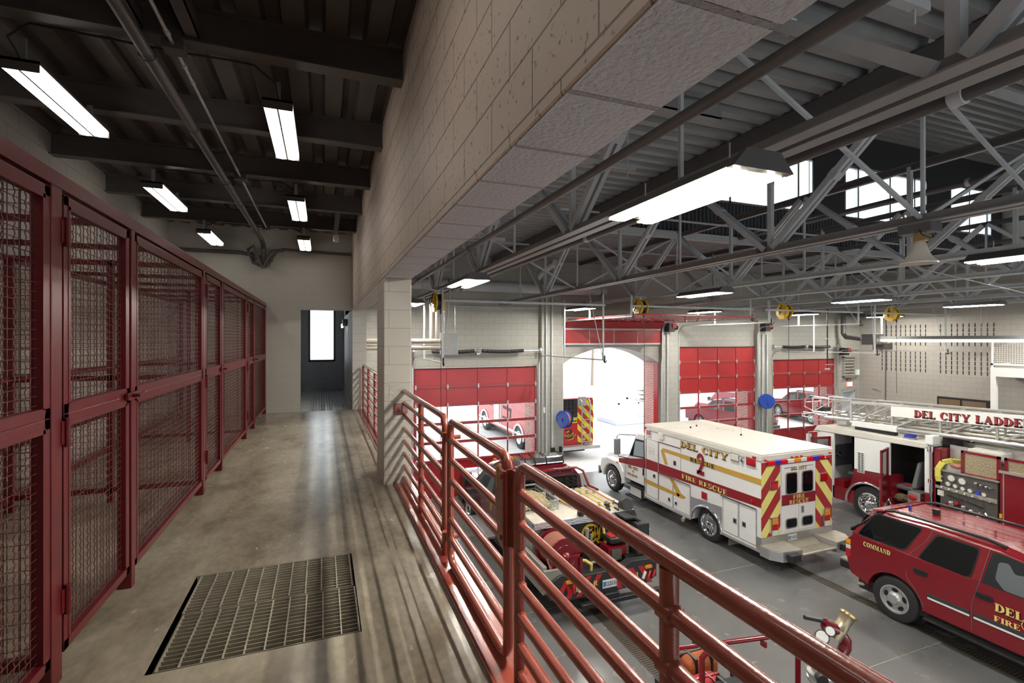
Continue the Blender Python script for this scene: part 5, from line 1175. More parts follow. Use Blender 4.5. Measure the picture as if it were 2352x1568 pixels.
# roof gear: siren housing, small lamp, blue beacon
so = MB().prism(lp((10.15,2.50),(10.12,2.66),(8.92,2.70),(8.90,2.52)), 'x', LX+.12, LX+.42).build('siren_box', m_white, lt, bevel=.01)
sp_ = MB()
for i in range(3):
    y, z = 9.82 - i*.30, 2.668 + i*.009; sp_.lathe([(.11, 0), (.11, .004), (0, .004)], (LX+.27, ly(y), lz(z)+.004), (0,0,1), 20)
sp_.build('horn_holes', m_dark, so)
MB().box(LX+.2, LX+.35, ly(9.0), ly(10.1), lz(2.38), lz(2.52)).build('siren_mount', m_black, so)
MB().box(LX+.05, LX+.3, ly(8.5), ly(8.68), lz(2.44), lz(2.52)).build('blue_beacon', m_blue, lt, bevel=.02)
MB().box(LX+.1, LX+.25, ly(8.45), ly(8.73), lz(2.39), lz(2.44)).build('beacon_foot', m_galv, lt)
MB().box(LX+.4, LX+.6, ly(10.5), ly(10.8), lz(2.4), lz(2.58)).build('roof_lamp', m_chrome, lt, bevel=.02)
MB().tube([(LX-.05, ly(11.0), lz(2.2)), (LX-.25, ly(11.25), lz(2.15)), (LX-.25, ly(11.25), lz(1.6)), (LX, ly(11.1), lz(1.6))], .015, 6).box(LX-.32, LX-.18, ly(11.2), ly(11.28), lz(1.7), lz(2.1)).build('mirror', m_alum, lt)
# ladder: own nested sections on the truck
LC, HW = LX + .75, .42
def lad(x, y0, y1, zt0, zt1, zb0, zb1, step, nm, m=m_alum, rr=.03):
    """truss ladder side rails from y0 (tip) to y1; zt/zb heights at both ends"""
    f = lambda a, b, y: a + (b-a)*(y-y0)/(y1-y0)
    mb = MB()
    for s in (-1, 1):
        X = x + s*HW
        mb.beam((X, ly(y0), lz(zt0)), (X, ly(y1), lz(zt1)), rr*1.6, rr*1.6).tube([(X, ly(y0), lz(zb0)), (X, ly(y1), lz(zb1))], rr*1.5, 10)
        y = y0; 
        while y > y1 + .05:
            yn = max(y - step, y1)
            mb.beam((X, ly(y), lz(f(zt0,zt1,y))), (X, ly(y), lz(f(zb0,zb1,y))), rr*1.3, rr*1.3, up=(1,0,0)); mb.beam((X, ly(yn), lz(f(zt0,zt1,yn))), (X, ly(y), lz(f(zb0,zb1,y))), rr, rr, up=(1,0,0)); y = yn
    o = mb.build(nm, m, lt, smooth=40); g = MB(); y = y0
    while y > y1: g.tube([(x-HW, ly(y), lz(f(zb0,zb1,y)+.02)), (x+HW, ly(y), lz(f(zb0,zb1,y)+.02))], .017, 6); y -= .34
    g.build('rungs', m_dirtal, o); return o
HW = .36; lad(LC, 11.6, 3.0, 3.18, 3.42, 2.72, 2.92, .75, 'fly_ladder', m_alum, .024)
HW = .46; lad(LC, 10.85, 2.6, 3.16, 3.40, 2.66, 2.84, 1.05, 'mid_ladder', m_dirtal, .03)
HW = .56; lad(LC, 10.2, 2.2, 3.20, 3.44, 2.60, 2.74, 1.15, 'base_ladder', m_alum, .038)
tp = MB()
for s in (-1, 1):
    X = LC + s*.36
    tp.tube([(X, ly(11.0), lz(3.2)), (X, ly(11.7), lz(3.24)), (X, ly(11.85), lz(3.15)), (X, ly(11.9), lz(2.85)), (X, ly(11.6), lz(2.74))], .018, 6).tube([(X, ly(11.1), lz(2.68)), (X, ly(11.95), lz(2.66)), (X, ly(12.0), lz(2.52)), (X, ly(11.1), lz(2.46)), (X, ly(11.05), lz(2.62))], .018, 6)
tp.tube([(LC-.36, ly(11.88), lz(3.0)), (LC+.36, ly(11.88), lz(3.0))], .018, 6).tube([(LC-.36, ly(12.0), lz(2.58)), (LC+.36, ly(12.0), lz(2.58))], .018, 6).build('ladder_tip', m_alum, lt, smooth=50)
MB().tube([(LC, ly(11.6), lz(2.9)), (LC-.2, ly(11.4), lz(2.95)), (LC-.3, ly(11.2), lz(2.75)), (LC-.35, ly(11.0), lz(2.6))], .02, 6).box(LC-.2, LC+.2, ly(11.4), ly(11.6), lz(2.74), lz(2.86)).build('tip_cable', m_black, lt, smooth=50)
MB().cyl((LC-.5, ly(11.05), lz(2.62)), (LC-.5, ly(9.9), lz(2.68)), .065, n=14).cyl((LC-.5, ly(9.9), lz(2.68)), (LC-.5, ly(9.8), lz(2.685)), .085, n=14).build('water_pipe', m_alum, lt, smooth=40)
sx = LC - .62
sg = MB().hexa([(sx-.02,ly(9.04),lz(2.95)),(sx,ly(9.04),lz(2.95)),(sx,ly(3.6),lz(3.16)),(sx-.02,ly(3.6),lz(3.16))], [(sx-.02,ly(9.04),lz(3.23)),(sx,ly(9.04),lz(3.23)),(sx,ly(3.6),lz(3.48)),(sx-.02,ly(3.6),lz(3.48))]).build('name_board', mt('board_white', (.74,.74,.71), .35), lt, bevel=.004)
dv = V((0, ly(3.6)-ly(9.04), lz(3.16)-lz(2.95)))
lettering('DEL CITY LADDER', .185, (sx-.026, ly(8.46), lz(3.015)), dv, Z, lt, mt('letter_red', (.30,.03,.035), .4), m_black, width=2.32, out=(-1,0,0), label='dark red DEL CITY LADDER lettering on the board')
MB().box(LC-.3, LC+.3, ly(7.7), ly(8.0), lz(2.3), lz(2.6)).box(LC-.2, LC-.1, ly(7.9), ly(8.0), lz(2.4), lz(2.7)).build('ladder_cradle', m_black, lt)
# gear dropped on the cab floor
gr = MB()
for i, (y, z, r) in enumerate(((8.85,.72,.16),(8.65,.75,.14),(8.5,.8,.15))): gr.sph((LX+.25, ly(y), lz(z)), r, 10, (1.2,1.1,.7))
o = gr.build('turnout_gear', mt('gear_tan', (.13,.10,.06), .9, var=.5, vs=14), loc=(LX+.25, ly(8.7), lz(.7))); tag(o, 'dark tan turnout gear heaped on the open rear cab floor', 'clothing')
o = MB().sph((LX+.1, ly(8.42), lz(.88)), .16, 12, (.9,1.15,.8)).build('red_bag', mt('bag_red', (.40,.015,.02), .6), loc=(LX+.1, ly(8.42), lz(.8)), smooth=60); tag(o, 'bright red bag on the open rear cab floor', 'bag')
o = MB().sph((LX+.4, ly(8.75), lz(1.0)), .2, 12, (.8,1.4,.5)).build('red_jacket', mt('jacket_red', (.22,.01,.015), .8), loc=(LX+.4, ly(8.75), lz(.95)), smooth=60); tag(o, 'dark red jacket lying inside the ladder truck cab', 'clothing')
# ------------------------------------------------------------------ red command vehicle (nose toward the camera)
def make_suv(name, label):
    """built at x 9.65..11.55, y 1.65 (nose) .. 6.75 (tail)"""
    X0, X1 = 9.65, 11.3; cx = (X0+X1)/2
    t = thing(name, label, 'car', (cx, 4.2, 0))
    wy1, wy2 = 5.84, 2.86
    def archp(cy, r=.46): return [(cy + r*cos(math.radians(a)), .38 + r*1.0*sin(math.radians(a))) for a in range(0, 181, 12)]
    a1, a2 = archp(wy1)[::-1], archp(wy2)[::-1]      # increasing y
    low = [(1.72, .5)] + [(a2[0][0], .42)] + a2 + [(a2[-1][0], .42), (a1[0][0], .42)] + a1 + [(a1[-1][0], .45), (6.62, .55), (6.70, .85), (6.70, 1.16), (6.55, 1.32), (3.15, 1.24), (1.95, 1.12), (1.70, .95)]
    MB().prism(low, 'x', X0, X1).build('body', m_fred, t, bevel=.05, seg=3)
    # shoulder line, greenhouse
    def ring(y, zb, zt, inset): return [(X0+.015, y, zb), (X0+inset, y, zt), (X0+inset+.14, y, zt+.055), (X1-inset-.14, y, zt+.055), (X1-inset, y, zt), (X1-.015, y, zb)]
    MB().loft([ring(3.15, 1.18, 1.24, .03), ring(3.72, 1.2, 1.70, .13), ring(4.4, 1.22, 1.83, .15), ring(5.4, 1.24, 1.85, .15), ring(6.1, 1.26, 1.82, .15), ring(6.36, 1.27, 1.72, .15), ring(6.62, 1.28, 1.33, .04)]).build('cabin', m_fred, t, bevel=.03, seg=3)
    ins = lambda z: .015 + .135*(z-1.24)/.6
    def win(poly, nm, m, par=None, off=.004):
        def pt(y, z, o): return (X0 + ins(z) - o, y, z)
        n = len(poly); mb = MB(); mb.add([pt(y, z, off) for y, z in poly] + [pt(y, z, -.02) for y, z in poly], [tuple(range(n)), tuple(range(n, 2*n))[::-1]] + [(i, i+n, (i+1) % n + n, (i+1) % n) for i in range(n)])
        o = mb.build(nm, m, par or t)
        mb2 = MB(); mb2.add([(2*cx - v[0], v[1], v[2]) for v in mb.v], mb.f); mb2.build(nm, m, par or t); return o
    def rounded(p, r=.05, n=4):
        out = []; N = len(p)
        for i in range(N):
            a, b, c = V((*p[i-1],0)), V((*p[i],0)), V((*p[(i+1)%N],0)); u, w = (a-b).normalized()*r, (c-b).normalized()*r
            for k in range(n+1): s = k/n; q = (b+u)*(1-s)**2 + b*2*s*(1-s) + (b+w)*s*s; out.append((q.x, q.y))
        return out
    w1 = rounded([(5.46,1.78),(5.70,1.345),(6.50,1.34),(6.22,1.79)], .07); w2 = rounded([(4.66,1.75),(4.74,1.28),(5.46,1.30),(5.22,1.76)], .07); w3 = rounded([(3.80,1.70),(3.45,1.25),(4.56,1.26),(4.46,1.76)], .06)
    def grow(p, k=.025):
        c = (sum(a for a, b in p)/len(p), sum(b for a, b in p)/len(p)); return [(a + (k if a > c[0] else -k)*min(1, abs(a-c[0])*4), b + (k if b > c[1] else -k)*min(1, abs(b-c[1])*6)) for a, b in p]
    for w, m in ((w1, m_glassd), (w2, m_glassd), (w3, mt('front_window', (.014,.018,.02), .05, coat=.0))):
        win(grow(w), 'window_seal', m_black, off=.003); win(w, 'window', m, off=.007)
    win(rounded([(3.98,1.60),(3.98,1.28),(4.3,1.28),(4.42,1.40),(4.40,1.66),(4.28,1.68),(4.2,1.55)], .04), 'seat_seen_inside', mt('suv_seat', (.10,.115,.12), .7), off=.008)
    MB().add([(X0+.2,6.44,1.70),(X1-.2,6.44,1.70),(X1-.12,6.63,1.34),(X0+.12,6.63,1.34),(X0+.2,6.40,1.70),(X1-.2,6.40,1.70),(X1-.12,6.55,1.34),(X0+.12,6.55,1.34)], [(0,1,2,3),(4,5,6,7),(0,1,5,4),(1,2,6,5),(2,3,7,6),(3,0,4,7)]).build('rear_window', m_glassd, t)
    rb = MB()
    for i in range(12):
        y = 6.16 + i*.042; z = 1.80 - i*.038; x = X0 + ins(z) - .006; rb.box(x, x+.07, y, y+.026, z-.03, z+.03); rb.box(2*cx-x-.07, 2*cx-x, y, y+.026, z-.03, z+.03)
    rb.split('pillar_rib', m_black, t)
    MB().add([(3.72,0,0)], []) if False else None
    MB().hexa([(X0+.14,3.70,1.66),(X1-.14,3.70,1.66),(X1-.14,3.76,1.70),(X0+.14,3.76,1.70)], [(X0+.14,3.69,1.67),(X1-.14,3.69,1.67),(X1-.14,3.75,1.72),(X0+.14,3.75,1.72)]).build('roof_edge', m_fred, t)
    MB().add([(X0+.1,3.18,1.26),(X1-.1,3.18,1.26),(X1-.18,3.69,1.70),(X0+.18,3.69,1.70),(X0+.1,3.22,1.24),(X1-.1,3.22,1.24),(X1-.18,3.74,1.68),(X0+.18,3.74,1.68)], [(3,2,1,0),(4,5,6,7),(0,1,5,4),(1,2,6,5),(2,3,7,6),(3,0,4,7)]).build('windscreen', m_glassd, t)
    # rails, roof ribs and fittings
    for s in (0, 1):
        f = lambda x: 2*cx - x if s else x
        MB().tube([(f(X0+.22), 6.1, 1.88), (f(X0+.22), 5.95, 1.925), (f(X0+.22), 4.6, 1.925), (f(X0+.22), 4.35, 1.88)], .026, 8).build('roof_rail', m_black, t, smooth=50)
    rr = MB()
    for x in (10.12, 10.26, 10.48, 10.70, 10.84): rr.tube([(x, 4.3, 1.875), (x, 4.5, 1.887), (x, 5.4, 1.904), (x, 6.05, 1.877)], .004, 6)
    rr.split('roof_rib', m_fred, t)
    MB().box(10.42, 10.50, 5.56, 5.66, 1.9, 2.0).build('roof_box', m_black, t, bevel=.008)
    MB().box(10.40, 10.44, 6.0, 6.04, 1.88, 1.95).build('blue_marker', m_bluep, t)
    MB().cyl((10.4, 5.17, 1.9), (10.4, 5.17, 2.35), .003, n=4).cyl((10.4, 5.17, 1.9), (10.4, 5.17, 1.94), .018, n=8).build('antenna', m_chrome, t)
    MB().cyl((10.34, 4.71, 1.9), (10.34, 4.71, 1.96), .02, n=8).build('antenna_stud', m_chrome, t)
    MB().hexa([(X0+.2,6.12,1.86),(X1-.2,6.12,1.86),(X1-.2,6.34,1.80),(X0+.2,6.34,1.80)], [(X0+.22,6.12,1.90),(X1-.22,6.12,1.90),(X1-.22,6.36,1.84),(X0+.22,6.36,1.84)]).build('spoiler', m_fred, t, bevel=.01)
    # handles, seams, mouldings
    for y in (5.41, 4.53): MB().prism(rrect(y-.11, y+.11, 1.03, 1.12, .04), 'x', X0-.022, X0).build('door_handle', m_black, t, bevel=.006)
    sm = MB()
    for pts in ([(5.30,1.80),(5.38,1.60),(5.62,1.28),(5.64,.9),(5.48,.72),(5.36,.5)], [(4.52,1.80),(4.60,1.25),(4.69,.9),(4.69,.46)], [(3.35,1.22),(3.40,.8),(3.34,.46)]):
        for i in range(len(pts)-1):
            a, b = pts[i], pts[i+1]; fx = lambda z: X0 + (ins(z) if z > 1.26 else 0) - .003
            sm.beam((fx(a[1]), *a), (fx(b[1]), *b), .008, .008, up=(1,0,0))
    sm.split('door_gap', m_seam, t)
    for y0, y1 in ((4.72, 5.30), (3.42, 4.66)):
        MB().box(X0-.016, X0, y0, y1, .705, .765).build('side_moulding', mt('mould_grey', (.035,.035,.04), .5), t, bevel=.004); MB().box(X0-.018, X0, y0, y1, .675, .703).build('moulding_strip', m_white, t)
    MB().box(X0-.12, X0+.1, 3.40, 5.32, .33, .37).build('running_board', m_black, t, bevel=.01); MB().box(X1-.1, X1+.12, 3.40, 5.32, .33, .37).build('running_board', m_black, t, bevel=.01)
    MB().box(X0+.06, X1-.06, 1.9, 6.5, .3, .5).build('chassis', m_black, t)
    for cy in (wy1, wy2): MB().prism([(cy + .45*cos(math.radians(a)), .38 + .45*sin(math.radians(a))) for a in range(0, 360, 15)], 'x', X0+.22, X1-.22).build('wheel_well', m_black, t)
    for cy in (wy1, wy2):
        wheel(t, (X0+.01, cy, .39), .39, .235, .26, -1); wheel(t, (X1-.01, cy, .39), .39, .235, .26, 1)
    # tail
    for s in (0, 1):
        f = lambda x: 2*cx - x if s else x
        for z0, z1, m in ((1.08, 1.18, m_amber), (.99, 1.07, m_clear), (.83, .98, m_redlens)):
            a, b = sorted((f(X0-.008), f(X0+.16))); MB().box(a, b, 6.62, 6.712, z0, z1).build('tail_lamp', m, t, bevel=.008)
    MB().box(X0+.02, X1-.02, 6.6, 6.86, .56, .72).build('rear_bumper', m_black, t, bevel=.03); MB().box(X0+.03, X1-.03, 6.62, 6.85, .715, .745).build('bumper_step', m_dirtal, t)
    MB().cyl((X0+.25, 6.2, .40), (X0+.02, 6.5, .38), .035, n=10).build('exhaust_pipe', m_dirtal, t)
    MB().box(X0+.02, X1-.02, 1.55, 1.72, .42, .68).build('front_bumper', m_chrome, t, bevel=.03)
    MB().box(X0+.15, X1-.15, 1.66, 1.70, .75, 1.0).build('grille', m_black, t)
    MB().box(X0-.2, X0, 3.3, 3.42, 1.2, 1.38).build('mirror', m_black, t, bevel=.03)
    lettering('COMMAND', .085, (X0-.008, 6.37, 1.16), U, Z, t, m_yel, m_black, width=.48, out=(-1,0,0), label='gold COMMAND lettering')
    lettering('DEL CITY', .125, (X0-.008, 4.40, .93), U, Z, t, m_yel, m_black, width=.85, out=(-1,0,0), label='gold DEL CITY lettering on the door')
    lettering('FIRE RESCUE', .085, (X0-.008, 4.41, .775), U, Z, t, m_yel, width=.9, out=(-1,0,0), label='gold FIRE RESCUE lettering on the door')
    em = MB().lathe([(.07,0),(.075,.004),(.065,.005)], (X0-.002, 4.02, .88), (-1,0,0), 20, closed=True)
    for a in range(4): em.beam((X0-.004, 4.02, .88), (X0-.004, 4.02+.05*cos(a*PI/2+.78), .88+.05*sin(a*PI/2+.78)), .03, .006, up=(0,cos(a*PI/2+2.35),sin(a*PI/2+2.35)))
    em.build('emblem', m_yel, t)
    return t
suv = make_suv('command_vehicle', 'red sport utility vehicle with gold COMMAND lettering behind the ambulance')
for loc, rz, lab in (((21.0, 21.2, -.02), PI, 'red utility vehicle parked outside behind the right hand door, tail toward the door'), ((28.6, 22.6, -.02), 2.9, 'red utility vehicle parked outside at the far right behind the right hand door'), ((24.5, 24.6, -.02), -1.35, 'red utility vehicle outside behind the half glazed red door, nose to the left')):
    dup(suv, loc, lab, rz=rz + 0.0)
# ------------------------------------------------------------------ brush truck (back toward the camera)
BX0, BX1 = 3.72, 5.98; bc = 4.85
bt = thing('brush_truck', 'dark red brush truck with tank, hose reel and pump on its back', 'fire truck', (bc, 11, 0))
# rear bumper with chevrons
bm_ = MB().prism([(3.72, .5), (3.72, .78), (3.95, .90), (4.3, .82), (5.2, .82), (5.42, .92), (5.9, .90), (6.0, .80), (6.0, .55), (5.75, .44), (4.0, .42)], 'y', 7.85, 8.02).build('rear_bumper', mt('bumper_black', (.022,.022,.022), .5), bt, bevel=.01)
ch = MB()
for s in (-1, 1):
    for i in range(5):
        x = bc + s*(.28 + i*.22)
        if abs(x - bc) > 1.1: continue
        ch.add([(x, 7.843, .46), (x + s*.11, 7.843, .46), (x + s*.11 - s*.22*-1*-1, 7.843, .80), (x - s*.22, 7.843, .80)], [(0,1,2,3)])
ch.build('red_chevrons', mt('chevron_red', (.42,.02,.025), .4), bt)
for x in (4.12, 5.80): 
    MB().prism(rrect(x-.08, x+.08, .735, .79, .025), 'y', 7.82, 7.85).build('amber_lamp', m_amber, bt); 
    for k in range(3): MB().cyl((x + (-.16 + k*.11)*(1 if x > 5 else -1)+.03, 7.83, .56), (x + (-.12 + k*.11)*(1 if x > 5 else -1)+.05, 7.83, .69), .03, n=10).build('tail_lamp', (m_clear, m_redlens, m_redlens)[k], bt)
plate(bt, 4.94, 7.835, .60, '22811')
lettering('B', .1, (4.24, 7.838, .56), (1,0,.06), Z, bt, m_yel, out=(0,-1,0)); lettering('R', .1, (4.60, 7.838, .60), (1,0,.06), Z, bt, m_yel, out=(0,-1,0)); lettering('1', .1, (5.52, 7.838, .60), (1,0,0), Z, bt, m_yel, out=(0,-1,0), name='number')
MB().box(4.3, 6.05, 7.72, 7.84, .28, .36).box(4.8, 5.1, 7.75, 7.95, .30, .45).build('tow_bar', m_black, bt, bevel=.01)
MB().box(3.64, 3.72, 7.95, 9.2, .55, 1.05).box(3.64, 4.0, 7.9, 7.95, .62, 1.0).build('side_box', m_dirtal, bt, bevel=.01)
MB().box(3.72, 5.98, 7.95, 10.3, .66, .74).build('bed_floor', m_dark, bt)
# tank body and deck
MB().box(4.42, 5.98, 8.62, 10.3, .74, 1.56).build('tank', mt('tank_black', (.018,.02,.024), .4), bt, bevel=.01)
dk = MB().box(3.74, 5.98, 8.58, 10.3, 1.56, 1.60).build('deck', mt('deck_dusty', (.58,.54,.46), .5, .2, var=.15), bt, bevel=.006)
MB().box(3.74, 5.98, 8.55, 8.58, 1.48, 1.60).build('deck_edge', m_tread, dk)
MB().box(3.74, 4.42, 8.66, 10.3, .74, 1.56).build('side_locker', m_tread, bt)
MB().add([(5.5,8.55,1.6),(5.98,8.55,1.6),(6.12,8.50,1.25),(5.75,8.45,1.25)], [(0,1,2,3)]).build('mud_guard', m_rubber, bt)
gl = MB().box(5.46, 5.98, 8.1, 8.62, .74, .9).box(5.70, 5.98, 8.05, 8.6, .9, 1.5).build('corner_locker', m_dark, bt, bevel=.01)
fl = MB()
pts = [(5.52, 1.60), (5.75, 1.58), (5.98, 1.46), (6.08, 1.22), (6.06, 1.21), (5.95, 1.43), (5.74, 1.55), (5.52, 1.57)]
fl.prism(pts, 'y', 8.2, 8.75); fl.build('rubber_flap', m_rubber, bt, smooth=40)
# gold monogram of overlapping letters on the tank
xy = lambda x, z: (x, 8.612, z)
mg = MB()
def ringarc(cx, cz, r, w, a0, a1): 
    n = 20
    for i in range(n):
        a, b = [math.radians(a0 + (a1-a0)*(i+j)/n) for j in (0, 1)]
        mg.quad(xy(cx+r*cos(a), cz+r*sin(a)), xy(cx+r*cos(b), cz+r*sin(b)), xy(cx+(r-w)*cos(b), cz+(r-w)*sin(b)), xy(cx+(r-w)*cos(a), cz+(r-w)*sin(a)))
ringarc(4.98, 1.22, .20, .05, 40, 320); ringarc(5.0, 1.19, .12, .035, 45, 315)
for a in ((5.02,1.08,5.07,1.36), (5.16,1.08,5.21,1.36), (5.27,1.08,5.32,1.36)): mg.quad(xy(a[0],a[1]), xy(a[2],a[1]), xy(a[2],a[3]), xy(a[0],a[3]))
mg.quad(xy(5.02,1.36), xy(5.07,1.36), xy(5.14,1.15), xy(5.11,1.10)); mg.quad(xy(5.21,1.36), xy(5.16,1.36), xy(5.10,1.12), xy(5.13,1.12)); mg.quad(xy(5.1,1.08), xy(5.16,1.0), xy(5.2,1.02), xy(5.14,1.12))
mg.build('gold_monogram', m_reely, bt)
# hose reel with salmon hose
RC = (4.12, 8.29, 1.13)
rl = MB().lathe([(.10,-.27),(.34,-.27),(.34,-.24),(.14,-.23),(.14,.23),(.34,.24),(.34,.27),(.10,.27)], RC, (0,-1,0), 36).build('hose_reel', m_fred, bt, smooth=40)
hs = MB()
for i in range(6): hs.lathe([(.24,-.036),(.285,-.03),(.305,0),(.285,.03),(.24,.036)], (4.12, 8.10+i*.076, 1.13), (0,-1,0), 30)
hs.build('hose', m_hosep, rl, smooth=50)
MB().lathe([(.05,.27),(.10,.275),(.10,.30),(.05,.33),(.03,.36)], RC, (0,-1,0), 18).lathe([(.20,.272),(.215,.28),(.22,.272)], RC, (0,-1,0), 30, closed=True).build('hub', m_fred, rl, smooth=40)
MB().box(3.8, 3.86, 7.98, 8.01, .74, 1.16).box(4.40, 4.46, 7.98, 8.01, .74, 1.16).box(3.8, 4.46, 7.98, 8.01, 1.10, 1.16).box(3.78, 4.48, 7.98, 8.58, .74, .80).build('reel_stand', m_fred, bt, bevel=.005)
MB().tube([(4.42, 8.1, 1.0), (4.52, 7.98, 1.02), (4.62, 7.95, .95), (4.64, 8.0, .78)], .03, 8).tube([(4.78, 9.9, 1.63), (4.80, 9.3, 1.64), (4.95, 8.8, 1.64), (5.05, 8.55, 1.6), (5.18, 8.45, 1.4), (5.2, 8.4, 1.12), (5.2, 8.4, 1.0)], .027, 8).build('yellow_hose', m_hosey, bt, smooth=50)
MB().cyl((3.78, 8.05, 1.15), (3.82, 7.92, .85), .022, n=8).cyl((3.80, 7.94, .95), (3.98, 7.94, .88), .018, n=8).build('pipe_fitting', m_chrome, bt)
# pump engine
en = MB().box(5.12, 5.52, 8.14, 8.5, .92, 1.10).build('pump_engine', m_fred, bt, bevel=.02)
MB().box(5.14, 5.5, 8.12, 8.52, 1.16, 1.27).build('air_cover', m_black, en, bevel=.03); MB().box(5.2, 5.42, 8.2, 8.42, 1.271, 1.275).build('red_label', mt('label_red', (.5,.02,.02), .4), en)
MB().box(5.16, 5.38, 8.1, 8.2, .86, 1.06).cyl((5.0, 8.15, .92), (4.75, 8.3, .98), .06, n=12).cyl((4.98, 8.1, .86), (4.94, 7.98, .86), .055, n=14).cyl((5.58, 8.25, .78), (5.58, 8.25, 1.12), .06, n=12).build('pump_casting', mt('pump_metal', (.20,.18,.14), .45, .7, var=.3, vs=14), en, smooth=40)
MB().cyl((4.86, 8.36, .8), (4.86, 8.36, 1.32), .025, n=8).cyl((4.8, 8.42, 1.2), (4.8, 8.42, 1.42), .04, n=10).tube([(4.7, 8.1, .9), (4.85, 8.02, .95), (5.05, 8.0, .9)], .025, 8).build('pump_pipes', m_dirtal, en)
# basket, battery box, pike poles on the deck
bk = MB()
for z in (1.62, 1.70, 1.78): bk.tube([(3.76, 9.1, z), (4.52, 9.1, z), (4.52, 10.3, z), (3.76, 10.3, z)], .008, 6, closed=True)
for i in range(14): bk.cyl((4.52, 9.1+i*.09, 1.6), (4.52, 9.1+i*.09, 1.8), .005, n=4)
for i in range(9): bk.cyl((3.78+i*.09, 9.1, 1.6), (3.78+i*.09, 9.1, 1.8), .005, n=4)
bk.tube([(3.76, 9.1, 1.8), (4.52, 9.1, 1.8), (4.52, 10.3, 1.8), (3.76, 10.3, 1.8)], .014, 6, closed=True).build('side_basket', m_galv, bt)
hb = MB()
for i in range(7): hb.tube([(3.85+i*.09, 9.2, 1.66), (3.86+i*.09, 9.7, 1.72), (3.85+i*.09, 10.25, 1.66)], .04, 6)
o = hb.build('packed_hose', mt('hose_straw', (.45,.36,.20), .9, var=.3, vs=14), loc=(4.1, 9.7, 1.6), smooth=60); tag(o, 'straw coloured folded hose packed in the brush truck side basket', 'hose')
o = MB().box(4.58, 4.86, 9.55, 9.85, 1.60, 1.78).build('battery_box', m_black, loc=(4.7, 9.7, 1.6), bevel=.01); tag(o, 'black box with white label on the brush truck deck', 'box')
MB().box(4.55, 4.89, 9.52, 9.88, 1.78, 1.81).build('lid', mt('lid_grey', (.07,.075,.08), .4), o, bevel=.006).location = (0,0,0)
MB().box(4.64, 4.80, 9.545, 9.55, 1.64, 1.76).build('label_sticker', mt('sticker_white', (.6,.6,.58), .5), o)
for x, dx, y0, y1 in ((5.28, .28, 10.1, 8.63), (5.42, .26, 10.12, 8.66), (5.58, .30, 10.14, 8.60), (5.76, .12, 10.16, 8.9)):
    t = thing('pike_pole', 'yellow pike pole clipped to the brush truck deck, %s' % {5.28: 'leftmost of the row', 5.42: 'second from the left', 5.58: 'third from the left', 5.76: 'shorter orange tinted one on the right'}[x], 'pole', (x, 9.4, 1.64))
    MB().cyl((x, y0, 1.65), (x, y1, 1.65), .016, n=8).build('shaft', m_poley if x < 5.7 else mt('pole_orange', (.55,.2,.05), .4), t, smooth=40)
    MB().cyl((x, y1+.06, 1.65), (x, y1-.08, 1.65), .021, n=8).cyl((x, y0-.05, 1.65), (x, y0+.06, 1.65), .02, n=8).split('grip', m_black, t)
    c = MB()
    for y in (9.0, 9.8): c.box(x-.025, x+.025, y-.015, y+.015, 1.60, 1.69)
    c.split('clip', m_galv, t)
wl = MB().cyl((4.78, 8.64, 1.60), (4.78, 8.64, 1.69), .07, n=14).cyl((5.55, 8.9, 1.60), (5.55, 8.9, 1.68), .065, n=14).cyl((5.86, 8.78, 1.62), (5.86, 8.6, 1.70), .13, n=18)
wl.split('work_lamp', m_black, bt, smooth=40, bevel=.008)
# cab
def bring(y, zb, zt, ins, w=0): return [(BX0+.12+w, y, zb), (BX0+.12+w+ins, y, zt), (BX0+.30+w+ins, y, zt+.06), (BX1-.30-w-ins, y, zt+.06), (BX1-.12-w-ins, y, zt), (BX1-.12-w, y, zb)]
ca = [(13.05 + .5*cos(math.radians(a)), .45 + .5*sin(math.radians(a))) for a in range(0, 181, 15)][::-1]
MB().prism([(10.42, .5), (12.54, .5)] + ca + [(14.3, .55), (14.38, .95), (14.2, 1.2), (12.75, 1.32), (10.42, 1.30)], 'x', BX0+.1, BX1-.1).build('cab_body', mt('brush_red', (.13,.006,.012), .16, coat=.6), bt, bevel=.05, seg=3)
MB().loft([bring(10.42, 1.28, 1.84, .10), bring(10.6, 1.28, 1.96, .16), bring(11.7, 1.28, 1.98, .16), bring(12.1, 1.28, 1.90, .16), bring(12.8, 1.28, 1.32, .02)]).build('cab_roof', mt('brush_roof', (.05,.012,.018), .15, coat=.6), bt, bevel=.03, seg=3)
def bw(poly, nm, m): 
    f = lambda y, z, o: (BX0+.12 + .16*(z-1.28)/.7 - o, y, z); n = len(poly)
    MB().add([f(y, z, .006) for y, z in poly] + [f(y, z, -.01) for y, z in poly], [tuple(range(n)), tuple(range(n, 2*n))[::-1]] + [(i, i+n, (i+1) % n + n, (i+1) % n) for i in range(n)]).build(nm, m, bt)
bw([(10.6,1.33),(11.35,1.33),(11.35,1.88),(10.7,1.86)], 'window', m_glassd); bw([(11.42,1.33),(12.6,1.33),(12.1,1.84),(11.42,1.88)], 'window', mt('side_glass', (.05,.07,.08), .05, coat=.5))
MB().box(BX0+.35, BX1-.35, 10.36, 10.43, 1.36, 1.86).build('rear_window', m_glassd, bt)
MB().box(BX0+.2, BX1-.2, 13.0, 14.25, 1.12, 1.26).build('hood_panel', m_chrome if False else mt('hood_glossy', (.5,.5,.52), .12, .6), bt, bevel=.05, seg=3)
MB().box(BX0+.05, BX1-.05, 10.4, 14.3, .35, .55).build('frame_rail', m_black, bt)
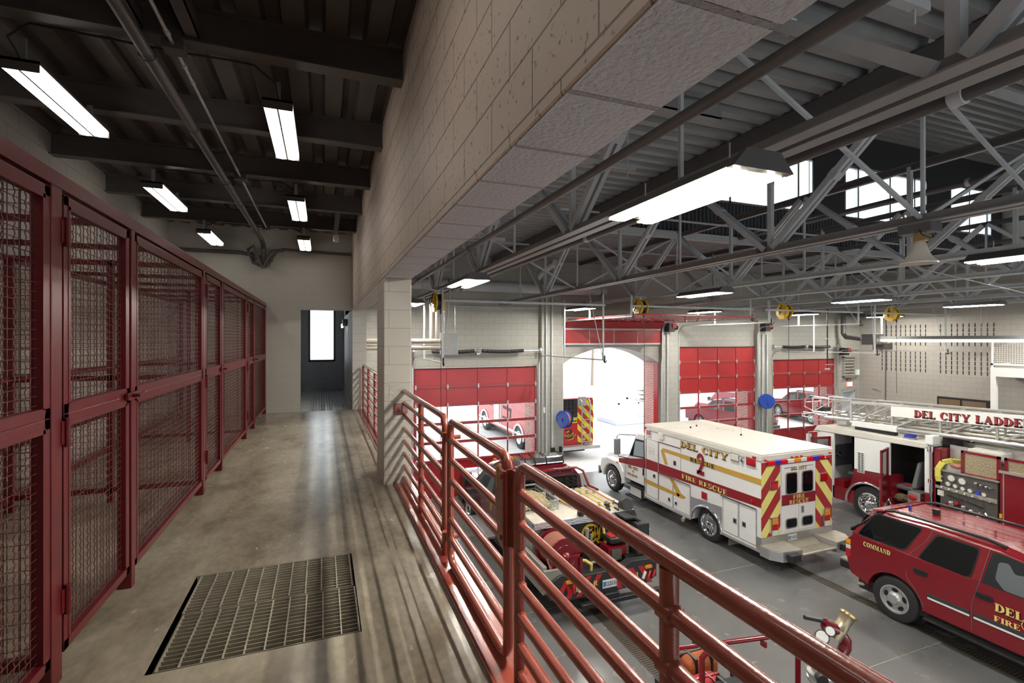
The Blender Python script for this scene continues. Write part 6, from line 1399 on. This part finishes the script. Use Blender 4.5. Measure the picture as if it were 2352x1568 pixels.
wheel(bt, (BX0+.0, 13.05, .45), .45, .26, .3, -1, 'truck'); wheel(bt, (BX1-.0, 13.05, .45), .45, .26, .3, 1, 'truck'); wheel(bt, (BX0+.05, 9.4, .45), .45, .26, .3, -1, 'truck'); wheel(bt, (BX1-.05, 9.4, .45), .45, .26, .3, 1, 'truck')
MB().box(BX0-.15, BX0+.15, 10.9, 12.4, .44, .50).build('running_board', m_alum, bt, bevel=.01)
MB().prism([(13.05 + .55*cos(math.radians(a)), .45 + .55*sin(math.radians(a))) for a in range(0, 181, 12)] + [(13.05 + .5*cos(math.radians(a)), .45 + .5*sin(math.radians(a))) for a in range(180, -1, -12)], 'x', BX0-.03, BX0+.2).build('fender_flare', m_black, bt)
# rack with light bar, cab marker lamps, headache bars
MB().prism([(10.86, 2.04), (10.80, 2.10), (10.86, 2.24), (11.20, 2.26), (11.26, 2.08)], 'x', 4.35, 5.52).build('light_bar', m_chrome, bt, bevel=.02)
sb = MB()
for x in (4.5, 4.75, 5.05, 5.5): sb.tube([(x, 11.28, 2.08), (x, 11.22, 2.28), (x, 10.84, 2.26), (x, 10.78, 2.08)], .012, 6)
sb.split('bar_strap', m_black, bt)
MB().box(4.3, 5.56, 10.76, 10.82, 1.98, 2.06).build('rack_beam', m_fred, bt)
hd = MB().tube([(3.86, 10.34, 1.62), (3.90, 10.4, 1.95), (4.0, 10.5, 2.02), (5.7, 10.5, 2.02), (5.82, 10.4, 1.95), (5.92, 10.30, 1.62)], .03, 10)
for x in (4.2, 4.55, 4.9, 5.25, 5.58): hd.cyl((x, 10.45, 1.5), (x, 10.5, 2.0), .014, n=6)
hd.build('headache_rack', m_fred, bt, smooth=50)
MB().tube([(5.9, 10.3, 1.63), (5.93, 9.9, 1.63)], .025, 8).build('side_rail', m_fred, bt)
for x in (4.05, 4.5, 4.78, 5.2): MB().sph((x, 11.75, 2.07), .045, 8, (1.2,1,.9)).build('marker_lamp', m_amber, bt, smooth=60)
MB().sph((4.3, 12.0, 2.12), .09, 10, (1.5,.8,1)).sph((4.15, 12.05, 2.09), .06, 8).sph((4.45, 12.05, 2.09), .06, 8).build('air_horn', m_redlens, bt, smooth=60)
MB().tube([(BX0+.1, 12.55, 1.32), (BX0-.1, 12.7, 1.5), (BX0-.12, 12.7, 1.35)], .015, 6).box(BX0-.22, BX0-.02, 12.62, 12.72, 1.2, 1.55).build('mirror', m_black, bt, bevel=.02)
MB().box(BX0+.09, BX0+.1, 11.3, 11.42, .95, 1.1).build('door_emblem', m_gold, bt)
# ------------------------------------------------------------------ small red trailer with deck gun, bags and litter under the railing
tr = thing('gun_trailer', 'small red tube framed trailer carrying a water cannon below the near railing', 'trailer', (4.9, 3.7, 0))
fr = MB()
TZ, DZ = 1.55, 1.22
fr.tube([(3.62, 4.62, TZ), (5.45, 4.30, TZ)], .03, 10).tube([(3.62, 4.62, TZ), (3.62, 4.62, .4)], .03, 10).tube([(5.45, 4.30, TZ), (5.5, 2.0, TZ)], .03, 10)
fr.tube([(4.66, 3.75, .4), (4.66, 3.75, 2.0)], .028, 10).tube([(3.60, 3.98, .4), (3.60, 3.98, 1.86), (3.64, 3.95, 1.93), (3.74, 3.9, 1.93)], .03, 10)
fr.tube([(3.6, 4.6, .45), (5.5, 4.3, .45), (5.5, 2.0, .45), (3.6, 2.0, .45)], .035, 8, closed=True)
fr.build('frame', m_fred, tr, smooth=50)
MB().box(3.55, 4.3, 2.02, 4.68, DZ-.05, DZ).box(3.55, 5.48, 2.02, 3.0, DZ-.05, DZ).box(3.62, 5.4, 2.1, 4.3, .45, .52).build('deck', m_dark, tr)
MB().box(4.85, 4.88, 4.33, 4.40, TZ-.08, TZ-.02).build('tab', m_fred, tr)
wheel(tr, (3.5, 3.2, .32), .32, .18, .2, -1); wheel(tr, (5.62, 3.2, .32), .32, .18, .2, 1)
gun = thing('water_cannon', 'red water cannon with brass tipped nozzle and gauges', 'nozzle', (4.445, 3.33, .52))
G = V((4.445, 3.33, 1.89)); RV = V((.9335, -.3585, 0)); FV = V((.3585, .9335, 0))
def gp(a, b, d=0.): return G + RV*a + V((0, 0, b)) + FV*d
MB().cyl(gp(0, -1.37), gp(0, -.05), .055, n=14).build('riser', m_fred, gun, smooth=40)
MB().lathe([(.06,-.06),(.12,-.05),(.12,-.025),(.10,-.02),(.10,.0),(.12,.005),(.12,.03),(.085,.045),(.08,.10),(.06,.12)], G, (0,0,1), 24).build('flange', m_galv, gun, smooth=40)
MB().cyl(gp(-.05, .03, -.06), gp(-.06, .03, -.125), .05, n=14).build('side_port', m_black, gun, smooth=40)
MB().tube([gp(0, .1), gp(.05, .11), gp(.13, .13, .02), gp(.215, .19, .03), gp(.25, .25, .03), gp(.25, .31, .03), gp(.21, .37, .03), gp(.15, .42, .03), gp(.08, .46, .02), gp(.045, .475, .02)], .055, 14).build('elbow', mt('gun_maroon', (.15,.012,.02), .18, coat=.6), gun, smooth=50)
n0 = gp(.165, .37, .03); nd = (RV*.58 + V((0,0,.78)) + FV*.1).normalized()
MB().lathe([(.058,-.04),(.064,.04),(.064,.06),(.060,.065),(.060,.15),(.066,.20),(.075,.215),(.07,.235),(.03,.22)], n0, nd, 20).build('nozzle', mt('nozzle_bronze', (.36,.30,.20), .4, .7), gun, smooth=40)
MB().lathe([(.064,.212),(.078,.216),(.078,.236),(.064,.24)], n0, nd, 20, closed=True).build('nozzle_ring', m_brass, gun, smooth=40)
gd = (RV*-.3 + V((0,0,.55)) - FV*.8).normalized()
for p, r in ((gp(-.02, .39, -.04), .062), (gp(.05, .45, -.05), .045)):
    o = MB().lathe([(r*.6,-.03),(r,-.02),(r,.02),(r*.85,.022)], p, gd, 22).build('gauge', m_black, gun, smooth=40)
    MB().lathe([(r*.84,.018),(r*.84,.023),(0,.024)], p, gd, 20).build('dial', mt('dial_white', (.66,.66,.64), .3), o)
MB().cyl(gp(.02, .51, .02), gp(-.15, .545, .02), .019, n=10).build('lever', m_black, gun, smooth=40)
MB().cyl(gp(.05, .47, .02), gp(.02, .51, .02), .018, n=8).build('lever_arm', m_fred, gun)
def bag(name, label, c, sx, sy, sz, col, strap):
    t = thing(name, label, 'bag', (c[0], c[1], c[2]-sz))
    MB().box(c[0]-sx, c[0]+sx, c[1]-sy, c[1]+sy, c[2]-sz, c[2]+sz).build('body', mt(name+'_cloth', col, .8, var=.2, vs=10, bump=.3, bs=20), t, bevel=min(sz, sy)*.6, seg=4)
    s = MB()
    for k in (-.45, .45): s.box(c[0]+sx*k-.02, c[0]+sx*k+.02, c[1]-sy-.006, c[1]+sy+.006, c[2]-sz+.003, c[2]+sz+.008)
    s.box(c[0]-sx-.006, c[0]+sx+.006, c[1]-.02, c[1]+.02, c[2]+sz-.03, c[2]+sz+.01); s.build('straps', strap, t, bevel=.01); return t
bag('duffel_bag', 'orange duffel bag with black straps on the red trailer', (3.97, 4.50, 1.39), .24, .15, .16, (.36,.085,.022), m_black)
bag('rope_bag', 'bright red bag lying in front of the orange duffel on the trailer', (3.80, 4.22, 1.34), .24, .11, .11, (.42,.02,.025), m_fred)
bag('gear_bag', 'dark grey gear bag on the trailer beside the red bag', (4.0, 3.90, 1.38), .22, .19, .15, (.02,.022,.026), m_black)
o = MB().beam((3.80, 3.72, 1.54), (3.86, 3.86, 1.555), .06, .02).beam((3.80, 3.72, 1.54), (3.74, 3.68, 1.36), .06, .02).build('yellow_strap', mt('strap_lime', (.45,.45,.03), .6), loc=(3.8, 3.75, 1.4)); tag(o, 'lime yellow strap end lying on the dark gear bag', 'strap')
t = thing('rescue_litter', 'grey tube rescue basket just in frame at the lower right', 'stretcher', (5.0, 2.0, 1.0))
rim = [(4.05, 2.32, 1.62)] + [(4.3, 2.47, 1.62), (4.6, 2.55, 1.62), (4.95, 2.45, 1.62), (5.2, 2.2, 1.62), (5.3, 1.6, 1.62), (5.2, .9, 1.62), (4.2, .9, 1.62), (4.0, 1.6, 1.62)]
MB().tube(rim, .022, 8, closed=True).tube([(x*.9+.46, y*.9+.18, 1.35) for x, y, z in rim], .016, 8, closed=True).build('frame', m_galv, t, smooth=60)
rbx = MB()
for x, y, z in rim: rbx.cyl((x, y, z), (x*.9+.46, y*.9+.18, 1.35), .012, n=6)
rbx.split('rib', m_galv, t)
MB().box(4.9, 5.15, 1.95, 2.25, 1.4, 1.68).build('orange_pad', mt('pad_orange', (.6,.12,.02), .7), t, bevel=.03)
MB().cyl((4.4, 1.2, .0), (4.4, 1.2, 1.36), .02, n=6).cyl((4.9, 1.2, .0), (4.9, 1.2, 1.36), .02, n=6).split('leg', m_galv, t)
# ------------------------------------------------------------------ outside: fire engine, yard clutter
eg = thing('fire_engine', 'red fire engine with chevron back parked outside the open door', 'fire engine', (9.8, 23, 0))
EX0, EX1, EY0, EY1 = 8.57, 11.07, 18.9, 28.3
m_er = mt('engine_red', (.42,.02,.03), .25, coat=.4)
ea = lambda cy: [(cy + .62*cos(math.radians(a)), .5 + .6*sin(math.radians(a))) for a in range(180, -1, -15)]
MB().prism([(EY0, .55)] + ea(21.4) + ea(26.6) + [(28.2, .5), (28.3, 1.4), (28.1, 2.65), (25.1, 2.75), (25.1, 2.55), (EY0, 2.55)], 'x', EX0, EX1).build('body', m_er, eg, bevel=.03)
MB().box(EX0-.005, EX0+.02, 25.3, 26.0, 1.5, 2.4).box(EX0-.005, EX0+.02, 26.9, 27.9, 1.5, 2.4).box(EX0+.2, EX1-.2, 28.1, 28.32, 1.5, 2.4).build('cab_windows', m_glassd, eg)
MB().box(EX0-.01, EX0+.01, 24.2, 25.0, .6, 2.4).box(EX0-.012, EX0+.01, 23.9, 24.0, .6, 2.5).build('pump_panel', m_galv, eg)
MB().box(EX0-.008, EX0+.01, 19.1, 20.6, 2.0, 2.5).build('black_panel', m_dark, eg)
MB().prism([(23.7,1.1),(22.5,1.1),(22.4,1.7),(23.6,1.75),(23.6,1.6),(22.6,1.55),(22.65,1.2),(23.7,1.2)], 'x', EX0-.008, EX0+.01).build('black_stripe', m_dark, eg)
MB().box(EX0-.02, EX0, 19, 28, .62, .72).build('rub_rail', m_white, eg)
for cy in (21.4, 26.6):
    wheel(eg, (EX0-.02, cy, .5), .52, .3, .32, -1, 'bright'); wheel(eg, (EX1+.02, cy, .5), .52, .3, .32, 1, 'bright')
    MB().tube([(EX0-.03, cy + .62*cos(math.radians(a)), .5 + .6*sin(math.radians(a))) for a in range(-8, 189, 14)], .05, 6).build('wheel_arch_trim', m_white, eg)
MB().box(10.30, EX1, EY0-.012, EY0, .62, 2.5).build('chevron_panel', chevron('engine_chevron', (.74,.66,.04), (.42,.03,.03), 0, .5, 1.0, centre=8.0), eg)
MB().box(EX0, 10.28, EY0-.012, EY0, 1.75, 2.5).build('hose_bed_cover', m_dark, eg)
nt_ = MB()
for i in range(9): nt_.box(EX0+.03+i*.18, EX0+.07+i*.18, EY0-.03, EY0-.012, 1.55, 2.5)
for i in range(6): nt_.box(EX0, 10.25, EY0-.03, EY0-.012, 1.55+i*.18, 1.59+i*.18)
nt_.build('cargo_net', m_black, eg)
MB().box(EX0, 10.28, EY0-.011, EY0, 1.48, 1.75).build('yellow_band', mt('band_yellow', (.6,.5,.03), .5), eg)
MB().box(8.7, 10.28, EY0-.02, EY0, .62, 1.42).build('rear_door', m_er, eg, bevel=.01)
lettering('3', .42, (9.62, EY0-.03, .80), (1,0,0), Z, eg, m_black, m_gold, width=.5, out=(0,-1,0), name='number', label='large black number 3')
lettering('ENGINE', .12, (9.50, EY0-.034, .90), (1,0,0), Z, eg, m_gold, m_black, width=.75, out=(0,-1,0), label='gold ENGINE lettering')
lad_ = MB()
for x in (10.45, 10.85): lad_.tube([(x, EY0-.12, .55), (x, EY0-.14, 2.4), (x, EY0-.0, 2.5)], .025, 6)
for i in range(6): lad_.box(10.45, 10.85, EY0-.2, EY0-.1, .65+i*.32, .68+i*.32)
lad_.build('ladder', m_galv, eg)
MB().box(10.3, 10.7, EY0-.03, EY0-.01, 2.2, 2.6).build('aluminium_panel', m_galv, eg)
for z in (.75, 1.3, 2.0): MB().cyl((10.6, EY0-.05, z), (10.6, EY0-.012, z), .07, n=12).build('tail_lamp', m_galv, eg)
MB().box(EX0, EX1+.1, EY0-.45, EY0, .42, .55).build('tailboard', m_galv, eg, bevel=.01)
MB().box(EX0+.3, EX1-.3, EY0+.2, EY1-.5, .2, .55).build('chassis', m_black, eg)
MB().box(EX0-.35, EX0-.1, 27.9, 28.05, 1.7, 2.3).cyl((EX0-.2, 28, 1.9), (EX0+.05, 28, 1.9), .02, n=6).build('mirror', m_dark, eg)
def clutter(name, label, cat, boxes, m):
    mb = MB()
    for b in boxes: mb.box(*b)
    tag(mb.build(name, m, loc=(boxes[0][0], boxes[0][2], boxes[0][4])), label, cat)
m_pale = mt('pale_wood', (.42,.40,.36), .8); m_palb = mt('pale_blue', (.45,.52,.62), .6)
clutter('pallet_stack', 'grey pallets stacked outside beyond the half glazed red door', 'pallet', [(24.5+i*.02, 27.5, 33, 35, i*.35, i*.35+.12) for i in range(4)], m_pale)
clutter('trailer_ramp', 'pale blue ramp lying in the yard beyond the open door', 'ramp', [(16.2, 19.2, 25, 27.2, 0, .1), (16.2, 16.3, 25, 27.2, .1, .25), (19.1, 19.2, 25, 27.2, .1, .25)], m_palb)
clutter('equipment_frame', 'grey steel frame standing in the sunlit yard', 'frame', [(19.0, 19.1, 28, 28.1, 0, 1.2), (20.6, 20.7, 28, 28.1, 0, 1.2), (19.0, 20.7, 28, 28.1, 1.1, 1.2), (19.0, 19.1, 29, 29.1, 0, 1.2), (20.6, 20.7, 29, 29.1, 0, 1.2), (19, 20.7, 29, 29.1, .6, .7)], m_steel)
clutter('ground_machine', 'low orange and black machine in the yard beyond the engine', 'machine', [(14.0, 15.6, 26.5, 27.3, .25, .55), (14.2, 14.6, 26.4, 27.4, 0, .35), (15.0, 15.4, 26.4, 27.4, 0, .35)], mt('machine_orange', (.5,.16,.05), .5))
clutter('yard_wall', 'long pale wall at the back of the yard', 'wall', [(-20, 60, 60, 60.5, 0, 3)], mt('pale_wall', (.66,.66,.66), .9))
def tree(name, label, x, y, h, seed):
    rnd = random.Random(seed); t = thing(name, label, 'tree', (x, y, 0))
    tk = MB().tube([(x, y, 0), (x+.1, y, h*.5), (x, y+.1, h*.9)], [.18, .12, .04], 8)
    br_ = []
    for i in range(9):
        a = rnd.uniform(0, 6.28); z = h*rnd.uniform(.4, .8); e = (x + cos(a)*h*.28, y + sin(a)*h*.28, z + h*.16); tk.tube([(x, y, z), e], [.05, .02], 5); br_.append(e)
    tk.build('trunk', mt('bark', (.25,.2,.16), .9), t)
    lf = MB()
    for i in range(900):
        e = rnd.choice(br_ + [(x, y, h*.9)]); p = V(e) + V((rnd.gauss(0, h*.09), rnd.gauss(0, h*.09), rnd.gauss(0, h*.07))); u = V((rnd.uniform(-1,1), rnd.uniform(-1,1), rnd.uniform(-1,1))).normalized()*.16; w = u.orthogonal().normalized()*.09
        lf.quad(p-u, p+w, p+u, p-w)
    lf.build('crown', mt('spring_leaf', (.48,.50,.26), .7), t)
tree('tree', 'pale spring tree beyond the yard seen through the open door', 22, 44, 9, 3); tree('tree', 'second pale tree farther right beyond the yard', 28, 48, 8, 5)
# ------------------------------------------------------------------ light, sky, camera
w = bpy.data.worlds.new('World'); SC.world = w; w.use_nodes = True; N = w.node_tree.nodes; L = w.node_tree.links
bg = N['Background']; bg.inputs['Strength'].default_value = 3.2; bg.inputs['Color'].default_value = (.90, .95, 1, 1)
sd = bpy.data.lights.new('sun', 'SUN'); sd.energy = 3.0; sd.angle = math.radians(8); sd.color = (1, .95, .86)
so = bpy.data.objects.new('sun', sd); COL.objects.link(so); so.rotation_euler = (math.radians(35), math.radians(18), 0)
cam = bpy.data.cameras.new('camera'); co = bpy.data.objects.new('camera', cam); COL.objects.link(co); SC.camera = co
cam.sensor_width = 36; cam.lens = 1130 * 36 / 2352; cam.shift_y = -5 / 2352; cam.clip_start = .05; cam.clip_end = 300
th = math.atan(434 / 1130); co.location = (0, 0, CZ); co.rotation_euler = (PI/2, 0, -th)
vs = SC.view_settings; vs.view_transform = 'Standard'; vs.look = 'None'; vs.exposure = 0.; vs.gamma = 1; vs.use_curve_mapping = False

SC.cycles.max_bounces = 8; SC.cycles.diffuse_bounces = 4; SC.cycles.glossy_bounces = 3; SC.cycles.transparent_max_bounces = 12; SC.cycles.sample_clamp_indirect = 6
# look-alikes share a group phrase
GROUPS = {'roof_truss': 'roof trusses of the engine bay', 'cross_brace': 'crossed braces between the trusses', 'bridging_bar': 'bridging bars of the trusses', 'ceiling_beam': 'dark beams over the walkway',
 'joist_blocking': 'short channels between the walkway beams', 'power_cable': 'lamp cables over the walkway', 'cord_reel': 'yellow cord reels over the bays', 'hose_reel': 'blue hose reels on the pilasters', 'pike_pole': 'pike poles on the brush truck',
 'riser_pipe': 'riser pipes on the front wall', 'cross_rail': 'rails above the door tracks', 'floor_grating': 'walkway floor gratings', 'pipe_railing': 'red pipe railings', 'round_pipe': 'long pipes along the trusses', 'deck_angle': 'angles under the ribbed deck',
 'wall_pipe': 'thin pipes under the duct', 'trench_drain': 'floor drains of the bay', 'tube_heater': 'tube heaters', 'command_vehicle': 'red utility vehicles', 'tree': 'trees beyond the yard'}
for o in list(SC.objects):
    if o.parent is None and 'category' in o and 'group' not in o:
        k = o.name.split('.')[0]
        if k in GROUPS: o['group'] = GROUPS[k]
